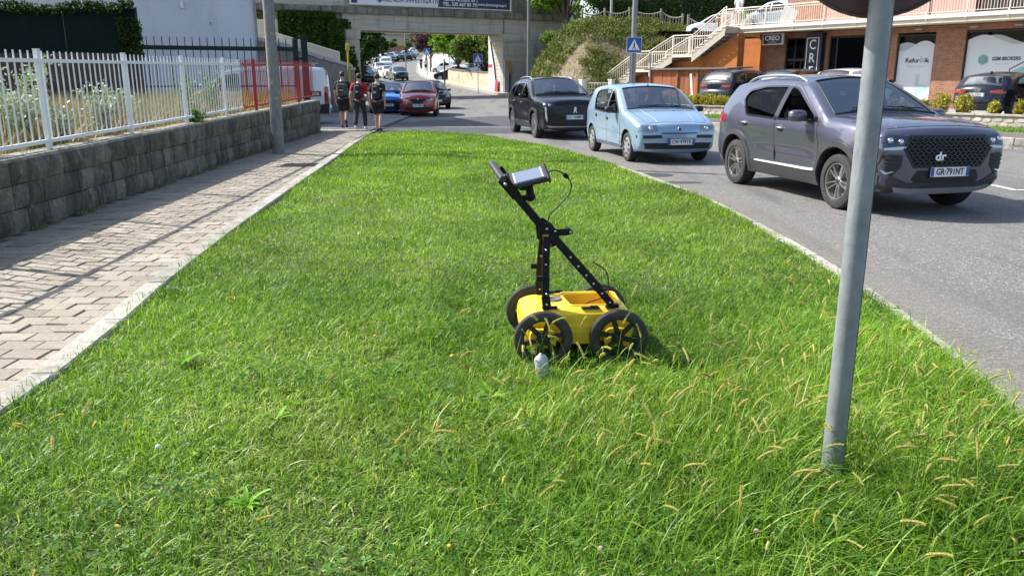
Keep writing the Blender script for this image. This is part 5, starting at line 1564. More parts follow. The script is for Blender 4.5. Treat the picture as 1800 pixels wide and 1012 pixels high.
# street furniture here: crossing sign, posts
def sign_face(par, c, x, u, w_, flip=1):
 """square blue pedestrian crossing sign; x = reading direction, u = up"""
 x = Vector(x).normalized(); u = Vector(u).normalized(); nrm = x.cross(u)
 Rm_ = Matrix((x, u, nrm)).transposed()
 bl = M('sign blue', (.012, .075, .36), .4, var=.05); wh = M('sign white', (.78, .79, .80), .4, var=.03); kk = M('sign black', (.012, .012, .014), .5, var=0)
 m = MB(); m.box(Vector(c) - nrm * .008, (w_ + .03, w_ + .03, .010), Rm_); m.build('sign_rim', wh, par)
 m = MB(); m.box(c, (w_, w_, .012), Rm_); f = m.build('sign_plate', bl, par)
 def P(pts, mat, d, nm):
  mm = MB(); mm.add([Vector(c) + x * (a * w_) + u * (b_ * w_) + nrm * d for a, b_ in pts], [tuple(range(len(pts)))]); return mm.build(nm, mat, f)
 P([(-.42, -.36), (.42, -.36), (0, .40)], wh, .0075, 'triangle')
 P([(-.035, .13), (.035, .13), (.06, .06), (.04, -.06), (.12, -.28), (.06, -.28), (0, -.12), (-.08, -.28), (-.13, -.28), (-.04, -.06), (-.05, .04)], kk, .0095, 'walking_figure')
 P([(.035 * math.cos(t), .20 + .04 * math.sin(t)) for t in np.linspace(0, 6.28, 11)[:-1]], kk, .0095, 'figure_head')
 for a in (-.30, -.18, -.06, .06, .18, .26): P([(a, -.345), (a + .045, -.345), (a * .8 + .035, -.285), (a * .8, -.285)], kk, .009, 'crossing_bar')
 return f
STEEL = M('sign pole grey', (.22, .23, .235), .5, .4, var=.15)
ps = empty('crossing_sign', (4.32, 30.0, 0), 0, 'blue pedestrian crossing sign on a tall grey pole behind the pale blue hatchback', 'sign')
m = MB(); m.tube([(0, 0, -.05), (0, 0, 6)], [.105, .085], 14); m.build('pole', STEEL, ps)
m = MB(); m.tube([(-.12, -.11, .4), (-.12, -.11, 2.5)], .03, 8); m.build('sign_post', STEEL, ps)
sign_face(ps, (-.01, -.17, 2.71), (1, .05, 0), (0, 0, 1), .50)
lp2 = empty('street_lamp', (1.05, 55, .1), 0, 'thin grey street lamp post beside the grassy mound', 'street lamp')
m = MB(); m.tube([(0, 0, 0), (0, 0, 9)], [.085, .06], 12); m.build('pole', STEEL, lp2)
m = MB(); m.tube([(0, 0, 9), (-.4, -.3, 9.3), (-1.4, -1.0, 9.4)], .035, 8); m.build('arm', STEEL, lp2); m = MB(); m.box((-1.6, -1.15, 9.4), (.6, .25, .1), .6, bev=.04); m.build('lamp_head', M('lamp grey', (.4, .4, .4)), lp2)
gp2 = empty('notice_post', F3(-11.9, 10.2, .2), FA, 'thin grey post with a dark plate in front of the orange shed', 'post')
m = MB(); m.tube([(0, 0, 0), (0, 0, 2.2)], .03, 8); m.build('pole', STEEL, gp2); m = MB(); m.box((0, -.04, 2.35), (.18, .03, .45)); m.build('plate', M('plate back', (.08, .08, .085), .5), gp2)
m = MB(); q4 = [F3(-8, .1, .05), Vector((1.7, 62.3, .3)), Vector((4.2, 50, .15)), F3(-12, 6, .1), F3(-8, 5.2, .1)]; m.add([(p.x, p.y, p.z) for p in q4], [(0, 4, 3, 2, 1)]); props(m.build('side_pavement', M('far paving', (.40, .37, .32))), kind='structure')
m = MB(); m.beam(tuple(q4[0]), tuple(q4[1]), .16, .16); props(m.build('side_kerb', kerb_mat()), kind='structure')
# ---- mound with ground cover, rustic fence, terrace hedge
def mound_z(x, y):
 # height above 0: rises from the pavement edge line up to a terrace
 d = (np.asarray(x) - 6.2) * .788 * 0 + (np.asarray(y) - np.interp(x, [-2, 0, 2, 4.5, 8, 14, 20], [60, 54, 47.5, 44.0, 45.0, 46.0, 46.0]))
 t = np.clip(d / 11.5, 0, 1)
 lim = np.interp(x, [-1, .6, 2.0, 3.6, 5, 9, 13, 17, 20], [.1, .9, 2.6, 4.6, 5.0, 5.0, 4.3, 4.1, 4.1])
 z = lim * (t * t * (3 - 2 * t)) ** .8
 return z + .10 * np.sin(x * 1.9) * np.sin(y * 1.3) * (t > 0.02) * (t < .98)
m = MB(); xs = np.linspace(-2, 22, 61); ys = np.linspace(43, 72, 56)
vs = [(x, y, float(mound_z(x, y)) + .02 - (0.25 if mound_z(x, y) < .05 else 0)) for y in ys for x in xs]
m.add(vs, [(j * 61 + i, j * 61 + i + 1, (j + 1) * 61 + i + 1, (j + 1) * 61 + i) for j in range(55) for i in range(60)], 0, True)
props(m.build('mound', M('mound dry soil', (.15, .12, .075), .95, var=.4, scale=3, bmp=.9, bscale=14, stain=((.24, .215, .18), 2, .5, .7))), kind='structure')
rng = np.random.default_rng(61)
cs = []
while len(cs) < 1500:
 x, y = rng.uniform(-.5, 14), rng.uniform(44, 58.5)
 z = float(mound_z(x, y))
 if z < .25: continue
 k = value_noise(np.array([x]), np.array([y]), .55, 20)[0] + .25 * (z / 5) - (.25 if x < 2.6 else 0)
 if k > .475: cs.append((x, y, z + rng.uniform(.05, .35)))
V, F = leaf_cloud(cs, 80000, .17, (.16, .16, .12), 62, .28, .15)
props(fast_mesh('ground_cover', V, F, leafmat('juniper leaf', ['#334218', '#4f5e26', '#6b7636', '#8c9450', '#222e12'], .2, scale=.8)), 'spreading green juniper ground cover over the mound', 'ground cover', kind='stuff')
def mound_area(rng, n):
 q = np.stack([rng.uniform(-1, 14, n), rng.uniform(43.5, 59, n)], 1); return q[mound_z(q[:, 0], q[:, 1]) > .15]
blades('dry_grass', 40000, mound_area, .26, .022, ['#8c7c50', '#b0a070', '#756a44', '#6d7238'], .7, lambda x, y: float(mound_z(x, y)), .25, 63, label='dry straw grass on the bare parts of the mound', cat='grass')
rf = empty('rustic_fence', (0, 0, 0), 0, 'rustic pole fence with sagging top rails along the top of the mound', 'fence')
WD = M('grey weathered wood', (.30, .26, .21), .9, var=.25, scale=10, rand=.2)
fp_ = [(4.8, 58.5), (6.3, 58), (7.9, 57.4), (8.1, 57.3), (9.9, 56.6), (11.2, 55.9), (11.5, 55.6), (13.4, 54.4), (15.6, 52.6), (15.9, 52.4)]
for a, b_ in zip(fp_[:-1], fp_[1:]):
 za, zb = float(mound_z(*a)), float(mound_z(*b_)); L = math.hypot(b_[0] - a[0], b_[1] - a[1])
 H = .95
 m = MB(); m.tube([(a[0], a[1], za - .1), (a[0], a[1], za + H + .28)], .07, 8); m.build('post', WD, rf)
 if L > 1:
  N_ = 9; pts = []
  for i in range(N_):
   t = i / (N_ - 1); pts.append(Vector((a[0] + (b_[0] - a[0]) * t, a[1] + (b_[1] - a[1]) * t, za + (zb - za) * t + H + .1 - .22 * 4 * t * (1 - t))))
  m = MB(); m.tube(pts, .045, 7); m.build('top_rail', WD, rf)
  m = MB(); m.tube([p - Vector((0, 0, .75)) for p in pts], .03, 6); m.build('low_rail', WD, rf)
  for i in range(int(L / .17)):
   t = (i + .5) / int(L / .17); p = pts[0].lerp(pts[-1], t); top_ = za + (zb - za) * t + H + .08 - .22 * 4 * t * (1 - t)
   m = MB(); m.tube([(p.x, p.y - .04, top_ - .85), (p.x + random.uniform(-.03, .03), p.y - .04, top_)], .022, 5); m.build('stake', WD, rf)
m = MB(); m.add([(3, 57, 4.7), (22, 46, 4.02), (26, 75, 4.5), (3, 75, 5.0)], [(0, 1, 2, 3)])
props(m.build('terrace_ground', M('terrace paving', (.36, .34, .30), .9, var=.2)), kind='structure')
# hedge behind the terrace
hg = empty('hedge', (15, 60.5, 4.6), math.atan2(-.45, 1), 'tall dense dark green clipped hedge behind the terrace', 'hedge')
bx = [((x, 0, 1.3), (.7, .5, 1.45), 1) for x in np.arange(-9, 12, 1.2)]
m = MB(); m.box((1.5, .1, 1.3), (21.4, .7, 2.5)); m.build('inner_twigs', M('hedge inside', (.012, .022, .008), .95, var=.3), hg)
ivy_mesh('leaves', [((x, -.15, 1.35), (.75, .32, 1.45), 1) for x in np.arange(-9, 12, 1.2)], 42000, .15, 65, ['#1c3312', '#2f4d1c', '#45662a', '#14260d', '#5d7a3c'], hg)
m = MB(); ln_ = empty('street_lamp', (6.75, 58, 4.9), 0, 'pale lamp column standing on top of the mound by the fence', 'street lamp'); m.tube([(0, 0, 0), (0, 0, 6)], .09, 10); m.build('pole', M('lamp pale', (.42, .42, .38), .5, .2), ln_)
m = MB(); m.box((0, 0, 6.1), (.4, .2, .12), bev=.04); m.build('lamp_head', M('lamp grey', (.4, .4, .4)), ln_)
pf = empty('pale_fence', (20, 63, 4.3), math.atan2(-.45, 1), 'pale vertical slat fence above the hedge', 'fence')
for i in range(60):
 m = MB(); m.box((-3 + i * .2, 0, 4.2), (.13, .03, 3.2)); m.build('slat', M('slat pale', (.5, .49, .45), .7), pf)
for z in (3.2, 5.2):
 m = MB(); m.box((3, .05, z), (12.4, .05, .1)); m.build('rail', M('slat pale', (.5, .49, .45)), pf)
pot = empty('flower_pot', F3(-11.0, 14.6, 4.05), 0, 'large terracotta pot standing behind the terrace railing', 'pot')
m = MB(); m.lathe([(.001, 0), (.26, 0), (.33, .5), (.37, .5), (.37, .58), (.33, .58), (.31, .5), (.001, .48)], 20, 'Z'); m.build('body', M('terracotta', (.45, .17, .08), .8, var=.15), pot)
wb = MB(); wb.box((0, 0, .45), (.75, .04, .9), Matrix.Rotation(.5, 3, 'Y')); o = wb.build('white_board', M('lamp white', (.7, .7, .7))); o.location = F3(-6.9, 14.3, 3.98); o.rotation_euler = (R(18), 0, FA); props(o, 'white board leaning behind the terrace railing by the brick wall', 'board')
# ---------------------------------------------------------------- railway bridge, ivy, street beyond
BO = (-11.15, 62.0); BA = math.atan2(.456, .89)
BE = Vector((.89, .456, 0)); BN = Vector((-.456, .89, 0))
def B3(s, o, z): return Vector((BO[0] + BE.x * s + BN.x * o, BO[1] + BE.y * s + BN.y * o, z))
def board_concrete():
 if 'board concrete' in MATS: return MATS['board concrete']
 m, t, b = new_mat('board concrete')
 v = N(t, 'ShaderNodeTexCoord').outputs['Object']
 st_ = noise(t, 3.0, 6, .7, objco(t, (.12, .12, 4.5)))
 c = ramp(t, st_, [(.28, (.28, .26, .215)), (.5, (.43, .405, .34)), (.72, (.54, .51, .44))])
 wv = N(t, 'ShaderNodeTexWave', bands_direction='Z', wave_profile='SAW'); wv.inputs['Scale'].default_value = .55; wv.inputs['Distortion'].default_value = .6; wv.inputs['Detail'].default_value = 2; wv.inputs['Detail Scale'].default_value = .3
 t.links.new(v, wv.inputs[0])
 c = mixc(t, ramp(t, wv.outputs['Fac'], [(.0, .75), (.05, 0)]), c, (.12, .11, .09))
 drip = noise(t, 2.2, 6, .75, objco(t, (1.0, 1.0, .14)))
 c = mixc(t, ramp(t, drip, [(.52, 0), (.74, .8)]), c, (.10, .095, .08))
 t.links.new(c, b.inputs['Base Color']); b.inputs['Roughness'].default_value = .92
 bump(t, b, st_, .5, .03)
 return m
BC = board_concrete()
DKC = M('dark weathered concrete', (.20, .19, .165), .95, var=.35, scale=3, bmp=.6, bscale=12, stain=((.07, .066, .058), 1.6, .45, .7, (1, 1, .3)))
br = empty('railway_bridge', (BO[0], BO[1], 0), BA, 'weathered board marked concrete railway bridge crossing the street', 'bridge')
def bx(name, s0, s1, o0, o1, z0, z1, mat=None, par=None, bev=0):
 m = MB(); m.box(((s0 + s1) / 2, (o0 + o1) / 2, (z0 + z1) / 2), (s1 - s0, o1 - o0, z1 - z0), bev=bev); return m.build(name, mat or BC, par or br)
bx('beam', -.02, 11.8, 0, .8, 5.02, 6.15)
bx('beam', 0, 11.8, 2.0, 2.6, 5.02, 6.15)
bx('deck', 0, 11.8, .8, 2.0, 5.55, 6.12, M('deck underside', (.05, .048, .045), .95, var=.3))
# cornice of short dark stones
random.seed(8)
for i in range(30):
 s0 = -8 + i * .86
 bx('cornice_stone', s0 + .01, s0 + .85, -.28 + random.uniform(-.02, .02), .3, 6.15 + random.uniform(-.02, .01), 6.62 + random.uniform(-.03, .03), DKC, bev=.03)
for s0, s1, z1 in ((-8, -1.35, 8.3), (-1.1, 12.2, 8.25), (12.45, 17.8, 7.9)):
 bx('parapet', s0, s1, -.02, .28, 6.6, z1, DKC if s0 > 12 else BC)
bx('parapet', -8, 17.8, 2.3, 2.6, 6.6, 8.0, DKC)
for s_ in (-1.22, 12.32): bx('pilaster', s_ - .16, s_ + .16, -.1, .3, 6.6, 8.3)
bx('fill', -8, 17.8, .3, 2.6, 6.1, 6.6, DKC)
# left abutment and right abutment
bx('left_pier', -1.2, 0.0, .05, 2.6, -.2, 4.42); bx('pier_cap', -1.3, .06, -.06, 2.65, 4.42, 5.02); bx('beam_end', -1.25, -.02, 0, .8, 5.02, 6.15)
bx('left_abutment', -8.2, -1.2, .25, 2.6, -.2, 6.15)
bx('right_pier', 11.75, 12.5, .05, 2.6, -.2, 4.45); bx('pier_cap', 11.7, 14.0, -.06, 2.65, 4.45, 5.02)
bx('abutment_block', 11.82, 14.0, -.0, .9, 5.02, 6.15); bx('right_abutment', 12.5, 14.6, .02, 2.6, -.2, 4.45); bx('wing_wall', 14.0, 18.0, .12, 2.6, -.2, 6.15)
m = MB(); m.box((14.0, .06, 5.5), (.05, .1, 1.2)); m.box((11.8, -.012, 5.6), (.05, .03, 1.1)); m.build('joint', M('joint dark', (.03, .03, .028), .9), br)
# banners on the parapet
bn = empty('banner', (BO[0], BO[1], 0), BA, 'long white and navy advertising banner fixed to the bridge parapet', 'banner')
m = MB(); m.box((5.75, -.36, 7.55), (13.0, .05, 1.50)); f = m.build('board', M('banner white', (.66, .67, .70), .5, var=.04), bn)
m = MB(); m.box((5.75, -.36, 6.77), (13.1, .09, .06)); m.build('frame', M('banner frame', (.55, .54, .5), .6), bn)
nav = M('banner navy', (.016, .02, .075), .5, var=.06)
m = MB(); m.prism([(6.05, 6.82), (12.15, 6.82), (12.15, 8.28), (6.45, 8.28)], -.392, -.386, 'XZ'); nv_ = m.build('navy_panel', nav, bn, fix=True)
m = MB(); m.prism([(-.62, 6.86), (-.2, 6.86), (-.05, 7.5), (-.62, 7.5)], -.392, -.386, 'XZ'); m.build('navy_mark', nav, bn, fix=True)
m = MB(); m.prism([(.95, 7.4), (1.5, 6.92), (2.05, 7.4), (1.5, 7.95)], -.392, -.386, 'XZ'); m.build('navy_mark', M('banner grey', (.12, .13, .17), .5), bn, fix=True)
tx = lambda t_, s_, size, z, mat, par, **k: put_text(t_, size, mat, par, (s_, -.40, z), (1, 0, 0), (0, 0, 1), **k)
tx('AGENZIA INVESTIGATIVA', 4.02, .46, 7.18, M('banner ink', (.02, .02, .03), .5, var=0), f, bold=.004, sx=.92)
tx('ISERNIA Via Umbria 169', 7.85, .26, 7.36, lw_, nv_, bold=.004, sx=.98); tx('TEL. 335 667 80 79', 7.85, .36, 7.05, lw_, nv_, bold=.006, sx=.98)
tx('www.demetragroup.it', 10.6, .30, 7.12, lw_, nv_, bold=.003, sx=.92)
m = MB(); m.box((9.3, -.394, 7.5), (.025, .01, 1.4)); m.build('divider', lw_, nv_)
b2 = empty('banner', tuple(B3(11.70, 2.5, 0)), BA - math.pi / 2, 'tall white banner with red marks hanging at the right bridge pier', 'banner')
def slab_poly(par, name, pts, th, mat, off=0):      # pts in (s, z), upright panel
 mm = MB(); mm.prism(pts, off, off + th, 'XZ'); return mm.build(name, mat, par, fix=True)
slab_poly(b2, 'sheet', [(0, .42), (1.45, .42), (.95, 2.6), (.25, 4.6), (.05, 4.6)], .03, M('banner white', (.66, .67, .70)), -.08)
rdm = M('banner red', (.42, .03, .04), .5)
for pts in ([(1.1, .42), (1.75, .42), (1.7, 1.5), (1.4, 1.6)], [(.05, 2.5), (.75, 2.5), (.72, 2.75), (.06, 2.75)]): slab_poly(b2, 'red_panel', pts, .03, rdm, -.12)
for i, z in enumerate((.8, 1.15, 1.5, 1.9, 2.2)): slab_poly(b2, 'grey_lettering', [(.1, z), (.8 - .04 * i, z + .06), (.8 - .04 * i, z + .12), (.1, z + .06)], .02, fgrey, -.105)
b3 = empty('poster_panel', (BO[0], BO[1], 0), BA, 'grey poster panel with an orange cloth on the bridge pier', 'panel')
m = MB(); m.box((11.98, -.08, 1.7), (.42, .12, 2.6)); m.build('panel', M('panel grey', (.33, .33, .34), .6), b3)
slab_poly(b3, 'orange_cloth', [(11.85, 3.0), (12.3, 3.0), (12.32, 2.2), (12.15, 1.9), (12.0, 2.4)], .05, M('cloth orange', (.42, .23, .05), .7), -.24)
slab_poly(b3, 'blue_strip', [(12.16, .5), (12.26, .5), (12.29, 2.0), (12.16, 2.0)], .04, nav, -.24)
# ivy on the left abutment
iv2 = empty('ivy', (BO[0], BO[1], 0), BA, 'thick dark ivy covering the left bridge abutment', 'ivy')
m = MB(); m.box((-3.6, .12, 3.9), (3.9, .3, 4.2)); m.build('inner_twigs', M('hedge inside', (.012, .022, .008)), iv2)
IVC = ['#1a2f10', '#2c491a', '#40601f', '#5f7f30', '#12220c', '#86a045']
ivy_mesh('leaves', [((-5.5 + .5 * i, -.05 - .04 * (i % 2), 3.9), (.3, .22, 2.15), 1) for i in range(7)] + [((-2.1 + .3 * i, -.30, 3.6), (.3, .34, 2.05 - .1 * i), 1) for i in range(3)] + [((-5.4 + .45 * i, -.25, 6.0), (.3, .45, .16), .9) for i in range(8)] + [((-1.6, -.45, 5.5), (.6, .3, .2), .9)], 50000, .18, 71, IVC, iv2)
iv3 = empty('ivy', (BO[0], BO[1], 0), BA, 'sparse creeper climbing the left pier under the bridge beam', 'ivy')
ivy_mesh('leaves', [((-.75 + .1 * i, -.02, 3.3 - .5 * i), (.35, .06, .6), 1) for i in range(5)] + [((-.9, -.04, 5.3), (.3, .05, .25), .5)], 2600, .13, 73, IVC[:4], iv3)
iv4 = empty('ivy', (BO[0], BO[1], 0), BA, 'pale creeper on the bridge parapet behind the concrete post', 'ivy')
ivy_mesh('leaves', [((-6.9, -.05, 6.2 - .5 * i), (.45, .2, .4), 1) for i in range(6)], 2600, .16, 74, ['#5a6a2c', '#8a9648', '#3f5320', '#a8a860'], iv4)
# stair ramp and stone walls left of the bridge
lw3 = empty('stone_wall', (0, 0, 0), 0, 'stone faced wall with grey coping stepping down to the bridge pier', 'wall')
SW = M('rubble stone', (.24, .21, .175), .9, var=.35, scale=7, bmp=.8, bscale=9, stain=((.10, .09, .08), 3, .5, .75))
CP = M('coping grey', (.42, .41, .38), .8, var=.15, scale=4)
sg_ = [((-11.6, 37.2), 3.3), ((-10.0, 38.6), 2.9), ((-8.9, 39.6), 2.45), ((-8.35, 43.0), 2.18), ((-9.4, 49.0), 2.2)]
for (a, za), (b_, zb) in zip(sg_[:-1], sg_[1:]):
 m = MB(); m.add([(a[0], a[1], -.1), (b_[0], b_[1], -.1), (b_[0], b_[1], zb), (a[0], a[1], za), (a[0] - .3, a[1] + .3, -.1), (b_[0] - .3, b_[1] + .3, -.1), (b_[0] - .3, b_[1] + .3, zb), (a[0] - .3, a[1] + .3, za)], [(0, 1, 2, 3), (3, 2, 6, 7), (5, 4, 7, 6)]); m.build('wall_face', SW, lw3)
 m = MB(); m.beam((a[0] - .12, a[1] + .1, za + .06), (b_[0] - .12, b_[1] + .1, zb + .06), .42, .16); m.build('coping', CP, lw3)
m = MB(); m.box((-11.1, 50, .95), (3.4, .3, 2.3)); m.build('wall_face', SW, lw3); m = MB(); m.box((-11.1, 50, 2.15), (3.5, .4, .12)); m.build('coping', CP, lw3)
sr = empty('stair_block', (0, 0, 0), 0, 'pale concrete stair parapet in front of the ivy covered abutment', 'parapet')
m = MB(); m.prism([(-14.6, 2.4), (-12.2, 2.4), (-12.2, 4.55), (-13.2, 4.55), (-14.6, 5.3)], 44, 44.3, 'XZ'); m.build('parapet', M('parapet concrete', (.36, .34, .29), .9, var=.2, scale=2), sr, fix=True)
m = MB(); m.prism([(-12.6, 2.2), (-8.9, 2.2), (-8.9, 2.9), (-12.6, 4.0)], 43.2, 43.6, 'XZ'); m.build('sloping_parapet', CP, sr, fix=True)
yp_ = empty('marker_post', (-8.02, 41.2, 0), 0, 'yellow gas marker post by the bridge wall', 'post')
YP = M('marker yellow', (.60, .43, .03), .5, var=.1)
m = MB(); m.tube([(0, 0, 0), (0, 0, 3.0)], .05, 10); m.build('pole', YP, yp_); m = MB(); m.box((0, 0, 3.05), (.17, .15, .32), bev=.02); m.build('head', YP, yp_)
# kerbs and pavement beyond the bridge on the right
m = MB(); kp = [(1.5, 62.3), (-1.2, 66.2), (-3.9, 75), (-6.95, 85), (-9.4, 95), (-11.3, 105), (-13.6, 120), (-15.7, 140), (-17.3, 160), (-18.3, 175), (-20, 190)]
vs = []
for x, y in kp: vs += [(x, y, ground_z(y) + .09), (x + 1.5 + (y > 85) * 5, y, ground_z(y) + .10)]
m.add(vs, [(2 * i, 2 * i + 1, 2 * i + 3, 2 * i + 2) for i in range(len(kp) - 1)])
props(m.build('hill_pavement', M('far paving', (.40, .37, .32))), kind='structure')
m = MB()
for (a, b_) in zip(kp[:-1], kp[1:]): m.beam((a[0], a[1], ground_z(a[1]) + .02), (b_[0], b_[1], ground_z(b_[1]) + .02), .2, .2)
props(m.build('hill_kerb', kerb_mat()), kind='structure')
sw2 = empty('stone_wall', (0, 0, 0), 0, 'sunlit pale stone retaining wall right of the street beyond the bridge', 'wall')
pts = [(-.2, 70.2, 1.98), (-2.3, 75, 2.15), (-4.4, 80, 2.35), (-6.3, 85, 2.55)]
PS = M('pale rubble wall', (.48, .40, .28), .9, var=.35, scale=3.5, bmp=.8, bscale=5, stain=((.20, .16, .11), 1.6, .5, .75))
for a, b_ in zip(pts[:-1], pts[1:]):
 m = MB(); m.beam((a[0], a[1], (a[2] + .3) / 2), (b_[0], b_[1], (b_[2] + .3) / 2), .4, a[2] - .2); m.build('wall_face', PS, sw2)
 m = MB(); m.beam((a[0], a[1], a[2] - .02), (b_[0], b_[1], b_[2] + .02), .5, .12); m.build('coping', M('coping dark', (.14, .11, .09), .9), sw2)
def tree(loc, h, cr, trunk, n, size, cols, label, seed, cz=.62, nl=14, group=None, tr_col=(.10, .08, .06), squash=.8, name='tree'):
 r1 = random.Random(seed); root = empty(name, loc, r1.uniform(0, 6), label, 'tree', group)
 m = MB(); th = h * trunk
 m.tube([(0, 0, -.2), (.05 * h * .1, 0, th * .5), (0, .03 * h * .2, th), (0, 0, h * .8)], [h * .028, h * .022, h * .018, h * .006], 8); m.build('trunk', M('bark', tr_col, .95, var=.3, scale=8, bmp=.6), root)
 lobes = []
 for k in range(nl):
  a = r1.uniform(0, 6.28); el = r1.uniform(-.6, 1.3); rr_ = cr * r1.uniform(.35, .8)
  c = Vector((math.cos(a) * math.cos(el) * rr_, math.sin(a) * math.cos(el) * rr_, h * cz + math.sin(el) * rr_ * squash)); lobes.append(c)
  mm = MB(); mm.tube([(0, 0, th * r1.uniform(.6, 1)), c * .5 + Vector((0, 0, th * .4)), c], [h * .012, h * .008, h * .003], 5); mm.build('limb', M('bark', tr_col), root)
 cs = []
 rg = np.random.default_rng(seed)
 for c in lobes:
  d = rg.normal(0, 1, (60, 3)); d /= np.linalg.norm(d, axis=1, keepdims=True); d *= (rg.uniform(.3, 1, (60, 1))) ** .5 * cr * r1.uniform(.32, .5)
  d[:, 2] *= .8; cs.append(d + np.array(c))
 cs = np.concatenate(cs)
 V, F = leaf_cloud(cs, n, size, (cr * .05,) * 3, seed + 1, .6, -.1)
 fast_mesh('crown', V, F, leafmat('tree leaf ' + cols[0], cols, .35, scale=.6), None, root)
 return root
G1 = ['#1d3413', '#2f4d1c', '#456528', '#14260e', '#5a7a34']; G2 = ['#4a6a1c', '#6a8f28', '#86ab38', '#3a5618', '#a0bf50']; G3 = ['#3c5220', '#586f30', '#76884a', '#2a3c18', '#8f9c5c']; PUR = ['#3a2a2e', '#54404a', '#6a545c', '#2a1d22', '#7d6a6c']
tree((-14.6, 82, .8), 6.4, 3.3, .15, 14000, .30, G1, 'dark green tree just beyond the bridge on the left', 81, .55)
tree((-17.2, 90, 1.0), 6.0, 3.0, .2, 6000, .30, G1, 'dark bushy tree behind the first tree on the left of the street', 82, .5)
tree((-2.6, 80, 1.6), 6.6, 3.2, .12, 14000, .30, G3, 'olive green tree on top of the pale stone wall', 83, .45)
tree((-5.9, 92, 2.0), 8.0, 3.3, .15, 14000, .30, G2[:3] + G1[:1], 'bright green tree behind the olive one by the parked cars', 84, .5)
tree((-.2, 77, 1.6), 6.6, 3.0, .12, 10000, .32, G3, 'olive green tree partly hidden by the right bridge pier', 87, .6)
tree((-13.0, 128, 3.0), 6.4, 2.4, .45, 5000, .34, PUR, 'purple leafed street tree on the hill pavement', 85, .68)
tree((-11.4, 118, 2.6), 5.8, 2.0, .45, 4000, .34, PUR, 'smaller purple leafed tree right of the other one', 86, .66)
tree((4.2, 66, 4.8), 7, 3.4, .15, 14000, .26, G2, 'light green leafy tree where the mound meets the bridge', 88, .5)
tree((7.5, 70, 5), 9, 4.2, .2, 14000, .30, G2 + G1[:2], 'tall green tree behind the lamp column on the mound', 89, .5)
tree((3.0, 65.2, 4.0), 1.0, .85, .05, 1500, .15, G2, 'small bright shrub at the foot of the wing wall', 90, .5)
tree((-24, 92, 1), 11, 5, .2, 9000, .4, G1, 'tall dark tree left behind the street trees', 91, .5)
# far buildings on the hill
def far_building(loc, rz, w_, d_, h_, wall, label, floors, cols_, balc=None, roof=None):
 root = empty('apartment_building', loc, rz, label, 'building')
 m = MB(); m.box((0, d_ / 2, h_ / 2), (w_, d_, h_)); m.build('wall', wall, root)
 m = MB(); m.box((0, d_ / 2, h_ + .15), (w_ + .8, d_ + .8, .3)); m.build('roof', roof or M('far roof', (.30, .24, .20), .9), root)
 fm = M('far window frame', (.5, .5, .48), .6); gm2 = M('far window dark', (.03, .035, .04), .2)
 for f_ in range(floors):
  z = h_ * (f_ + .5) / floors
  for c in range(cols_):
   x = -w_ / 2 + w_ * (c + .5) / cols_
   m = MB(); m.box((x, -.03, z), (1.3, .08, 1.5)); wn = m.build('window', fm, root); m = MB(); m.box((x, -.06, z), (1.1, .06, 1.3)); m.build('pane', gm2, wn)
  if balc:
   m = MB(); m.box((w_ * .12, -.7, z - h_ / floors * .42), (w_ * .6, 1.4, .2)); bl = m.build('balcony', M('balcony grey', (.35, .37, .40), .8), root)
   m = MB(); m.box((w_ * .12, -1.38, z - h_ / floors * .22), (w_ * .6, .06, .9)); m.build('balcony_front', balc, bl)
 return root
far_building((-30, 228, 7.0), R(4), 26, 12, 9, M('far wall cream', (.56, .53, .46), .9, var=.08, scale=.4), 'cream apartment block with yellow balconies on the hill', 3, 8, M('balcony yellow', (.52, .42, .16), .8))
far_building((-16, 235, 8.5), R(-6), 14, 12, 14, M('far wall beige', (.46, .42, .36), .9, var=.08, scale=.4), 'taller beige apartment block right of the cream one', 5, 4, M('balcony grey', (.35, .37, .40)))
far_building((-50, 190, 6), R(10), 14, 10, 13, M('far wall white', (.60, .60, .58), .9, var=.08, scale=.4), 'pale apartment block left on the hill behind the dark trees', 4, 4, M('balcony grey', (.35, .37, .40)))
far_building((6, 190, 6), R(-10), 16, 10, 14, M('far wall grey', (.5, .49, .47), .9, var=.08, scale=.4), 'grey apartment block behind the bright green tree', 4, 5, M('balcony grey', (.35, .37, .40)))
fw = MB(); fw.box((0, 0, 0), (18, .4, 1.6)); o = fw.build('boundary_wall', M('far wall reddish', (.30, .17, .12), .9, var=.2, scale=1)); o.location = (-31, 196, 7.9); o.rotation_euler = (0, 0, R(20)); props(o, 'reddish boundary wall on the bend at the top of the street', 'wall')
for i, (x, y) in enumerate([(-37, 200), (-33, 201), (-29, 202), (-25, 204)]):
 tree((x, y, 8.0), 2.4, 1.5, .2, 1500, .4, G3, 'small green bush above the reddish boundary wall', 95 + i, .6, 8, 'bushes above the boundary wall')
# signs and lamps up the street
def small_sign(loc, label, h, face):
 r_ = empty('crossing_sign' if face == 'cross' else 'no_parking_sign', loc, 0, label, 'sign')
 m = MB(); m.tube([(0, 0, 0), (0, 0, h + .35)], .035, 8); m.build('pole', STEEL, r_)
 if face == 'cross': sign_face(r_, (0, -.06, h), (1, 0, 0), (0, 0, 1), .72)
 else:
  m = MB(); m.lathe([(.001, -.01), (.40, -.01), (.40, .01), (.001, .01)], 24, 'Y', (0, -.06, h)); d = m.build('sign_disc', M('banner red', (.42, .03, .04)), r_, fix=True)
  m = MB(); m.lathe([(.001, -.008), (.29, -.008), (.29, .008), (.001, .008)], 24, 'Y', (0, -.068, h)); m.build('sign_centre', M('sign blue', (.012, .075, .36)), d, fix=True)
  m = MB(); m.beam((-.24, -.085, h + .24), (.24, -.085, h - .24), .06, .004, up=(0, 1, 0)); m.build('bar', M('banner red', (.42, .03, .04)), d)
 return r_
small_sign((-2.75, 67.8, .4), 'blue pedestrian crossing sign in front of the pale stone wall', 2.75, 'cross')
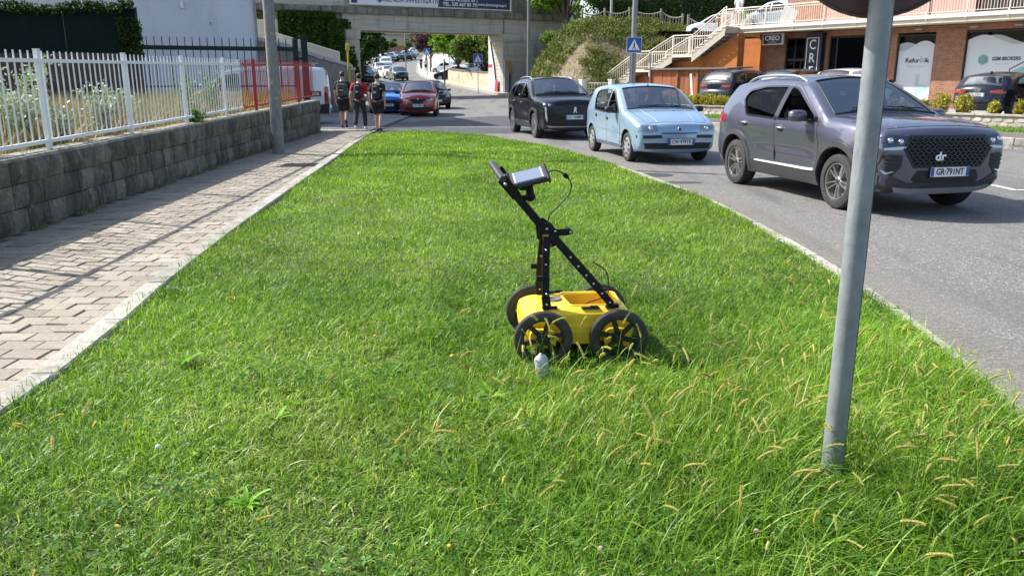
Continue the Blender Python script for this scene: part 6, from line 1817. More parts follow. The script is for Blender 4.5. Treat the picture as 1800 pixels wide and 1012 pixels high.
small_sign((-10.6, 105, 2.0), 'small blue pedestrian crossing sign by the purple trees up the street', 2.9, 'cross')
small_sign((-8.0, 108, 2.1), 'red edged no parking sign right of the purple trees', 3.1, 'round')
for i, (x, y, h) in enumerate([(-14.9, 118, 9), (-6.6, 82, 2.4)]):
 r_ = empty(['street_lamp', 'bollard_post'][i], (x, y, ground_z(y)), 0, ['tall thin lamp pole at the kerb bend beyond the bridge', 'short dark post at the corner of the pale stone wall'][i], ['street lamp', 'post'][i])
 m = MB(); m.tube([(0, 0, 0), (0, 0, h)], .09 if i == 0 else .07, 8); m.build('pole', STEEL if i == 0 else BLK(), r_)
 if i == 0: m = MB(); m.box((-.6, 0, h), (1.4, .2, .1)); m.build('lamp_head', M('lamp grey', (.4, .4, .4)), r_); m = MB(); m.box((.1, -.05, 3.0), (.35, .3, .7)); m.build('box', M('box dark', (.03, .04, .035)), r_)
um = empty('parasol', (-6.2, 97, 2.0), 0, 'pale parasol beside the cars parked behind the stone wall', 'parasol')
m = MB(); m.tube([(0, 0, 0), (0, 0, 2.7)], .04, 6); m.build('pole', STEEL, um); m = MB(); m.lathe([(1.5, 2.1), (.8, 2.5), (.01, 2.75)], 8, 'Z', smooth=False); m.build('canopy', M('parasol cloth', (.55, .54, .5), .8), um)
# ---------------------------------------------------------------- cars
class Shape:
 """body surface of one car: side outline in (x, z), half width by (x, z), bulged across"""
 def __init__(s, sp, coarse=False):
  s.sp = sp
  n = 3 if coarse else 6
  P = []; rr = []; cr = []; tag = []
  def seg(name, pts, r, c, sm=True, nn=None):
   q = catmull(pts, nn or n) if sm and len(pts) > 2 else [np.array(p, float) for p in pts]
   if not sm or len(pts) == 2:
    q2 = []
    for a, b in zip(q[:-1], q[1:]):
     L = np.linalg.norm(b - a); k = max(1, int(L / (0.25 if coarse else 0.12)))
     q2 += [a + (b - a) * i / k for i in range(k)]
    q = q2 + [q[-1]]
   for p in q[:-1]:
    P.append(p); rr.append(r); cr.append(c); tag.append(name)
   s.last = q[-1]
  for t in sp['segs']:
   seg(*t)
  zb = sp['zsill']
  for nm, cx in (('rear_arch', sp['xr']), ('front_arch', sp['xf'])):
   ra = sp['ra']; cz = sp['rw'] + sp.get('archdz', 0.0)
   a0 = math.asin(max(-1, min(1, (zb - cz) / ra)))
   A = [(cx + ra * math.cos(a), cz + ra * math.sin(a)) for a in np.linspace(math.pi - a0, a0, 13 if coarse else 25)]
   seg('under', [s.last, A[0]], 0.02, 0.0, False)
   seg(nm, A, 0.012, 0.0, False)
  seg('under', [s.last, sp['segs'][0][1][0]], 0.02, 0.0, False)
  s.P = np.array(P); s.tag = tag
  r = np.array(rr); c = np.array(cr)
  for _ in range(3):   # blend rounding and bulge between neighbouring segments
   k = np.array([t in ('rear_arch', 'front_arch', 'under') for t in tag])
   r2 = (np.roll(r, 1) + 2 * r + np.roll(r, -1)) / 4
   c2 = (np.roll(c, 1) + 2 * c + np.roll(c, -1)) / 4
   r = np.where(k, r, r2); c = np.where(k, c, c2)
  s.r = r; s.c = c
  d = np.roll(s.P, -1, 0) - np.roll(s.P, 1, 0)
  d /= np.maximum(np.linalg.norm(d, axis=1, keepdims=True), 1e-9)
  s.nin = np.stack([-d[:, 1], d[:, 0]], 1)
 def W(s, x, z):
  sp = s.sp
  x = np.asarray(x, float); z = np.asarray(z, float)
  wv = np.full(np.broadcast(x, z).shape, sp['w'])
  fx = np.clip((x - sp['pf'][0]) / (sp['pf'][1] - sp['pf'][0]), 0, 1)
  bx = np.clip((sp['pr'][0] - x) / (sp['pr'][0] - sp['pr'][1]), 0, 1)
  wv = wv - sp['pf'][2] * fx ** 2.4 - sp['pr'][2] * bx ** 2.4
  belt = np.interp(x, [p[0] for p in sp['belt']], [p[1] for p in sp['belt']])
  up = np.clip(z - belt, 0, None)
  wv = wv - sp['tumble'] * up - sp.get('tumble2', 0.12) * up ** 2
  sh = sp.get('shoulder', 0.012)
  wv = wv + sh * np.exp(-((z - belt + 0.09) / 0.06) ** 2) - sp.get('dish', 0.014) * np.exp(-((z - sp.get('dishz', 0.52)) / 0.13) ** 2) * np.exp(-(x / 0.95) ** 4)
  wv = wv - np.clip(sp.get('zin', 0.36) - z, 0, None) * 0.22
  wv = wv - 0.10 * np.clip(belt - 0.12 - z, 0, None) ** 2
  # flared wheel arches
  for cx in (sp['xf'], sp['xr']):
   dd = np.sqrt((x - cx) ** 2 + (z - sp['rw']) ** 2)
   wv = wv + sp.get('flare', 0.018) * np.exp(-((dd - sp['ra'] - 0.02) / 0.10) ** 2)
  return wv
 def side(s, pts):
  pts = np.asarray(pts, float)
  w0 = s.W(pts[:, 0], pts[:, 1])
  out = np.zeros(len(pts))
  rb = np.roll(s.r, -1)
  for i in range(0, len(pts), 400):
   q = pts[i:i + 400]
   d, t = segdist(q, s.P)
   rr = s.r[None] * (1 - t) + rb[None] * t
   u = np.clip(1 - d / np.maximum(rr, 1e-4), 0, 1)
   out[i:i + 400] = (rr * (1 - np.sqrt(np.maximum(0, 1 - u * u)))).max(1)
  return w0 - out
def side_patch(S, poly, holes=(), off=0.004, thick=0.012, step=0.07, sides=(1, -1)):
 """faces lying on the flank over a side-view polygon, returned as (verts, faces) for each side"""
 poly = [tuple(p) for p in poly]
 a = np.array(poly)
 gx = np.arange(a[:, 0].min(), a[:, 0].max(), step); gz = np.arange(a[:, 1].min(), a[:, 1].max(), step)
 g = np.array([(x, z) for x in gx for z in gz]).reshape(-1, 2)
 if len(g):
  k = pip(g, poly)
  for h in holes: k &= ~pip(g, h)
  g = g[k]
  if len(g):
   dmin = segdist(g, poly)[0].min(1)
   for h in holes: dmin = np.minimum(dmin, segdist(g, h)[0].min(1))
   g = g[dmin > step * 0.35]
 # densify the border
 def dens(pl):
  o = []
  for i in range(len(pl)):
   p, q = np.array(pl[i]), np.array(pl[(i + 1) % len(pl)])
   k = max(1, int(np.linalg.norm(q - p) / (step * 1.2)))
   o += [tuple(p + (q - p) * j / k) for j in range(k)]
  return o
 poly = dens(poly); holes = [dens(h) for h in holes]
 v, f = cdt_fill(poly, holes, g)
 y = S.side(v)
 loops = [poly] + holes
 res = []
 for sd in sides:
  vs = [(p[0], sd * (yy + off), p[1]) for p, yy in zip(v, y)]
  fs = [tuple(t) if sd < 0 else tuple(t[::-1]) for t in f]
  nb = len(vs)
  if thick > 0:
   for lp in loops:
    k = len(vs); yl = S.side(np.array(lp)); m = len(lp)
    for p, yy in zip(lp, yl): vs.append((p[0], sd * (yy + off), p[1]))
    for p, yy in zip(lp, yl): vs.append((p[0], sd * (yy + off - thick), p[1]))
    for i in range(m):
     q = (k + i, k + (i + 1) % m, k + m + (i + 1) % m, k + m + i)
     fs.append(q)
  res.append((vs, fs))
 return res
def put_side(S, name, mat, root, poly, holes=(), off=0.004, thick=0.012, step=0.07, sides=(1, -1), label=None, smooth=True):
 out = []
 for vs, fs in side_patch(S, poly, holes, off, thick, step, sides):
  m = MB(); m.add(vs, fs, 0, smooth)
  o = m.build(name, mat, root, sharp=45)
  if label: o['label'] = label
  out.append(o)
 return out
class Caster:
 def __init__(s, me):
  b = bmesh.new(); b.from_mesh(me)
  s.t = BVHTree.FromBMesh(b); b.free()
 def hit(s, o, d, fb=None):
  h = s.t.ray_cast(Vector(o), Vector(d))
  if h[0] is None:
   h = s.t.find_nearest(Vector(fb if fb else o))
  return h[0], h[1]
def cast_patch(C, poly, view, off=0.004, thick=0.02, step=0.05, holes=(), flip=False, skew=0.0):
 """faces lying on the body over a polygon seen from 'front'/'rear' (y,z) or 'top' (x,y)"""
 poly = [tuple(p) for p in poly]
 def dens(pl):
  o = []
  for i in range(len(pl)):
   p, q = np.array(pl[i]), np.array(pl[(i + 1) % len(pl)])
   k = max(1, int(np.linalg.norm(q - p) / (step * 1.2)))
   o += [tuple(p + (q - p) * j / k) for j in range(k)]
  return o
 poly = dens(poly); holes = [dens(h) for h in holes]
 a = np.array(poly)
 g = np.array([(x, z) for x in np.arange(a[:, 0].min(), a[:, 0].max(), step) for z in np.arange(a[:, 1].min(), a[:, 1].max(), step)]).reshape(-1, 2)
 if len(g):
  g = g[pip(g, poly)]
  if len(g): g = g[segdist(g, poly)[0].min(1) > step * .3]
 v, f = cdt_fill(poly, holes, g)
 def M3(p):
  if view == 'front': o, d, fb = (4, p[0], p[1]), (-1, skew * (1 if p[0] > 0 else -1), 0), (2, p[0], p[1])
  elif view == 'rear': o, d, fb = (-4, p[0], p[1]), (1, 0, 0), (-2, p[0], p[1])
  else: o, d, fb = (p[0], p[1], 3), (0, 0, -1), (p[0], p[1], 1.5)
  h, n = C.hit(o, d, fb)
  dv = Vector(d).normalized()
  if n.dot(dv) > 0: n = -n
  n = (n - dv * 0.4).normalized()
  return h + n * off, n
 P3 = [M3(p) for p in v]
 vs = [p for p, n in P3]
 fs = []
 out = Vector((1, 0, 0)) if view == 'front' else (Vector((-1, 0, 0)) if view == 'rear' else Vector((0, 0, 1)))
 for t in f:
  nn = (vs[t[1]] - vs[t[0]]).cross(vs[t[2]] - vs[t[0]])
  fs.append(tuple(t) if nn.dot(out) > 0 else tuple(t[::-1]))
 if thick > 0:
  for lp in [poly] + holes:
   k = len(vs); m = len(lp); Q = [M3(p) for p in lp]
   vs += [p for p, n in Q] + [p - n * thick for p, n in Q]
   for i in range(m):
    fs.append((k + i, k + (i + 1) % m, k + m + (i + 1) % m, k + m + i))
 return vs, fs
def put_cast(C, name, mat, root, poly, view, off=0.004, thick=0.02, step=0.05, holes=(), mirror=False, label=None):
 out = []
 for sgn in ((1, -1) if mirror else (1,)):
  pl = [(p[0] * sgn, p[1]) for p in poly] if view != 'top' else [(p[0], p[1] * sgn) for p in poly]
  hh = [[(p[0] * sgn, p[1]) for p in h] for h in holes]
  vs, fs = cast_patch(C, pl, view, off, thick, step, hh)
  m = MB(); m.add(vs, fs, 0, True)
  o = m.build(name, mat, root, sharp=40)
  if label: o['label'] = label
  out.append(o)
 return out
def wheel_meshes(rw, wd, style, rimmat, key):
 """tyre and rim turned about the y axis, outer face towards +y"""
 t = MB(); rr = rw * 0.675; h = wd / 2
 t.lathe([(rr, -h * .86), (rr + .012, -h), (rw * .86, -h * 1.02), (rw * .95, -h * .93), (rw * .988, -h * .74), (rw, -h * .35), (rw, h * .35), (rw * .988, h * .74), (rw * .95, h * .93), (rw * .86, h * 1.02), (rr + .012, h), (rr, h * .86), (rr * .97, h * .2), (rr * .97, -h * .2)], 40, 'Y', close=True)
 # tread grooves
 for q in (-.38, 0, .38):
  t.lathe([(rw + .0015, h * (q - .045)), (rw + .0015, h * (q + .045))], 40, 'Y', mi=1)
 tm = t.mesh('tyre', [TYRE(), M('tyre groove', (0.008, 0.008, 0.008), 0.9, var=0)])
 r = MB(); R1 = rr * .99
 r.lathe([(R1, h * .84), (R1 * .985, h * .9), (R1 * .94, h * .88), (R1 * .92, h * .5), (R1 * .9, -h * .5)], 40, 'Y', mi=0)
 r.lathe([(R1 * .93, -h * .45), (0.02, -h * .45)], 24, 'Y', mi=1)
 if style == 'cover':
  r.lathe([(R1 * .97, h * .86), (R1 * .8, h * .98), (R1 * .35, h * 1.02), (0.001, h * 1.05)], 40, 'Y', mi=0)
  for k in range(8):
   a = 2 * math.pi * k / 8
   c = Vector((math.cos(a), 0, math.sin(a)))
   tn = Vector((-math.sin(a), 0, math.cos(a)))
   pl = []
   for u, vv in ((.52, -.085), (.80, -.17), (.86, -.06), (.86, .06), (.80, .17), (.52, .085)):
    yy = h * (1.035 if u < .6 else 1.0) + .003
    pl.append(c * (R1 * u) + tn * (R1 * vv) + Vector((0, yy, 0)))
   r.add(pl, [tuple(range(5, -1, -1))], 2)
   r.add([p - Vector((0, .02, 0)) for p in pl] + pl, [(i, (i + 1) % 6, 6 + (i + 1) % 6, 6 + i) for i in range(6)], 0)
  r.lathe([(R1 * .2, h * 1.0), (R1 * .19, h * 1.1), (0.001, h * 1.12)], 20, 'Y', mi=0)
 else:
  nsp = 5; tw = style == 'twin'
  r.lathe([(R1 * .8, -h * .2), (R1 * .3, -h * .2)], 24, 'Y', mi=2)      # brake disc
  r.lathe([(R1 * .30, -h * .1), (R1 * .27, h * .62), (R1 * .2, h * .7), (0.001, h * .72)], 20, 'Y', mi=0)
  r.lathe([(R1 * .13, h * .7), (R1 * .12, h * .77), (0.001, h * .78)], 16, 'Y', mi=1)
  for k in range(nsp):
   a = 2 * math.pi * k / nsp + .3
   c = Vector((math.cos(a), 0, math.sin(a))); tn = Vector((-math.sin(a), 0, math.cos(a))); Y = Vector((0, 1, 0))
   arms = ((-.5, 1), (.5, 1)) if tw else ((0, 1),)
   for sft, _ in arms:
    w0, w1 = (.085, .10) if tw else (.20, .32)
    o0 = tn * (R1 * .14 * sft); o1 = tn * (R1 * .36 * sft)
    p0, p1, p2 = c * (R1 * .2) + o0, c * (R1 * .62) + (o0 + o1) / 2, c * (R1 * .96) + o1
    vs = []
    for p, ww, yt, yb in ((p0, w0 * 1.15, .66, .3), (p1, (w0 + w1) / 2 * .85, .80, .4), (p2, w1, .80, .5)):
     vs += [p - tn * (R1 * ww / 2) + Y * (h * (yt - .12)), p - tn * (R1 * ww * .25) + Y * (h * yt), p + tn * (R1 * ww * .25) + Y * (h * yt), p + tn * (R1 * ww / 2) + Y * (h * (yt - .12)), p + tn * (R1 * ww / 2) + Y * (h * yb), p - tn * (R1 * ww / 2) + Y * (h * yb)]
    fs = []
    for i in range(2):
     for j in range(6):
      fs.append((i * 6 + (j + 1) % 6, i * 6 + j, i * 6 + 6 + j, i * 6 + 6 + (j + 1) % 6))
    r.add(vs, fs, 0)
   # bolt
   ab = a + .63
   r.ball((math.cos(ab) * R1 * .19, h * .68, math.sin(ab) * R1 * .19), (.011, .008, .011), 6, 4, 1)
 rm = r.mesh('rim', [rimmat, BLK(), M('brake disc metal', (0.09, 0.085, 0.08), 0.5, 0.6, var=0.2) if style != 'cover' else BLK()])
 for me in (tm, rm):
  b = bmesh.new(); b.from_mesh(me); bmesh.ops.recalc_face_normals(b, faces=b.faces); b.to_mesh(me); b.free()
  me.set_sharp_from_angle(angle=R(38))
 return tm, rm
def mirror_part(root, sp, mats, side):
 mx, mz = sp['mirror']
 S = sp['S']
 y = float(S.side(np.array([(mx, mz - .02)]))[0])
 m = MB()
 m.beam((mx + .02, side * (y - .02), mz - .05), (mx - .01, side * (y + .09), mz - .03), .09, .03, 1)
 k = sp.get('mirror_size', 1.0)
 def f(u, v):
  a = u * 2 * math.pi; b = (v - .5) * math.pi
  cy = math.copysign(abs(math.cos(a)) ** .6, math.cos(a)) * math.cos(b) ** .55
  cz = math.copysign(abs(math.sin(a)) ** .6, math.sin(a)) * math.cos(b) ** .55
  xx = math.sin(b)
  xx = xx * (.075 if xx > 0 else .05)
  return (mx - .02 + xx * k, side * (y + .165 * k ** .5 + cy * .105 * k), mz + .02 + cz * (.068 if xx > -.01 else .066) * k)
 m.grid(f, 20, 9, 0)
 b = m.build('mirror', [mats, BLK()], root, fix=True, sharp=50)
 g = MB(); g.box((mx - .07 * k, side * (y + .165 * k ** .5), mz + .02), (.006, .17 * k, .10 * k))
 g.build('mirror_glass', M('mirror silver', (0.6, 0.63, 0.66), 0.03, 1.0, var=0), b)
 return b
def plate(root, C, txt, view, y0, z0, name='licence_plate', tilt=0.0, k=1.0):
 if view == 'front':
  h, n = C.hit((4, y0, z0), (-1, 0, 0)); sx = 1
 else:
  h, n = C.hit((-4, y0, z0), (1, 0, 0)); sx = -1
 x = h.x + sx * .012
 Wp, Hp = .52 * k, .11 * k
 m = MB(); m.box((x, y0, z0), (.012, Wp, Hp), mi=0)
 for s in (-1, 1):
  m.box((x + sx * .0045, y0 + s * (Wp / 2 - .022), z0), (.006, .04, Hp - .006), mi=1)
 m.box((x - sx * .004, y0, z0), (.014, Wp + .02, Hp + .02), mi=2)
 p = m.build(name, [PLATEW(), PLATEB(), BLK()], root)
 put_text(txt, .105 * k, PLATEK(), p, (x + sx * .0075, y0, z0), (0, sx, 0), (0, 0, 1), bold=.0015, sx=.80, spacing=1.0)
 return p
def windowed(poly, inset):
 """shrink a polygon towards its inside by inset"""
 a = np.array(poly, float); n = len(a)
 d = np.roll(a, -1, 0) - a
 area = 0.5 * np.sum(a[:, 0] * np.roll(a[:, 1], -1) - np.roll(a[:, 0], -1) * a[:, 1])
 sg = 1 if area > 0 else -1
 out = []
 for i in range(n):
  d0 = a[i] - a[i - 1]; d1 = a[(i + 1) % n] - a[i]
  n0 = np.array([-d0[1], d0[0]]) / (np.linalg.norm(d0) + 1e-9) * sg
  n1 = np.array([-d1[1], d1[0]]) / (np.linalg.norm(d1) + 1e-9) * sg
  b = n0 + n1; b /= max(np.linalg.norm(b), 1e-6)
  out.append(tuple(a[i] + b * inset / max(.5, float(b @ n0))))
 return out
def make_car(sp, label, loc, rz, group=None, coarse=False):
 S = Shape(sp, coarse); sp['S'] = S
 root = empty(sp.get('name', 'car'), loc, rz, label, 'car', group)
 body_m = sp['paint']
 P = S.P; n = len(P); step = 0.16 if coarse else 0.075
 wins = [round_poly(wp, wr, 3) for wp, wr in sp['windows']]
 # ---- side panels with window openings
 ring = []
 for fr in (.07, .28, .6, 1.0):
  q = P + S.nin * (S.r[:, None] * fr)
  ring.append(q[np.array(S.r) > .03])
 ex = np.concatenate(ring)
 g = np.array([(x, z) for x in np.arange(P[:, 0].min(), P[:, 0].max(), step) for z in np.arange(P[:, 1].min(), P[:, 1].max(), step)])
 allp = np.concatenate([ex, g])
 allp = allp[pip(allp, P)]
 dm = segdist(allp, P)[0].min(1)
 keep = dm > .004
 for wv in wins:
  keep &= ~pip(allp, wv); keep &= segdist(allp, wv)[0].min(1) > .012
 allp = allp[keep]
 # drop near duplicates
 cell = {}
 for p in allp:
  cell.setdefault((round(p[0] / .012), round(p[1] / .012)), p)
 allp = np.array(list(cell.values()))
 v, f = cdt_fill([tuple(p) for p in P], wins, allp)
 y = S.side(v)
 mb = MB()
 for sd in (1, -1):
  mb.add([(p[0], sd * yy, p[1]) for p, yy in zip(v, y)], [tuple(t) if sd < 0 else tuple(t[::-1]) for t in f], 0, True)
 # ---- wrap strip
 yi = S.W(P[:, 0], P[:, 1]) - S.r
 V = [-1, -.93, -.78, -.52, -.26, 0, .26, .52, .78, .93, 1] if not coarse else [-1, -.92, -.5, 0, .5, .92, 1]
 pw = sp.get('bulge', 2.2)
 def strip(i, vv, off=0.0):
  c = S.c[i] * (1 - abs(vv) ** pw) + off
  return (P[i, 0] - S.nin[i, 0] * c, vv * yi[i], P[i, 1] - S.nin[i, 1] * c)
 K = len(V)
 vs = [strip(i, vv) for i in range(n) for vv in V]
 def span(tagname):
  ids = [i for i in range(n) if S.tag[i] == tagname]
  return ids
 holes = {}
 for tg in ('windscreen', 'rear_window'):
  ids = span(tg)
  if len(ids) > 3:
   lo = ids[1] if tg == 'windscreen' else ids[0]
   holes[tg] = list(range(lo, ids[-1]))
 under = {'under', 'rear_arch', 'front_arch'}
 fs = []; fm = []
 hs = set(i for h in holes.values() for i in h)
 for i in range(n):
  j = (i + 1) % n
  for k in range(K - 1):
   if i in hs and 1 <= k <= K - 3: continue
   fs.append((i * K + k, j * K + k, j * K + k + 1, i * K + k + 1))
   fm.append(1 if S.tag[i] in under else 0)
 k0 = len(mb.v)
 mb.v += vs
 for q, m_ in zip(fs, fm):
  mb.f.append(tuple(k0 + a for a in q)); mb.m.append(m_); mb.sm.append(True)
 body = mb.build('body', [body_m, BLK()], root, fix=True, weld=True, sharp=42)
 C = Caster(body.data); sp['C'] = C
 gm = sp.get('glass') or glass('car glass', (0.55, 0.62, 0.62), 0.55)
 for tg, ids in holes.items():
  m = MB()
  gv = [strip(i, vv * (.992 if abs(vv) == .93 else 1), -.006) for i in ids + [ids[-1] + 1] for vv in V[1:-1]]
  q = K - 2
  m.add(gv, [(a * q + b, (a + 1) * q + b, (a + 1) * q + b + 1, a * q + b + 1) for a in range(len(ids)) for b in range(q - 1)], 0, True)
  m.build('windscreen' if tg == 'windscreen' else 'rear_window', gm, root)
  # rubber frame round the pane
  t = MB()
  L = [strip(i, V[1] * .985, .003) for i in ids + [ids[-1] + 1]]; Rr = [strip(i, -V[1] * .985, .003) for i in ids + [ids[-1] + 1]]
  B = [strip(ids[0], vv, .003) for vv in V[1:-1]]; T = [strip(ids[-1] + 1, vv, .003) for vv in V[1:-1]]
  for ln in (L, Rr, B, T): t.tube(ln, .011, 5)
  if not coarse: t.build('window_seal', BLK(), root)
 # ---- panes and doors
 sgm = sp.get('side_glass') or gm
 for wi, wv in enumerate(wins):
  op = wi in sp.get('open', ())
  if not op:
   put_side(S, 'window', sp.get('rear_glass', sgm) if wi > 0 and 'rear_glass' in sp else sgm, root, windowed(wv, -.004), off=-.012, thick=0, step=.1)
 if not coarse:
  for poly, hid in sp['doors']:
   hol = [windowed(wins[h], -.012) for h in hid]
   ds = put_side(S, 'door', body_m, root, round_poly(poly, .06, 3), hol, off=.0045, thick=.02, step=.06)
   put_side(S, 'door_gap_shade', BLK(), root, windowed(round_poly(poly, .06, 3), -.010), [windowed(round_poly(poly, .06, 3), -.0005)], off=.0028, thick=.004, step=.12)  # black ring painted as the shade in the gap round the door
   sp.setdefault('door_objs', []).append(ds)
  # black window surrounds
  for wv in wins:
   put_side(S, 'window_frame', sp.get('framemat', BLK()), root, windowed(wv, -.022), [windowed(wv, .004)], off=.008, thick=.02, step=.12)
  for pl in sp.get('blackpatch', []):
   put_side(S, 'pillar_trim', sp.get('framemat', BLK()), root, pl, off=.0085, thick=.01, step=.08)
  # arches and sills
  cl = sp.get('clad', 0.0)
  for cx in (sp['xf'], sp['xr']):
   if cl > 0:
    zb = sp['zsill'] + .005; ra = sp['ra']; cz = sp['rw'] + sp.get('archdz', 0)
    a0 = math.asin((zb - cz) / ra); a1 = math.asin((zb - cz) / (ra + cl))
    o = [(cx + (ra + cl) * math.cos(a), cz + (ra + cl) * math.sin(a)) for a in np.linspace(math.pi - a1, a1, 20)]
    i_ = [(cx + (ra + .004) * math.cos(a), cz + (ra + .004) * math.sin(a)) for a in np.linspace(a0, math.pi - a0, 20)]
    put_side(S, 'arch_cladding', sp.get('cladmat', BLK()), root, o + i_, off=.013, thick=.03, step=.09)
  if cl > 0:
   zt = sp.get('sillz', .36); zb = sp['zsill'] + .004
   xa, xb = sp['xr'] + sp['ra'] + cl * .9, sp['xf'] - sp['ra'] - cl * .9
   put_side(S, 'sill_cladding', sp.get('cladmat', BLK()), root, [(xa - .06, zt), (xa - .03, zb), (xb + .03, zb), (xb + .06, zt)], off=.012, thick=.03, step=.1)
 # ---- wheels
 tm, rm = wheel_meshes(sp['rw'], sp['ww'], sp['rim'], sp['rimmat'], '')
 for cx in (sp['xf'], sp['xr']):
  for sd in (1, -1):
   wh = link('wheel', tm, root, (cx, sd * (sp['w'] - sp['ww'] / 2 - sp.get('win', .03)), sp['rw']), (0, sp.get('spin', .4) * (cx + 1), 0 if sd > 0 else math.pi))
   if sp.get('steer') and cx == sp['xf']:
    wh.rotation_euler[2] += sp['steer']
   link('rim', rm, wh)
 # ---- cabin
 if not coarse:
  cab = MB()
  zf = sp['rw'] + .02
  ci = sp['cabin']     # x of dash, front seat, rear seat, half width, seat height, cowl z
  hw = ci['hw']
  cab.box(((ci['dash'] + ci['rear']) / 2 - .1, 0, ci['zf'] - .02), (ci['dash'] - ci['rear'] + .4, hw * 2, .04))
  cab.build('cabin_floor', CABIN(), root)
  d = MB()
  xd, zd = ci['dash'], ci['zd']
  d.prism([(xd + .45, zd - .02), (xd + .1, zd + .01), (xd - .06, zd - .03), (xd - .12, zd - .12), (xd - .05, zd - .35), (xd + .4, zd - .4)], -hw, hw, 'XZ')
  d.prism([(xd - .0, zd + .04), (xd - .1, zd + .035), (xd - .13, zd - .04), (xd + .05, zd - .02)], .18, hw - .12, 'XZ')
  d.build('dashboard', M('dashboard grey', (0.03, 0.03, 0.033), 0.6, var=.15), root, fix=True)
  for sx, ys in ((ci['front'], (.36, -.36)), (ci['rear'], (.36, 0, -.36))):
   for ys_ in ys:
    s = MB(); zs = ci['zs']; wd = .25 if sx == ci['front'] else .2
    s.box((sx, ys_, zs), (.5, wd * 2, .16), bev=.05)
    rot = Matrix.Rotation(-.32, 3, 'Y')
    s.box((sx - .33, ys_, zs + .32), (.13, wd * 1.9, .62), rot, bev=.05)
    s.box((sx - .46, ys_, zs + .72), (.09, wd * .95, .18), rot, bev=.04)
    s.build('seat', M('seat cloth', (0.035, 0.035, 0.04), .85, var=.2), root)
  st = MB()
  c = Vector((xd - .2, .36, zd - .05)); ax = Vector((-.86, 0, .5)).normalized(); a = Vector((0, 1, 0)); b = ax.cross(a)
  st.tube([c + (a * math.cos(t) + b * math.sin(t)) * .185 for t in np.linspace(0, 2 * math.pi, 25)], .015, 6)
  st.box(c, (.05, .16, .12)); st.beam(c - a * .17, c + a * .17, .04, .03); st.beam(c, c - b * .17, .04, .03)
  st.build('steering_wheel', BLK(), root)
  ms = MB(); wx, wz = sp['ws_top']; ms.box((wx - .02, 0, wz - .1), (.03, .22, .065), bev=.02)
  ms.build('rear_view_mirror', BLK(), root)
  hx = [p[0] for p in sp['segs'][1][1]]
  for sd in (1, -1):
   m = MB(); pp = []
   for x in np.linspace(hx[-1] - .02, hx[0] - .05, 12):
    yy = float(S.W(x, .9)) - .15; pp.append(C.hit((x, sd * yy, 3), (0, 0, -1))[0])
   m.tube(pp, .0045, 4); m.build('bonnet_gap', BLK(), root)
  m = MB(); yy = float(S.W(hx[0] - .05, .9)) - .15
  m.tube([C.hit((hx[0] - .05 + sp['segs'][1][3] * .6 * (1 - (v_ / yy) ** 2), v_, 3), (0, 0, -1))[0] for v_ in np.linspace(-yy, yy, 17)], .0045, 4); m.build('bonnet_gap', BLK(), root)
  for sd in (1, -1):
   mirror_part(root, sp, sp.get('mirrormat', body_m), sd)
  # wipers on the foot of the windscreen
  ids = holes.get('windscreen')
  if ids:
   a = ids[0]
   for v0, v1 in ((.75, .02), (.0, -.62)):
    m = MB()
    p0 = Vector(strip(a, v0 * .6 + .1, .012)); p1 = Vector(strip(a + 1, v1, .02)); p2 = Vector(strip(a + 1, (v0 + v1) / 2 - .1, .02));
    m.tube([p0, p2], .009, 5); m.tube([Vector(strip(a + 1, v0, .015)), Vector(strip(a + 1, v1, .015))], .008, 5)
    m.build('wiper', BLK(), root)
 return root, S, C
def handle(root, S, x, z, mat, door=None, style='bar', L=.17):
 for sd in (1, -1):
  y = float(S.side(np.array([(x, z)]))[0]); par = door[0 if sd > 0 else 1] if door else root
  m = MB()
  if style == 'cup':
   m.ball((x, sd * (y + .004), z), (.05, .022, .045), 12, 6, 1)
  else:
   m.ball((x, sd * (y + .002), z), (L * .5, .012, .045), 14, 6, 1)
   m.tube([(x - L / 2, sd * (y + .01), z), (x - L * .3, sd * (y + .035), z + .008), (x + L * .3, sd * (y + .035), z + .008), (x + L / 2, sd * (y + .01), z)], [.008, .014, .014, .008], 6, 0)
  m.build('door_handle', [mat, BLK()], par)
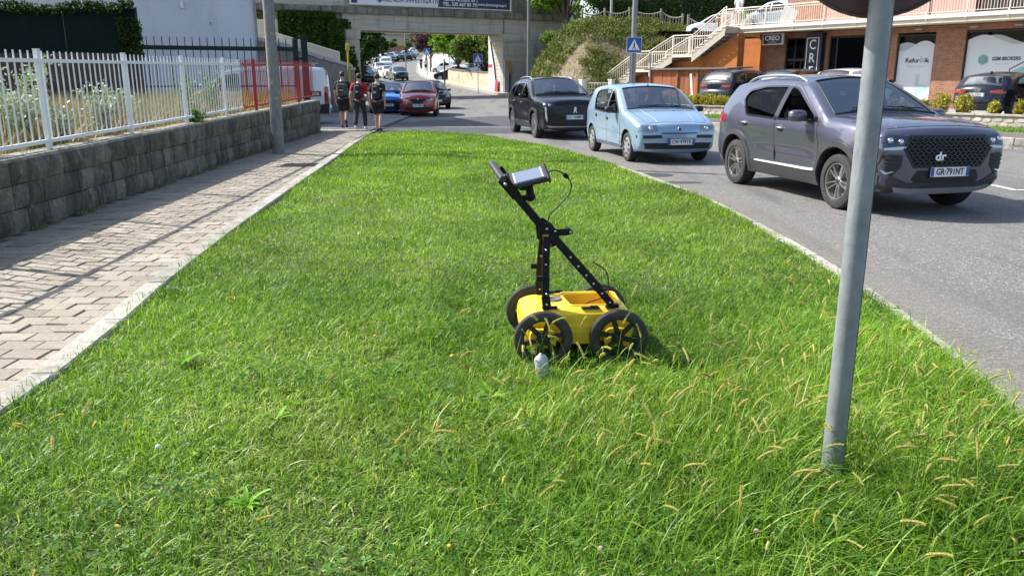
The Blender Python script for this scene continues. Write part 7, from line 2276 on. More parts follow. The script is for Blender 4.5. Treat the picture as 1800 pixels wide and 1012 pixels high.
# ---------------------------------------------------------------- the cars on the road
def hexa(cx, cz, w, h, c):
 return [(cx - w, cz), (cx - w + c, cz + h), (cx + w - c, cz + h), (cx + w, cz), (cx + w - c, cz - h), (cx - w + c, cz - h)]
def headlight(root, C, poly, off=.006, inner=None, drl=None, name='headlight', dark=True, mirror=True):
 res = []
 for sg in ((1, -1) if mirror else (1,)):
  pl = [(p[0] * sg, p[1]) for p in poly]
  vs, fs = cast_patch(C, pl, 'front', off, .03, .05)
  m = MB(); m.add(vs, fs, 0, True)
  h = m.build(name, [M('lamp bowl dark', (0.12, 0.125, 0.13), 0.15, 0.7, var=.3, scale=40) if dark else M('lamp bowl pale', (0.42, 0.43, 0.42), 0.16, 0.75, var=.35, scale=45)], root, sharp=45)
  for (cy, cz, rr) in (inner or []):
   p, nn = C.hit((4, cy * sg, cz), (-1, 0, 0))
   b = MB(); b.lathe([(rr, 0), (rr * .92, .014), (rr * .5, .018), (0.001, .02)], 14, 'Z')
   q = Vector((0.9, nn.y * .3, nn.z * .4)).normalized().to_track_quat('Z', 'Y').to_matrix().to_4x4(); q.translation = p + Vector((.004, 0, 0))
   me = b.mesh('lamp_lens', CHROME()); me.transform(q); link('lamp_lens', me, h)
  if drl:
   pl2 = [(p[0] * sg, p[1]) for p in drl]
   vs, fs = cast_patch(C, pl2, 'front', off + .006, .012, .05)
   d = MB(); d.add(vs, fs, 0, True); d.build('light_strip', M('light strip white', (0.75, 0.78, 0.8), 0.25, 0.2, var=.04), h, sharp=45)
  vs, fs = cast_patch(C, windowed(pl, -.002), 'front', off + .016, .0, .05)
  g = MB(); g.add(vs, fs, 0, True); g.build('lens_cover', LAMPGL(), h)
  res.append(h)
 return res
def roof_rails(root, S, C, x0, x1, y, mat):
 for sd in (1, -1):
  pts = []
  for t in np.linspace(0, 1, 11):
   x = x0 + (x1 - x0) * t
   p, n = C.hit((x, sd * y, 3), (0, 0, -1))
   lift = .045 * min(1, min(t, 1 - t) * 8)
   pts.append((x, sd * y, p.z + lift))
  m = MB(); m.tube(pts, [.012] + [.021] * 9 + [.012], 8); m.build('roof_rail', mat, root)
# ===== grey crossover
GREY = paint('paint grey violet', (0.088, 0.090, 0.132), .5, .3)
dr = dict(
 name='parked_car', w=.905, xf=1.315, xr=-1.315, rw=.345, ra=.405, archdz=.02, zsill=.24, ww=.225, win=.015, rim='twin', rimmat=M('rim gunmetal', (0.46, 0.45, 0.44), .28, .85, var=.12), spin=.3,
 pf=(1.0, 2.14, .10), pr=(-1.2, -2.12, .10), tumble=.30, tumble2=.30, flare=.03, dish=.03, dishz=.55, zin=.42, shoulder=.014,
 belt=[(-2.2, 1.06), (-1.2, 1.03), (.9, .985), (1.5, .95), (2.3, .86)],
 segs=[('front', [(1.98, .30), (2.07, .38), (2.09, .50), (2.10, .66), (2.095, .80), (2.055, .93), (1.98, 1.005)], .08, .07),
          ('hood', [(1.98, 1.005), (1.78, 1.055), (1.45, 1.095), (1.15, 1.115), (.98, 1.12)], .10, .035),
          ('windscreen', [(.98, 1.12), (.62, 1.325), (.30, 1.49), (.12, 1.555)], .05, .07),
          ('roof', [(.12, 1.555), (-.2, 1.60), (-.7, 1.61), (-1.25, 1.575), (-1.72, 1.505)], .09, .045),
          ('rear_window', [(-1.72, 1.505), (-1.83, 1.36), (-1.97, 1.13)], .06, .06),
          ('rear', [(-1.97, 1.13), (-2.03, 1.0), (-2.06, .8), (-2.12, .66), (-2.13, .5), (-2.06, .33), (-1.95, .27)], .10, .09)],
 windows=[([(.79, 1.075), (.72, 1.12), (.05, 1.455), (-.12, 1.485), (-.145, 1.055)], [.03, .06, .1, .04, .04]),
             ([(-.245, 1.06), (-.225, 1.485), (-.80, 1.475), (-1.20, 1.41), (-1.26, 1.30), (-1.02, 1.08)], [.04, .04, .06, .06, .05, .05])],
 open=(0,), paint=GREY,
 doors=[([(.88, .36), (.90, .75), (.83, 1.05), (.72, 1.15), (.07, 1.50), (-.17, 1.52), (-.19, .36)], [0]),
           ([(-.20, .36), (-.18, 1.52), (-.85, 1.51), (-1.30, 1.40), (-1.33, 1.20), (-1.24, .98), (-.93, .72), (-.86, .36)], [1])],
 blackpatch=[[(-.155, 1.03), (-.13, 1.49), (-.205, 1.49), (-.235, 1.03)], [(.70, 1.05), (.84, 1.05), (.70, 1.14)]],
 framemat=GLOSSBLK(), clad=.075, sillz=.44, mirror=(.62, 1.10), mirror_size=1.15, mirrormat=GREY, ws_top=(.12, 1.555),
 cabin=dict(dash=.75, front=-.05, rear=-.95, hw=.72, zs=.55, zd=1.06, zf=.36),
 glass=glass('windscreen glass blue', (0.50, 0.60, 0.68), .50), side_glass=glass('dark side glass', (0.30, 0.34, 0.36), .5),
)
dr['cladmat'] = M('dark cladding grey', (0.036, 0.036, 0.040), .5, var=.15, scale=30)
def ground_pose(root_fn, front_right, rear_right, sp):
 """pose from the two right wheels' contact points on the road"""
 f = Vector(front_right); r = Vector(rear_right)
 d = (f - r).normalized()
 left = Vector((-d.y, d.x))
 mid = (f + r) / 2 + left * (sp['w'] - sp['win'] - .05)
 return (mid.x, mid.y), math.atan2(d.y, d.x)
def build_dr():
 fr, rr_ = road_xy(3.96, 9.89), road_xy(3.41, 12.31)
 (px, py), rz = ground_pose(None, fr, rr_, dr)
 root, S, C = make_car(dr, 'dark grey violet crossover with bronze grey wheels, nearest car on the road', (px, py, ROAD_Z), rz)
 root.name = 'parked_car'
 for i, d in enumerate(dr['door_objs']):
  handle(root, S, (-.02, -1.02)[i], (.93, .955)[i], CHROME(), d)
 roof_rails(root, S, C, .05, -1.55, .60, M('rail aluminium', (0.62, 0.63, 0.64), .28, .9, var=.04))
 bl = GLOSSBLK()
 gp = [(-.58, .81), (-.51, .935), (.51, .935), (.58, .81), (.44, .60), (-.44, .60)]
 g = put_cast(C, 'grille', M('grille void', (0.006, 0.006, 0.007), .6, var=0), root, gp, 'front', .006, .03, .06)[0]
 wv = MB()
 for r_ in range(9):
  z = .618 + r_ * .037
  hw = .44 + (.58 - .44) * min(1, (z - .60) / .21) if z < .81 else .58 - .07 * (z - .81) / .125
  hw -= .02
  pts = []
  for t in np.arange(-hw, hw + .001, .0175):
   k = ((t / .07) + (r_ % 2) * .5) % 1.0
   dz = .009 if k < .5 else -.009
   p, nn = C.hit((4, t, z + dz), (-1, 0, 0)); pts.append(p + nn * .016)
  wv.tube(pts, .0095, 5)
 wv.build('grille_bars', bl, g)
 fr_ = put_cast(C, 'grille_frame', BLK(), g, windowed(gp, -.018), 'front', .012, .02, .08, holes=[windowed(gp, .004)])
 p, nn = C.hit((4, -.16, .715), (-1, 0, 0))
 put_text('dr', .135, SILVER(), root, p + Vector((.035, 0, 0)), (0, 1, 0), (-.1, 0, 1), name='emblem', italic=.12, bold=.004, depth=.006, sx=1.15)
 headlight(root, C, [(.49, .935), (.535, .845), (.60, .80), (.79, .785), (.815, .80), (.82, .93), (.74, .965)], inner=[(.62, .885, .034), (.74, .90, .036)], drl=[(.56, .825), (.62, .797), (.81, .79), (.81, .815), (.63, .83)])
 lb = put_cast(C, 'lower_bumper', dr['cladmat'], root, [(-.80, .30), (-.5, .27), (.5, .27), (.80, .30), (.82, .50), (.70, .50), (.50, .41), (-.50, .41), (-.70, .50), (-.82, .50)], 'front', .012, .03, .08)
 put_cast(C, 'air_intake', M('grille void', (0.006, 0.006, 0.007)), root, [(-.46, .45), (-.40, .555), (.40, .555), (.46, .45), (.40, .40), (-.40, .40)], 'front', .004, .02, .08)
 put_cast(C, 'skid_plate', M('skid aluminium', (0.60, 0.61, 0.63), .35, .7, var=.05), root, [(-.66, .365), (-.60, .31), (-.42, .285), (.42, .285), (.60, .31), (.66, .365), (.45, .345), (-.45, .345)], 'front', .026, .03, .06)
 for sg in (1, -1):
  vs, fs = cast_patch(C, [(y * sg, z) for y, z in [(.60, .735), (.82, .745), (.83, .60), (.825, .53), (.70, .49), (.60, .60)]], 'front', .007, .02, .06)
  m = MB(); m.add(vs, fs, 0, True); o = m.build('side_vent', BLK(), root, sharp=45)
  for zz in (.70, .655, .61):
   pts = [C.hit((4, yy * sg, zz), (-1, 0, 0))[0] + Vector((.012, 0, 0)) for yy in np.linspace(.64, .80, 5)]
   t = MB(); t.tube(pts, .008, 5); t.build('vent_blade', dr['cladmat'], o)
  vs, fs = cast_patch(C, [(y * sg, z) for y, z in [(.68, .545), (.815, .56), (.78, .51)]], 'front', .016, .02, .06)
  m = MB(); m.add(vs, fs, 0, True); m.build('fog_lamp', M('lamp silver', (.6, .6, .62), .2, .8), o)
 plate(root, C, 'GR·791NT', 'front', .02, .535)
 # bright strip low on the doors
 for sd in put_side(S, 'door_strip', M('strip bright', (.66, .67, .69), .22, .25), root, [(-.72, .425), (-.70, .445), (.66, .452), (.83, .46), (.86, .445), (.83, .43), (.6, .42)], off=.02, thick=.03, step=.1):
  pass
 # tail lamps
 for pl in ([(-1.72, .93), (-1.68, 1.06), (-2.0, 1.05), (-2.02, .95)],):
  put_side(S, 'tail_lamp', M('tail lamp red', (0.28, 0.012, 0.014), .15, var=.2, coat=.8), root, pl, off=.006, thick=.02)
 # bonnet creases and edge
 for y in (.34, .60):
  for sg in (1, -1):
   pts = [C.hit((x, sg * (y + .05 * (1.0 - x)), 3), (0, 0, -1))[0] + Vector((0, 0, -.006)) for x in np.linspace(1.05, 1.92, 9)]
   m = MB(); m.tube(pts, .011, 6); m.build('bonnet_crease', GREY, root)
 m = MB(); p, _ = C.hit((-1.25, .25, 3), (0, 0, -1)); m.prism([(-1.40, p.z - .01), (-1.33, p.z + .07), (-1.27, p.z + .07), (-1.18, p.z)], -.02, .02, 'XZ')
 me = m.build('aerial_fin', BLK(), root, fix=True)
 put_cast(C, 'sunroof', GLOSSBLK(), root, [(-.95, -.47), (-.02, -.47), (-.02, .47), (-.95, .47)], 'top', .003, .01, .12)
 return root
# ===== pale blue hatchback
BLUE = paint('paint pale blue', (0.275, 0.40, 0.53), .3, .3)
pu = dict(
 name='parked_car', w=.83, xf=1.23, xr=-1.23, rw=.287, ra=.335, archdz=.015, zsill=.22, ww=.17, win=.02, rim='cover', rimmat=M('hubcap silver', (0.42, 0.42, 0.43), .4, .55, var=.12, stain=((.12, .11, .10), 8, .55, .8)), spin=.9,
 pf=(1.2, 1.93, .09), pr=(-1.0, -1.92, .07), tumble=.20, tumble2=.20, flare=.018, dish=.012, shoulder=.008, zin=.34,
 belt=[(-2, .99), (-1.1, .965), (.9, .90), (1.4, .83), (2, .75)],
 segs=[('front', [(1.80, .24), (1.875, .33), (1.895, .46), (1.885, .58), (1.86, .665), (1.81, .735)], .085, .09),
          ('hood', [(1.81, .735), (1.60, .825), (1.30, .905), (1.06, .955), (.93, .975)], .085, .03),
          ('windscreen', [(.93, .975), (.62, 1.165), (.33, 1.325), (.16, 1.40)], .045, .06),
          ('roof', [(.16, 1.40), (-.1, 1.45), (-.5, 1.475), (-1.0, 1.455), (-1.38, 1.405)], .085, .035),
          ('rear_window', [(-1.38, 1.405), (-1.52, 1.22), (-1.68, .98)], .08, .04),
          ('rear', [(-1.68, .98), (-1.76, .86), (-1.80, .72), (-1.87, .58), (-1.88, .42), (-1.80, .28)], .11, .07)],
 windows=[([(.72, .945), (.66, .985), (.16, 1.315), (.00, 1.36), (-.045, .915)], [.03, .04, .09, .05, .04]),
             ([(-.125, .92), (-.085, 1.365), (-.50, 1.375), (-.92, 1.345), (-1.02, 1.30), (-1.03, 1.18), (-.93, .955)], [.04, .05, .08, .05, .05, .05, .05])],
 open=(0,), paint=BLUE,
 doors=[([(.80, .30), (.81, .70), (.74, .93), (.66, 1.01), (.17, 1.345), (-.05, 1.40), (-.085, .9), (-.09, .30)], [0]),
           ([(-.10, .30), (-.095, .9), (-.055, 1.40), (-.55, 1.41), (-1.0, 1.375), (-1.07, 1.25), (-.98, .92), (-.96, .75), (-.86, .52), (-.84, .30)], [1])],
 blackpatch=[[(.63, .93), (.76, .93), (.66, 1.0)]], framemat=BLK(), clad=0,
 mirror=(.58, .975), mirror_size=.9, mirrormat=BLK(), ws_top=(.16, 1.40),
 cabin=dict(dash=.70, front=-.05, rear=-.8, hw=.62, zs=.48, zd=.935, zf=.3),
 glass=glass('pale car glass', (0.80, 0.86, 0.87), .80),
)
def build_punto():
 fr, rr_ = road_xy(2.26, 15.75), road_xy(1.79, 18.2)
 (px, py), rz = ground_pose(None, fr, rr_, pu)
 root, S, C = make_car(pu, 'pale blue small hatchback with silver hubcaps, second car in the queue', (px, py, ROAD_Z), rz)
 for i, d in enumerate(pu['door_objs']):
  handle(root, S, (.0, -.80)[i], (.80, .835)[i], BLK(), d, 'cup')
  put_side(S, 'door_crease', BLUE, root, [[(.78, .53), (.78, .545), (-.06, .56), (-.06, .545)], [(-.10, .545), (-.10, .56), (-.86, .575), (-.86, .56)]][i], off=.010, thick=.02, step=.15)
 headlight(root, C, [(.43, .735), (.435, .615), (.60, .605), (.775, .61), (.785, .70), (.70, .738)], inner=[(.56, .675, .045)], dark=False)
 put_cast(C, 'bumper_strip', BLK(), root, [(.36, .555), (.345, .50), (.60, .485), (.785, .49), (.79, .545)], 'front', .012, .03, .06, mirror=True)
 put_cast(C, 'upper_grille', M('grille void', (0.006, 0.006, 0.007)), root, [(-.37, .595), (-.36, .578), (.36, .578), (.37, .595)], 'front', .008, .03, .06)
 lg = put_cast(C, 'lower_grille', BLK(), root, [(-.70, .395), (-.66, .29), (.66, .29), (.70, .395), (.5, .405), (-.5, .405)], 'front', .006, .03, .06)[0]
 for zz in (.31, .335, .36, .385):
  pts = [C.hit((4, yy, zz), (-1, 0, 0))[0] + Vector((.012, 0, 0)) for yy in np.linspace(-.64, .64, 15)]
  t = MB(); t.tube(pts, .005, 4); t.build('grille_bar', M('grille bar', (.03, .03, .032), .5), lg)
 plate(root, C, 'CW·979TR', 'front', .03, .425)
 p, nn = C.hit((4, 0, .665), (-1, 0, 0))
 e = MB(); e.lathe([(.045, 0), (.043, .012), (.036, .016), (.001, .018)], 20, 'X', (p.x - .002, 0, .665)); b = e.build('emblem', [CHROME()], root, fix=True)
 e = MB(); e.lathe([(.033, 0), (.001, .002)], 20, 'X', (p.x + .015, 0, .665)); e.build('emblem_disc', M('emblem blue', (.05, .07, .14), .3), b, fix=True)
 for y in (.38,):
  for sg in (1, -1):
   pts = [C.hit((x, sg * (y + .12 * (1.7 - x)), 3), (0, 0, -1))[0] + Vector((0, 0, -.004)) for x in np.linspace(.98, 1.74, 9)]
   m = MB(); m.tube(pts, .009, 6); m.build('bonnet_crease', BLUE, root)
 for y in (.18, -.2):
  p, nn = C.hit((1.12, y, 3), (0, 0, -1)); m = MB(); m.ball(p, (.02, .015, .012), 8, 5); m.build('washer_jet', BLK(), root)
 p, nn = C.hit((.1, 0, 3), (0, 0, -1)); m = MB(); m.lathe([(.02, 0), (.014, .025), (.006, .04)], 10, 'Z', p); m.tube([p + Vector((0, 0, .03)), p + Vector((-.25, 0, .28))], .003, 5); m.build('roof_aerial', BLK(), root)
 put_side(S, 'sill', M('sill grey blue', (.10, .13, .16), .6), root, [(-.86, .285), (-.84, .235), (.83, .235), (.86, .285)], off=.01, thick=.03, step=.15)
 put_side(S, 'tail_lamp', M('tail lamp red', (0.28, 0.012, 0.014)), root, [(-1.66, .98), (-1.55, 1.25), (-1.48, 1.2), (-1.60, .98)], off=.004, thick=.02)
 return root
# ===== black crossover
BLACK = paint('paint black', (0.005, 0.005, 0.006), .0, .25, coat=.45)
pe = dict(
 name='parked_car', w=.91, xf=1.34, xr=-1.335, rw=.35, ra=.405, archdz=.015, zsill=.24, ww=.22, win=.02, rim='twin', rimmat=M('rim bright', (0.48, 0.48, 0.49), .3, .85, var=.1), spin=.7,
 pf=(1.0, 2.25, .11), pr=(-1.2, -2.2, .08), tumble=.28, tumble2=.25, flare=.03, dish=.03, dishz=.55, zin=.42, shoulder=.016,
 belt=[(-2.3, 1.07), (-1.2, 1.05), (.9, 1.02), (1.5, 1.0), (2.3, .9)],
 segs=[('front', [(2.08, .28), (2.18, .38), (2.21, .55), (2.21, .75), (2.18, .92), (2.10, 1.0)], .11, .11),
          ('hood', [(2.10, 1.0), (1.85, 1.06), (1.5, 1.10), (1.2, 1.125), (1.0, 1.14)], .10, .035),
          ('windscreen', [(1.0, 1.14), (.65, 1.34), (.32, 1.50), (.12, 1.565)], .05, .07),
          ('roof', [(.12, 1.565), (-.2, 1.605), (-.7, 1.615), (-1.3, 1.575), (-1.75, 1.50)], .09, .04),
          ('rear_window', [(-1.75, 1.50), (-1.90, 1.34), (-2.02, 1.14)], .07, .06),
          ('rear', [(-2.02, 1.14), (-2.08, 1.0), (-2.10, .8), (-2.16, .66), (-2.17, .5), (-2.08, .30)], .10, .09)],
 windows=[([(.78, 1.085), (.70, 1.14), (.05, 1.46), (-.12, 1.49), (-.145, 1.07)], [.03, .06, .1, .04, .04]),
             ([(-.235, 1.07), (-.215, 1.49), (-.80, 1.48), (-1.02, 1.45), (-1.12, 1.10)], [.04, .04, .06, .06, .05]),
             ([(-1.20, 1.12), (-1.12, 1.43), (-1.45, 1.36), (-1.56, 1.24)], [.03, .04, .05, .05])],
 open=(0,), paint=BLACK,
 doors=[([(.88, .36), (.90, .75), (.83, 1.05), (.72, 1.16), (.07, 1.50), (-.17, 1.525), (-.19, .36)], [0]),
           ([(-.20, .36), (-.18, 1.525), (-.85, 1.515), (-1.07, 1.48), (-1.16, 1.08), (-1.0, .80), (-.90, .6), (-.88, .36)], [1])],
 blackpatch=[[(-.155, 1.03), (-.13, 1.49), (-.195, 1.49), (-.225, 1.03)]],
 framemat=GLOSSBLK(), clad=.07, sillz=.42, cladmat=M('cladding charcoal', (.03, .03, .032), .5), mirror=(.64, 1.115), mirror_size=1.05, mirrormat=BLACK, ws_top=(.12, 1.565),
 cabin=dict(dash=.76, front=-.05, rear=-.95, hw=.72, zs=.55, zd=1.07, zf=.36),
 glass=glass('windscreen glass grey', (0.52, 0.60, 0.66), .45), side_glass=glass('dark side glass', (0.30, 0.34, 0.36), .5),
)
def build_peugeot():
 fr, rr_ = road_xy(.64, 22.28), road_xy(.05, 24.85)
 (px, py), rz = ground_pose(None, fr, rr_, pe)
 root, S, C = make_car(pe, 'black crossover with silver roof rails and clawed headlights, behind the pale blue hatchback', (px, py, ROAD_Z), rz)
 for i, d in enumerate(pe['door_objs']):
  handle(root, S, (-.02, -.95)[i], (.93, .955)[i], BLACK, d)
 roof_rails(root, S, C, .0, -1.6, .60, M('rail aluminium', (0.62, 0.63, 0.64), .28, .9))
 gp = [(-.62, .90), (.62, .90), (.66, .76), (.50, .66), (-.50, .66), (-.66, .76)]
 g = put_cast(C, 'grille', M('grille void', (0.006, 0.006, 0.007)), root, gp, 'front', .006, .03, .06)[0]
 gb = MB()
 for r_ in range(8):
  z0 = .68 + r_ * .03
  pts = []
  for t in np.linspace(-1, 1, 17):
   hw = .52 + min(1, (z0 - .66) / .1) * .1
   z = z0 + .03 * t * t
   if z > .895: continue
   pts.append(C.hit((4, t * hw, z), (-1, 0, 0))[0] + Vector((.012, 0, 0)))
  if len(pts) > 2: gb.tube(pts, .0055, 4)
 gb.build('grille_bars', M('grille chrome dark', (.2, .2, .21), .3, .9), g)
 # rearing lion badge
 p, nn = C.hit((4, 0, .79), (-1, 0, 0))
 L = [(-.02, .10), (.015, .105), (.035, .085), (.03, .06), (.05, .045), (.055, .02), (.035, .025), (.03, -.005), (.05, -.03), (.045, -.06), (.07, -.09), (.03, -.095), (.015, -.055), (-.01, -.035), (-.03, -.07), (-.02, -.10), (-.065, -.10), (-.055, -.045), (-.035, 0), (-.05, .03), (-.035, .06)]
 m = MB(); m.prism([(a * .8, b * .8 + .79) for a, b in L], p.x + .012, p.x + .024, 'YZ'); m.build('emblem', CHROME(), root, fix=True)
 headlight(root, C, [(.54, .935), (.60, .86), (.76, .87), (.81, .90), (.81, .98), (.72, .985)], inner=[(.68, .92, .035), (.78, .935, .03)])
 put_cast(C, 'claw_light', M('light strip white', (0.75, 0.78, 0.8), .25, .2), root, [(.765, .86), (.80, .86), (.785, .60), (.745, .48), (.73, .50)], 'front', .01, .02, .05, mirror=True)
 put_cast(C, 'lower_grille', M('grille void', (0.006, 0.006, 0.007)), root, [(-.62, .56), (-.58, .42), (.58, .42), (.62, .56)], 'front', .006, .03, .08)
 put_cast(C, 'side_vent', BLK(), root, [(.68, .62), (.80, .56), (.84, .45), (.70, .42)], 'front', .006, .02, .06, mirror=True)
 put_cast(C, 'lower_bumper', pe['cladmat'], root, [(-.79, .30), (-.5, .26), (.5, .26), (.79, .30), (.79, .38), (-.79, .38)], 'front', .012, .03, .08)
 put_cast(C, 'skid_plate', M('skid aluminium', (0.60, 0.61, 0.63), .35, .7), root, [(-.74, .385), (-.66, .34), (.66, .34), (.74, .385), (.60, .365), (.48, .362), (-.48, .362), (-.60, .365)], 'front', .024, .03, .06)
 plate(root, C, 'GC·760MN', 'front', .0, .60)
 p, nn = C.hit((2.03, 0, 3), (0, 0, -1))
 put_text('PEUGEOT', .045, CHROME(), root, p + Vector((.0, 0, .004)), (0, 1, 0), (-1, 0, .2), name='brand_lettering', spacing=1.5)
 put_side(S, 'door_strip', CHROME(), root, [(-.85, .415), (-.80, .43), (.75, .43), (.85, .415), (.75, .405), (-.75, .405)], off=.02, thick=.03, step=.1)
 put_side(S, 'tail_lamp', M('tail lamp red', (0.28, 0.012, 0.014)), root, [(-1.85, .95), (-1.80, 1.06), (-2.06, 1.05), (-2.07, .96)], off=.006, thick=.02)
 put_cast(C, 'sunroof', GLOSSBLK(), root, [(-.95, -.47), (-.02, -.47), (-.02, .47), (-.95, .47)], 'top', .003, .01, .12)
 return root
# ===== dark red small car
RED = paint('paint dark red', (0.29, 0.014, 0.018), .25, .28)
yp = dict(
 name='parked_car', w=.835, xf=1.195, xr=-1.195, rw=.295, ra=.345, archdz=.012, zsill=.22, ww=.185, win=.02, rim='twin', rimmat=M('rim dark', (0.16, 0.16, 0.165), .35, .7), spin=.5,
 pf=(.8, 1.93, .15), pr=(-1.0, -1.92, .1), tumble=.24, tumble2=.30, flare=.02, dish=.015, shoulder=.012, zin=.34,
 belt=[(-2, 1.06), (-1.1, 1.02), (.9, .93), (1.4, .88), (2, .82)],
 segs=[('front', [(1.80, .24), (1.875, .34), (1.89, .50), (1.87, .66), (1.82, .77), (1.75, .83)], .13, .16),
          ('hood', [(1.75, .83), (1.55, .91), (1.28, .965), (1.08, .995), (.96, 1.01)], .14, .06),
          ('windscreen', [(.96, 1.01), (.66, 1.20), (.38, 1.375), (.22, 1.45)], .05, .09),
          ('roof', [(.22, 1.45), (-.05, 1.495), (-.45, 1.515), (-1.0, 1.48), (-1.45, 1.39)], .10, .04),
          ('rear_window', [(-1.45, 1.39), (-1.58, 1.22), (-1.68, 1.05)], .1, .06),
          ('rear', [(-1.68, 1.05), (-1.78, .9), (-1.80, .74), (-1.86, .6), (-1.86, .42), (-1.78, .27)], .12, .09)],
 windows=[([(.74, .975), (.68, 1.01), (.20, 1.34), (.02, 1.39), (-.03, .955)], [.03, .04, .09, .05, .04]),
             ([(-.11, .96), (-.07, 1.40), (-.50, 1.40), (-.95, 1.25), (-.86, 1.02)], [.04, .05, .08, .06, .05])],
 open=(), paint=RED,
 doors=[([(.80, .30), (.82, .72), (.76, .95), (.68, 1.04), (.21, 1.37), (-.035, 1.425), (-.075, .9), (-.08, .30)], [0]),
           ([(-.09, .30), (-.085, .9), (-.045, 1.425), (-.52, 1.435), (-1.0, 1.27), (-.95, .92), (-.84, .60), (-.82, .30)], [1])],
 blackpatch=[], framemat=BLK(), clad=0, mirror=(.6, 1.0), mirror_size=.95, mirrormat=BLK(), ws_top=(.22, 1.45),
 cabin=dict(dash=.70, front=-.05, rear=-.8, hw=.62, zs=.5, zd=.96, zf=.3),
 glass=glass('grey car glass', (0.66, 0.74, 0.74), .6),
)
def build_ypsilon():
 (x, y) = road_xy(-4.05, 36.6)
 root, S, C = make_car(yp, 'dark red small car with pale headlights, at the head of the far queue', (x, y, ROAD_Z + .0), R(-86.5))
 for i, d in enumerate(yp['door_objs']):
  handle(root, S, (.0, -.76)[i], (.82, 1.12)[i], (RED, BLK())[i], d)
 gp = [(-.35, .74), (-.30, .765), (.30, .765), (.35, .74), (.20, .60), (0, .57), (-.20, .60)]
 g = put_cast(C, 'grille', M('grille void', (0.006, 0.006, 0.007)), root, gp, 'front', .008, .03, .05)[0]
 for zz in (.62, .66, .70, .735):
  hw = .22 + (zz - .6) * .75
  pts = [C.hit((4, yy, zz), (-1, 0, 0))[0] + Vector((.016, 0, 0)) for yy in np.linspace(-hw, hw, 9)]
  t = MB(); t.tube(pts, .005, 4); t.build('grille_bar', M('grille bar', (.03, .03, .032)), g)
 p, nn = C.hit((4, 0, .765), (-1, 0, 0))
 m = MB(); m.prism([(-.035, .80), (.035, .80), (.035, .76), (0, .725), (-.035, .76)], p.x + .002, p.x + .016, 'YZ'); m.build('emblem', CHROME(), root, fix=True)
 headlight(root, C, [(.38, .70), (.46, .665), (.64, .69), (.715, .72), (.70, .82), (.56, .795)], inner=[(.60, .74, .04)], dark=False)
 put_cast(C, 'lower_grille', BLK(), root, [(-.62, .40), (-.55, .30), (.55, .30), (.62, .40), (.4, .42), (-.4, .42)], 'front', .006, .03, .06)
 put_cast(C, 'fog_lamp', BLK(), root, [(.60, .47), (.72, .48), (.72, .42), (.62, .41)], 'front', .006, .02, .05, mirror=True)
 plate(root, C, 'FS·215BN', 'front', .02, .49)
 put_side(S, 'tail_lamp', M('tail lamp red', (0.28, 0.012, 0.014)), root, [(-1.6, 1.0), (-1.5, 1.3), (-1.45, 1.25), (-1.55, 1.0)], off=.004, thick=.02)
 return root
# ---------------------------------------------------------------- people
SKIN = lambda: M('skin', (.46, .27, .19), .55, var=.08, scale=30)
HAIRD = lambda: M('hair dark', (.012, .010, .009), .6, var=.3, scale=120, bmp=.6, bscale=200)
def skin_mesh(name, verts, edges, radii, mat, parent, sub=2, root_i=0):
 me = bpy.data.meshes.new(name); me.from_pydata([tuple(v) for v in verts], edges, []); me.update()
 o = bpy.data.objects.new(name, me); COL.objects.link(o)
 o.modifiers.new('skin', 'SKIN'); sv = me.skin_vertices[0].data
 for i, r_ in enumerate(radii):
  sv[i].radius = (r_, r_) if not hasattr(r_, '__len__') else r_
  sv[i].use_root = (i == root_i)
 s_ = o.modifiers.new('sub', 'SUBSURF'); s_.levels = sub; s_.render_levels = sub
 bpy.context.view_layer.update()
 dg = bpy.context.evaluated_depsgraph_get(); nm = bpy.data.meshes.new_from_object(o.evaluated_get(dg))
 bpy.data.objects.remove(o); bpy.data.meshes.remove(me)
 nm.name = name; nm.materials.clear(); nm.materials.append(mat); nm.polygons.foreach_set('use_smooth', [True] * len(nm.polygons))
 return link(name, nm, parent)
def chain(pts, radii, mat, name, parent, sub=2):
 return skin_mesh(name, pts, [(i, i + 1) for i in range(len(pts) - 1)], radii, mat, parent, sub)
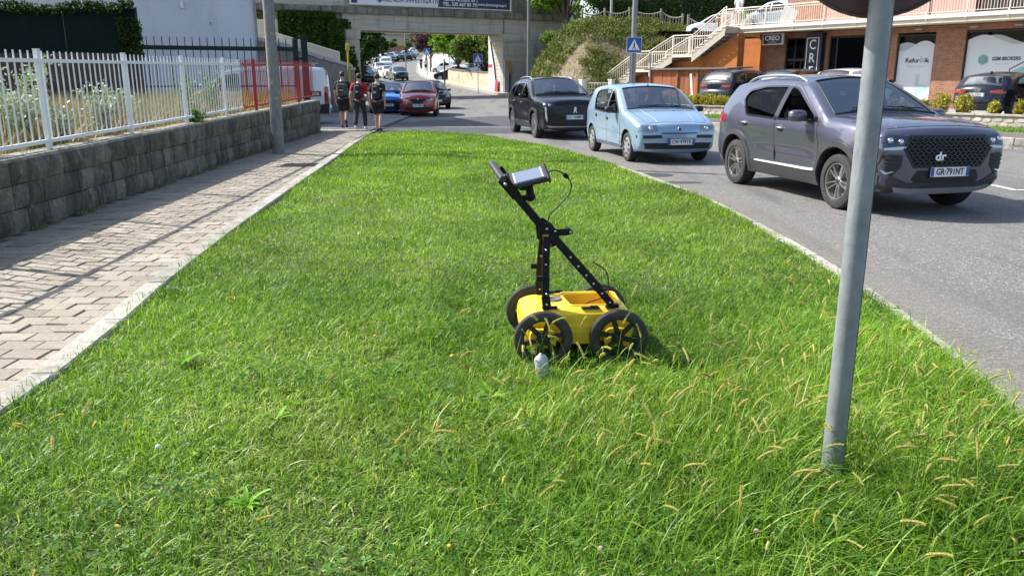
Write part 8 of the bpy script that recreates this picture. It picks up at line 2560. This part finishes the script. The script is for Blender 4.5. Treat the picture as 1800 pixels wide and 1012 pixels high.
def standing(loc, rz, H, label, shirt, legs_mat, shorts=True, hair=None, stride=.18, bag=None, shoes=None, arms=((.0, .12), (.0, -.1)), cat='person', sleeve=True, socks=None, logo=None):
 """person facing local +y; H = standing height"""
 root = empty('person', loc, rz, label, cat); k = H / 1.75
 V = lambda x, y, z: Vector((x * k, y * k, z * k))
 hip = .93; st_ = stride
 P_ = {}
 pv_ = [V(0, 0, hip), V(0, .0, 1.08), V(0, .0, 1.26), V(0, -.01, 1.40), V(0, 0, 1.49), V(0, .02, 1.575), V(0, .02, 1.66)]
 rd = [(.135 * k, .10 * k), (.125 * k, .09 * k), (.15 * k, .105 * k), (.13 * k, .09 * k), .052 * k, (.070 * k, .082 * k), (.072 * k, .088 * k)]
 ed = [(i, i + 1) for i in range(6)]
 def limb(pts, rs, at_):
  b = len(pv_); pv_.extend(pts); rd.extend(rs); ed.append((at_, b)); ed.extend([(b + i, b + i + 1) for i in range(len(pts) - 1)])
 leg = {}
 for s_, f_ in ((-1, st_), (1, -st_)):
  kn = V(s_ * .10, f_ * .55 + .03, .50); an = V(s_ * .095, f_ - (.06 if f_ < 0 else 0), .09 + (.05 if f_ < 0 else 0)); toe = an + V(s_ * .02, .15, -.055 - (.03 if f_ < 0 else 0))
  th = V(s_ * .095, 0, .86)
  limb([th, kn, kn.lerp(an, .35), an, toe], [.085 * k, .058 * k, .056 * k, .036 * k, .030 * k], 0); leg[s_] = (th, kn, an, toe)
 arm = {}
 for i, s_ in enumerate((-1, 1)):
  fo, ba = arms[i]
  sh = V(s_ * .185, -.01, 1.385); el = V(s_ * .25, -.03 + ba, 1.11); wr = V(s_ * .255, .06 + ba * 1.6, .87); ha = wr + V(0, .02, -.09)
  limb([sh, el, wr, ha], [.055 * k, .042 * k, .030 * k, .036 * k], 3); arm[s_] = (sh, el, wr, ha)
 body = skin_mesh('body', pv_, ed, rd, SKIN(), root)
 # fingers: short chains rooted in the palm
 for s_ in (-1, 1):
  ha = arm[s_][3]
  for q in range(4):
   a = ha + V(0, -.025 + .017 * q, -.02); chain([a, a + V(-s_ * .006, .006, -.035), a + V(-s_ * .018, .010, -.06 + abs(q - 1.5) * .006)], [.0095 * k, .0085 * k, .007 * k], SKIN(), 'finger', body, 1)
  a = ha + V(-s_ * .01, .028, .02); chain([a, a + V(-s_ * .01, .025, -.025), a + V(-s_ * .015, .03, -.05)], [.011 * k, .0095 * k, .008 * k], SKIN(), 'thumb', body, 1)
 # face and ears
 f = MB(); hc = V(0, .03, 1.635)
 for s_ in (-1, 1):
  f.ball(hc + V(s_ * .074, -.01, -.005), (.014 * k, .024 * k, .034 * k), 8, 6)
 f.prism([(-.014 * k, hc.z - .03 * k), (.014 * k, hc.z - .03 * k), (0, hc.z + .015 * k)], hc.y + .07 * k, hc.y + .105 * k, 'XZ')
 f.build('ears_and_nose', SKIN(), body, fix=True)
 for s_ in (-1, 1):
  e = MB(); e.ball(hc + V(s_ * .03, .083, .012), (.012 * k, .008 * k, .007 * k), 8, 5); e.build('eye', M('eye white', (.6, .6, .58), .3), body)
 e = MB(); e.box(hc + V(0, .083, -.055), (.045 * k, .012 * k, .009 * k)); e.build('mouth', M('lips', (.35, .13, .11), .5), body)
 h = MB()
 def hf(u, v_):
  a = u * 2 * math.pi; b = v_ * math.pi * .62
  r_ = 1.0 + .03 * math.sin(u * 37) * math.sin(v_ * 23)
  back = max(0, -math.sin(a))
  bb = b * (1 + .38 * back * v_)
  return hc + Vector((math.cos(a) * math.sin(bb) * .083 * k * r_, -.012 * k + math.sin(a) * math.sin(bb) * .102 * k * r_, .03 * k + math.cos(bb) * .098 * k * r_))
 h.grid(hf, 24, 10); h.build('hair', hair or HAIRD(), root)
 # clothes
 tv = [V(0, 0, .90), V(0, 0, 1.08), V(0, .0, 1.26), V(0, -.01, 1.40), V(0, 0, 1.455)]; tr_ = [(.185 * k, .138 * k), (.165 * k, .122 * k), (.185 * k, .132 * k), (.165 * k, .112 * k), .072 * k]
 te = [(0, 1), (1, 2), (2, 3), (3, 4)]
 if sleeve:
  for s_ in (-1, 1):
   sh, el, wr, ha = arm[s_]; b = len(tv); tv += [sh, sh.lerp(el, .72)]; tr_ += [.082 * k, .078 * k]; te += [(3, b), (b, b + 1)]
 skin_mesh('t_shirt', tv, te, tr_, shirt, root)
 lv = [V(0, 0, .95)]; lr = [(.165 * k, .128 * k)]; le = []
 for s_ in (-1, 1):
  th, kn, an, toe = leg[s_]; b = len(lv)
  if shorts: lv += [th, kn + V(0, 0, .02)]; lr += [.118 * k, .105 * k]; le += [(0, b), (b, b + 1)]
  else: lv += [th, kn, an + V(0, 0, .02)]; lr += [.108 * k, .085 * k, .072 * k]; le += [(0, b), (b, b + 1), (b + 1, b + 2)]
 skin_mesh('shorts' if shorts else 'trousers', lv, le, lr, legs_mat, root)
 for s_ in (-1, 1):
  th, kn, an, toe = leg[s_]
  chain([an + V(0, -.045, -.02), an + V(0, .03, -.035), toe + V(0, .03, -.005)], [.045 * k, .047 * k, .036 * k], shoes or M('shoe black', (.015, .015, .016), .5), 'shoe', root, 2)
  if socks: chain([an + V(0, 0, .16), an + V(0, -.005, .0)], [.05 * k, .043 * k], socks, 'sock', root, 1)
 if bag:
  col, wide = bag
  bm_ = MB(); bm_.box(V(0, -.205, 1.20), (wide * k, .17 * k, .44 * k), bev=.06 * k); bp_ = bm_.build('backpack', col, root)
  q = MB(); q.box(V(0, -.30, 1.12), (wide * .75 * k, .05 * k, .24 * k), bev=.024 * k); q.build('pocket', col, bp_)
  q = MB(); q.box(V(0, -.33, 1.19), (.10 * k, .006, .03 * k)); q.build('patch', M('patch pale', (.5, .5, .5), .6), bp_)
  for s_ in (-1, 1):
   q = MB(); pts = [V(s_ * .105, -.15, 1.38), V(s_ * .115, -.05, 1.475), V(s_ * .12, .09, 1.42), V(s_ * .14, .10, 1.2), V(s_ * .13, -.12, 1.05)]
   q.tube([Vector(p) for p in catmull([tuple(p) for p in pts], 4)], .017 * k, 6); q.build('strap', col, bp_)
 return root
BKC = M('cloth black', (.012, .012, .013), .85, var=.3, scale=25, bmp=.4, bscale=60)
RDC = M('cloth red', (.38, .015, .02), .85, var=.15, scale=20, bmp=.3, bscale=50)
DGC = M('cloth dark grey', (.03, .031, .034), .85, var=.25, scale=18, bmp=.4, bscale=50)
CAMO = M('backpack dark camouflage', (.03, .03, .028), .8, var=.4, scale=20, bmp=.4, stain=((.14, .14, .12), 26, .5, .56))
BAGK = M('backpack black', (.016, .016, .018), .7, var=.3, scale=25, bmp=.3)
WHS = M('shoe white', (.65, .65, .63), .6, var=.1)
standing((-5.42, 26.7, 0), R(4), 1.77, 'person in black shorts with a dark camouflage backpack, left of three walkers', BKC, BKC, True, bag=(CAMO, .36), stride=.24, socks=BKC, arms=((0, .12), (0, -.10)))
standing((-4.72, 25.75, 0), R(-3), 1.71, 'person in red t-shirt and dark trousers with a black backpack, middle walker', RDC, DGC, False, bag=(BAGK, .25), stride=-.25, shoes=WHS, arms=((0, -.10), (0, .10)))
p3 = standing((-4.02, 24.9, 0), R(-6), 1.70, 'person in black t-shirt with white print and black shorts, right walker', BKC, BKC, True, bag=(BAGK, .24), stride=.17, arms=((0, .02), (0, -.12)))
put_text('FEAR', .12, M('print white', (.7, .7, .7), .7, var=0), p3, (0, -.150, 1.40), (1, 0, 0), (0, -.15, 1), name='shirt_print', bold=.006, sx=.8)
put_text('OF', .05, M('print white', (.7, .7, .7)), p3, (.13, -.13, 1.26), (1, 0, 0), (0, -.1, 1), name='shirt_print', bold=.003)
WHC = M('cloth white', (.62, .63, .64), .8, var=.06); GRC = M('cloth green', (.10, .45, .12), .8, var=.1); SHC = M('cloth beige', (.42, .38, .32), .8)
pb = standing(F3(-10.1, 14.6, 4.05), R(-40), 1.68, 'elderly person in a white shirt on the terrace holding green bags', WHC, SHC, False, hair=M('hair grey', (.35, .34, .32), .7), stride=.05)
for s_ in (-1, 1):
 m = MB(); m.box((s_ * .30, .06, .62), (.10, .26, .36), bev=.04); m.tube([(s_ * .28, .06, .8), (s_ * .262, .06, .87)], .012, 5); o = m.build('shopping_bag', [GRC] if s_ > 0 else [M('bag pale green', (.5, .62, .48), .7)])
 o.matrix_world = pb.matrix_world @ Matrix.Identity(4); o.location = Vector(pb.location) ; o.rotation_euler = pb.rotation_euler
 props(o, 'bright green shopping bag carried by the person on the terrace' if s_ > 0 else 'pale shopping bag in the other hand of the person on the terrace', 'bag')
standing((-12.2, 119, ground_z(119) + .1), R(10), 1.75, 'person in white shirt and dark shorts walking up the far pavement', WHC, DGC, True, stride=.15)
standing((-13.4, 124, ground_z(124) + .1), R(170), 1.72, 'person in grey clothes on the far pavement by the purple tree', DGC, DGC, False, stride=.1)
def driver(car, sp, label, shirt, seat_y=.36, hair=None):
 """seated figure with both hands on the wheel, placed in car coordinates"""
 ci = sp['cabin']; root = empty('person', car.location, 0, label, 'person'); root.rotation_euler = car.rotation_euler
 x0, z0 = ci['front'], ci['zs'] + .12
 V = lambda x, y, z: Vector((x0 + x, seat_y + y, z0 + z))
 pv_ = [V(-.15, 0, .0), V(-.20, 0, .22), V(-.24, 0, .42), V(-.25, 0, .50), V(-.22, 0, .60), V(-.21, 0, .68)]
 rd = [(.15, .12), (.14, .11), (.16, .10), .055, (.075, .08), (.075, .088)]; ed = [(i, i + 1) for i in range(5)]
 wx, wz = ci['dash'] - .2, ci['zd'] - .05
 for s_ in (-1, 1):
  b = len(pv_); pv_ += [V(-.22, s_ * .19, .40), V(-.02, s_ * .27, .18), Vector((wx - .03, .36 + (seat_y - .36) + s_ * .15, wz + .05))]; rd += [.055, .042, .038]; ed += [(2, b), (b, b + 1), (b + 1, b + 2)]
 for s_ in (-1, 1):
  b = len(pv_); pv_ += [V(.25, s_ * .14, .05), V(.55, s_ * .12, -.22)]; rd += [.075, .05]; ed += [(0, b), (b, b + 1)]
 bd_ = skin_mesh('body', pv_, ed, rd, SKIN(), root, 1)
 tv = pv_[:3] + [V(-.25, 0, .46)]; te = [(0, 1), (1, 2), (2, 3)]; tr_ = [(.18, .145), (.165, .13), (.18, .12), .08]
 for s_ in (-1, 1): b = len(tv); tv += [V(-.22, s_ * .19, .40), V(-.05, s_ * .26, .22)]; tr_ += [.075, .07]; te += [(2, b), (b, b + 1)]
 skin_mesh('shirt', tv, te, tr_, shirt, root, 1)
 h = MB(); h.ball(tuple(V(-.235, 0, .70)), (.092, .084, .085), 12, 8); h.build('hair', hair or HAIRD(), root)
 return root
# ---------------------------------------------------------------- build the near cars, the van and the traffic behind
c_dr = build_dr(); driver(c_dr, dr, 'driver of the grey violet crossover in dark clothes', DGC)
c_pu = build_punto(); driver(c_pu, pu, 'driver of the pale blue hatchback in a grey shirt', M('cloth grey', (.09, .09, .10), .85, var=.2))
c_pe = build_peugeot(); driver(c_pe, pe, 'driver of the black crossover in a pale shirt', M('cloth pale', (.35, .36, .38), .85))
c_yp = build_ypsilon(); driver(c_yp, yp, 'driver of the dark red small car in dark clothes', DGC)
def variant(base, paintm, **kw):
 d = {k: v for k, v in base.items() if k not in ('S', 'C', 'door_objs')}
 d['paint'] = paintm; d['open'] = (); d.update(kw); return d
NAVYP = paint('paint navy black', (.007, .009, .018), .0, .25, coat=.5); BRTB = paint('paint bright blue', (.02, .17, .62), .25, .28); WHTP = paint('paint white', (.70, .71, .72), .0, .3); SILP = paint('paint silver', (.42, .43, .44), .6, .32); DGRP = paint('paint dark green grey', (.035, .045, .042), .4, .3); GRYP = paint('paint mid grey', (.16, .165, .17), .5, .3); BLKP = paint('paint black', (.009, .009, .011)); BLGP = paint('paint pale steel blue', (.30, .38, .46), .4, .3)
def rear_face(root, C, S, lamp_poly, txt=None, pz=.75):
 for sg in (1, -1):
  vs, fs = cast_patch(C, [(y * sg, z) for y, z in lamp_poly], 'rear', .008, .02, .06); m = MB(); m.add(vs, fs, 0, True); m.build('tail_lamp', M('tail lamp red', (0.28, 0.012, 0.014)), root, sharp=45)
 if txt: plate(root, C, txt, 'rear', 0, pz)
def front_face(root, C, zl=.75, txt=None, zp=.5, w_=.8):
 headlight(root, C, [(.40, zl - .05), (.62, zl - .08), (w_ - .03, zl), (w_ - .05, zl + .09), (.5, zl + .06)], inner=[(.6, zl, .04)], dark=False)
 put_cast(C, 'grille', M('grille void', (0.006, 0.006, 0.007)), root, [(-.36, zl - .02), (.36, zl - .02), (.28, zl - .14), (-.28, zl - .14)], 'front', .008, .03, .08)
 put_cast(C, 'lower_grille', BLK(), root, [(-.6, .42), (-.5, .30), (.5, .30), (.6, .42)], 'front', .008, .03, .08)
 if txt: plate(root, C, txt, 'front', 0, zp)
# black hatchback seen from behind at the planter
a3 = variant(yp, NAVYP, w=.885, xf=1.32, xr=-1.32, rw=.32, ra=.36, ww=.20, pf=(.9, 2.1, .14), pr=(-1.1, -2.1, .10),
 belt=[(-2.2, .98), (-1.2, .95), (.9, .90), (2.1, .8)], tumble=.30, mirror=(.66, .96), mirrormat=NAVYP, ws_top=(.22, 1.37),
 segs=[('front', [(2.0, .24), (2.09, .36), (2.10, .55), (2.06, .70), (1.98, .78)], .12, .12),
          ('hood', [(1.98, .78), (1.7, .87), (1.35, .93), (1.1, .96), (1.0, .97)], .12, .05),
          ('windscreen', [(1.0, .97), (.66, 1.16), (.40, 1.30), (.22, 1.37)], .05, .08),
          ('roof', [(.22, 1.37), (-.1, 1.415), (-.6, 1.42), (-1.2, 1.375), (-1.70, 1.30)], .12, .05),
          ('rear_window', [(-1.70, 1.30), (-1.82, 1.14), (-1.95, .98)], .14, .06),
          ('rear', [(-1.95, .98), (-2.04, .88), (-2.06, .72), (-2.12, .58), (-2.12, .42), (-2.02, .27)], .14, .12)],
 windows=[([(.80, .93), (.72, .97), (.22, 1.27), (.02, 1.31), (-.03, .92)], [.03, .04, .09, .05, .04]), ([(-.11, .92), (-.07, 1.31), (-.60, 1.31), (-1.05, 1.24), (-1.42, 1.06), (-1.40, .97)], [.04, .05, .08, .06, .04, .04])],
 doors=[([(.86, .30), (.88, .70), (.82, .92), (.72, 1.0), (.23, 1.30), (-.035, 1.345), (-.075, .9), (-.08, .30)], [0]), ([(-.09, .30), (-.085, .9), (-.045, 1.345), (-.62, 1.345), (-1.1, 1.27), (-1.47, 1.06), (-1.1, .85), (-.92, .60), (-.9, .30)], [1])],
 cabin=dict(dash=.75, front=-.05, rear=-.9, hw=.68, zs=.46, zd=.92, zf=.28), rimmat=SILVER(), glass=glass('pale car glass', (0.80, 0.86, 0.87), .80))
q = F3(4.95, 9.55, .32)
r_, S, C = make_car(a3, 'black hatchback parked nose to the white shop window, seen from behind', (q.x, q.y, .32), math.atan2(FN.y, FN.x) - R(1))
rear_face(r_, C, S, [(.36, .86), (.40, .79), (.80, .77), (.80, .86), (.70, .90)], 'FX·078VL', .735)
p, n_ = C.hit((-4, 0, .875), (1, 0, 0))
m = MB()
for k in range(4):
 m.tube([(p.x - .012, -.078 + .052 * k + .036 * math.cos(t), .875 + .036 * math.sin(t)) for t in np.linspace(0, 2 * math.pi, 17)], .006, 5)
m.build('emblem_rings', CHROME(), r_)
m = MB(); pw_, _ = C.hit((-4, .1, 1.06), (1, 0, 0)); m.tube([(pw_.x - .02, .0, 1.02), (pw_.x - .03, .3, 1.05)], .008, 5); m.build('wiper', BLK(), r_)
put_cast(C, 'diffuser', BLK(), r_, [(-.75, .45), (-.6, .28), (.6, .28), (.75, .45)], 'rear', .008, .02, .08)
m = MB(); pr_, _ = C.hit((-1.3, 0, 3), (0, 0, -1)); m.prism([(-1.42, pr_.z), (-1.36, pr_.z + .06), (-1.3, pr_.z + .06), (-1.22, pr_.z)], -.02, .02, 'XZ'); m.build('aerial_fin', BLK(), r_, fix=True)
# dark blue estate under the terrace, and two more along the deck
def parked(base, pm, s_, o_, label, face=1, txt=None):
 v = variant(base, pm); q = F3(s_, o_, .32); r_, S, C = make_car(v, label, (q.x, q.y, .32), math.atan2(FN.y, FN.x) + (0 if face > 0 else math.pi)); rear_face(r_, C, S, [(.40, .98), (.42, .90), (.78, .88), (.78, .98)], txt, .78); return r_
parked(pe, NAVYP, -5.85, 9.8, 'dark blue crossover parked behind the planter next to the orange shed')
parked(pe, BLKP, -3.4, 10.4, 'black car parked in front of the vertical sign, mostly hidden by the nearest crossover')
parked(pe, WHTP, -1.15, 10.8, 'white car parked in front of the dark shop window behind the pole')
parked(a3, BLKP, 7.55, 9.4, 'black car at the right edge parked before the shop')
# cars on the terrace
def simple(base, pm, loc, deg, label, group=None):
 v = variant(base, pm); r_, S, C = make_car(v, label, loc, R(deg), group); front_face(r_, C, .78); return r_
q = F3(-10.3, 18.3, 4.06); simple(yp, BLGP, tuple(q), -52 + 180, 'steel blue car parked on the terrace behind the railing')
q = F3(-17.4, 22.3, 4.05); simple(pu, WHTP, tuple(q), 150, 'white car standing on the terrace above the stairs')
# blue car and black car beside the dark red one
bl = variant(a3, BRTB); x, y = road_xy(-5.72, 38.6); r_, S, C = make_car(bl, 'bright blue car beside the dark red one', (x, y, ROAD_Z), R(-82)); front_face(r_, C, .70, 'GF·412KL', .46)
put_cast(C, 'mouth_grille', BLK(), r_, [(-.55, .62), (-.45, .34), (.45, .34), (.55, .62)], 'front', .012, .03, .08)
bk = variant(pu, BLKP, rim='twin'); x, y = road_xy(-4.35, 43.9); r_, S, C = make_car(bk, 'black small car following close behind the dark red one', (x, y, ROAD_Z + .05), R(-72)); front_face(r_, C, .70, 'EK·630TZ', .46)
# white van behind the gate
WV = paint('paint van white', (.74, .75, .77), .0, .32)
van = dict(name='delivery_van', w=.96, xf=1.62, xr=-1.55, rw=.335, ra=.40, archdz=.02, zsill=.30, ww=.20, win=.03, rim='cover', rimmat=M('hubcap silver', (0.42, 0.42, 0.43)),
 pf=(1.4, 2.55, .16), pr=(-2.2, -2.5, .03), tumble=.09, tumble2=.05, flare=.015, dish=.02, shoulder=.008, zin=.4, belt=[(-3, 1.15), (1.0, 1.15), (2.6, 1.0)],
 segs=[('front', [(2.40, .32), (2.47, .45), (2.48, .70), (2.43, .88), (2.34, 1.0)], .12, .14), ('hood', [(2.34, 1.0), (2.1, 1.12), (1.85, 1.22), (1.7, 1.28)], .12, .05),
          ('windscreen', [(1.7, 1.28), (1.3, 1.60), (1.02, 1.82)], .05, .07), ('roof', [(1.02, 1.82), (.7, 1.92), (0, 1.97), (-1.4, 1.97), (-2.25, 1.93)], .10, .05),
          ('rear', [(-2.25, 1.93), (-2.36, 1.75), (-2.42, 1.2), (-2.43, .7), (-2.46, .55), (-2.42, .38)], .06, .03)],
 windows=[([(1.52, 1.25), (1.42, 1.33), (1.0, 1.68), (.55, 1.74), (.52, 1.18), (1.3, 1.18)], [.04, .05, .08, .05, .05, .08])], open=(), paint=WV,
 doors=[([(1.60, .42), (1.62, 1.2), (1.02, 1.76), (.47, 1.82), (.45, .42)], [0]), ([(.40, .45), (.40, 1.80), (-.75, 1.82), (-.75, .45)], [])],
 blackpatch=[], framemat=BLK(), clad=.05, sillz=.42, mirror=(1.28, 1.22), mirror_size=1.2, mirrormat=BLK(), ws_top=(1.02, 1.82),
 cabin=dict(dash=1.35, front=.55, rear=-.2, hw=.72, zs=.75, zd=1.2, zf=.5), glass=glass('car glass', (0.55, 0.62, 0.62), .55))
r_, S, C = make_car(van, 'white delivery van with red number 056 standing behind the green gate', (-9.0, 29.75, -.02), R(189))
rear_face(r_, C, S, [(.78, 1.30), (.92, 1.30), (.92, .72), (.82, .72)])
put_side(S, 'tail_lamp', M('tail lamp red', (0.28, 0.012, 0.014)), r_, [(-2.30, .72), (-2.32, 1.30), (-2.44, 1.32), (-2.46, .72)], off=.008, thick=.02)
put_side(S, 'rear_bumper', BLK(), r_, [(-2.47, .72), (-2.1, .70), (-1.98, .38), (-2.44, .38)], off=.012, thick=.03)
put_side(S, 'number_patch', M('patch dark red', (.16, .015, .02), .5), r_, [(-1.83, .98), (-1.83, 1.16), (-2.2, 1.16), (-2.2, .98)], off=.008, thick=.01)
ysd = float(S.side(np.array([(-2.0, 1.07)]))[0])
put_text('056', .17, lw_, r_, (-2.015, ysd + .010, 1.07), (-1, 0, 0), (0, 0, 1), bold=.003)
headlight(r_, C, [(.45, .90), (.6, .78), (.86, .80), (.84, 1.0)], inner=[(.68, .88, .05)], dark=False)
m = MB()
for x in (-1.9, -.4, .9):
 m.tube([(x, -.75, 1.98), (x, -.75, 2.07), (x, .75, 2.07), (x, .75, 1.98)], .018, 6)
m.tube([(1.0, .6, 2.10), (-2.1, .6, 2.10)], .02, 6); m.tube([(1.0, .35, 2.10), (-2.1, .35, 2.10)], .02, 6)
for i in range(9): m.tube([(.9 - i * .35, .35, 2.1), (.9 - i * .35, .6, 2.1)], .012, 5)
m.build('roof_rack', M('rack aluminium', (.5, .5, .51), .4, .7), r_)
# the queue up the hill: coarse copies with their own colour and label
def coarse_proto(base, pm, rims):
 v = variant(base, pm, rim='cover', rimmat=rims); v['glass'] = glass('far car glass', (.25, .30, .32), .4)
 r_, S, C = make_car(v, 'x', (0, 0, -50), 0, None, True); front_face(r_, C, .74); return r_
def recolour(root, loc, deg, pm, label, group):
 r_ = copy_tree(root); r_.location = loc; r_.rotation_euler = (0, 0, R(deg)); props(r_, label, 'car', group)
 for ch in r_.children:
  if ch.name.startswith('body'):
   ch.material_slots[0].link = 'OBJECT'; ch.material_slots[0].material = pm
 return r_
protos = [coarse_proto(yp, SILP, SILVER()), coarse_proto(a3, SILP, SILVER()), coarse_proto(pe, SILP, SILVER())]
Q = [(0, -12.6, 93, -70, DGRP, 'dark green grey car coming down the hill at the head of the far queue'), (1, -14.6, 99, -70, WHTP, 'white car behind the dark green grey one in the queue'), (1, -14.6, 84, -72, BLKP, 'black car low in the queue behind the bright blue one'),
     (0, -17.6, 112, -72, SILP, 'silver car in the middle of the queue up the hill'), (2, -19.0, 126, -75, WHTP, 'white car higher up the queue under the dark tree'), (2, -16.2, 92, -74, GRYP, 'grey car in the queue in front of the dark trees'),
     (1, -23.2, 143, -60, DGRP, 'leftmost dark car parked at the bend'), (1, -22.3, 146, -60, WHTP, 'white car parked second at the bend'), (0, -21.9, 150, -60, GRYP, 'grey car parked third at the bend'), (2, -20.9, 153, -58, DGRP, 'dark green car parked at the bend between the grey ones'), (0, -19.8, 156, -58, BLKP, 'black car parked at the bend next to the grey one'), (2, -19.8, 161, -58, GRYP, 'rightmost grey car parked at the bend'),
     (1, -20.8, 177, 95, WHTP, 'white car driving uphill at the bend'), (2, -21.5, 186, 95, WHTP, 'second white car ahead at the top of the bend'),
     (1, -6.4, 92, 170, BLKP, 'black car parked at the end of the pale stone wall'), (0, -6.6, 99, 170, WHTP, 'white car parked under the parasol'), (2, -5.4, 104, 165, BLGP, 'steel blue car parked among the trees'), (0, -9.2, 116, 160, WHTP, 'white car parked behind the tree trunks'),
     (2, -14.2, 71, -85, GRYP, 'dark grey car behind the walkers at the left of the queue')]
for k, x, y, d, pm, lab in Q:
 recolour(protos[k], (x, y, ground_z(y) + ROAD_Z + .005), d, pm, lab, None)
for p in protos:
 for ch in list(p.children):
  for g2 in list(ch.children): bpy.data.objects.remove(g2)
  bpy.data.objects.remove(ch)
 bpy.data.objects.remove(p)
v = {k: x for k, x in van.items() if k not in ('S', 'C', 'door_objs')}
r_, S, C = make_car(v, 'white van coming through the bridge at the far left of the queue', (-15.4, 80, ground_z(80) + ROAD_Z), R(-78), None, True)
headlight(r_, C, [(.45, .90), (.6, .78), (.86, .80), (.84, 1.0)], dark=False); put_cast(C, 'grille', BLK(), r_, [(-.4, .78), (.4, .78), (.4, .6), (-.4, .6)], 'front', .01, .02, .1)
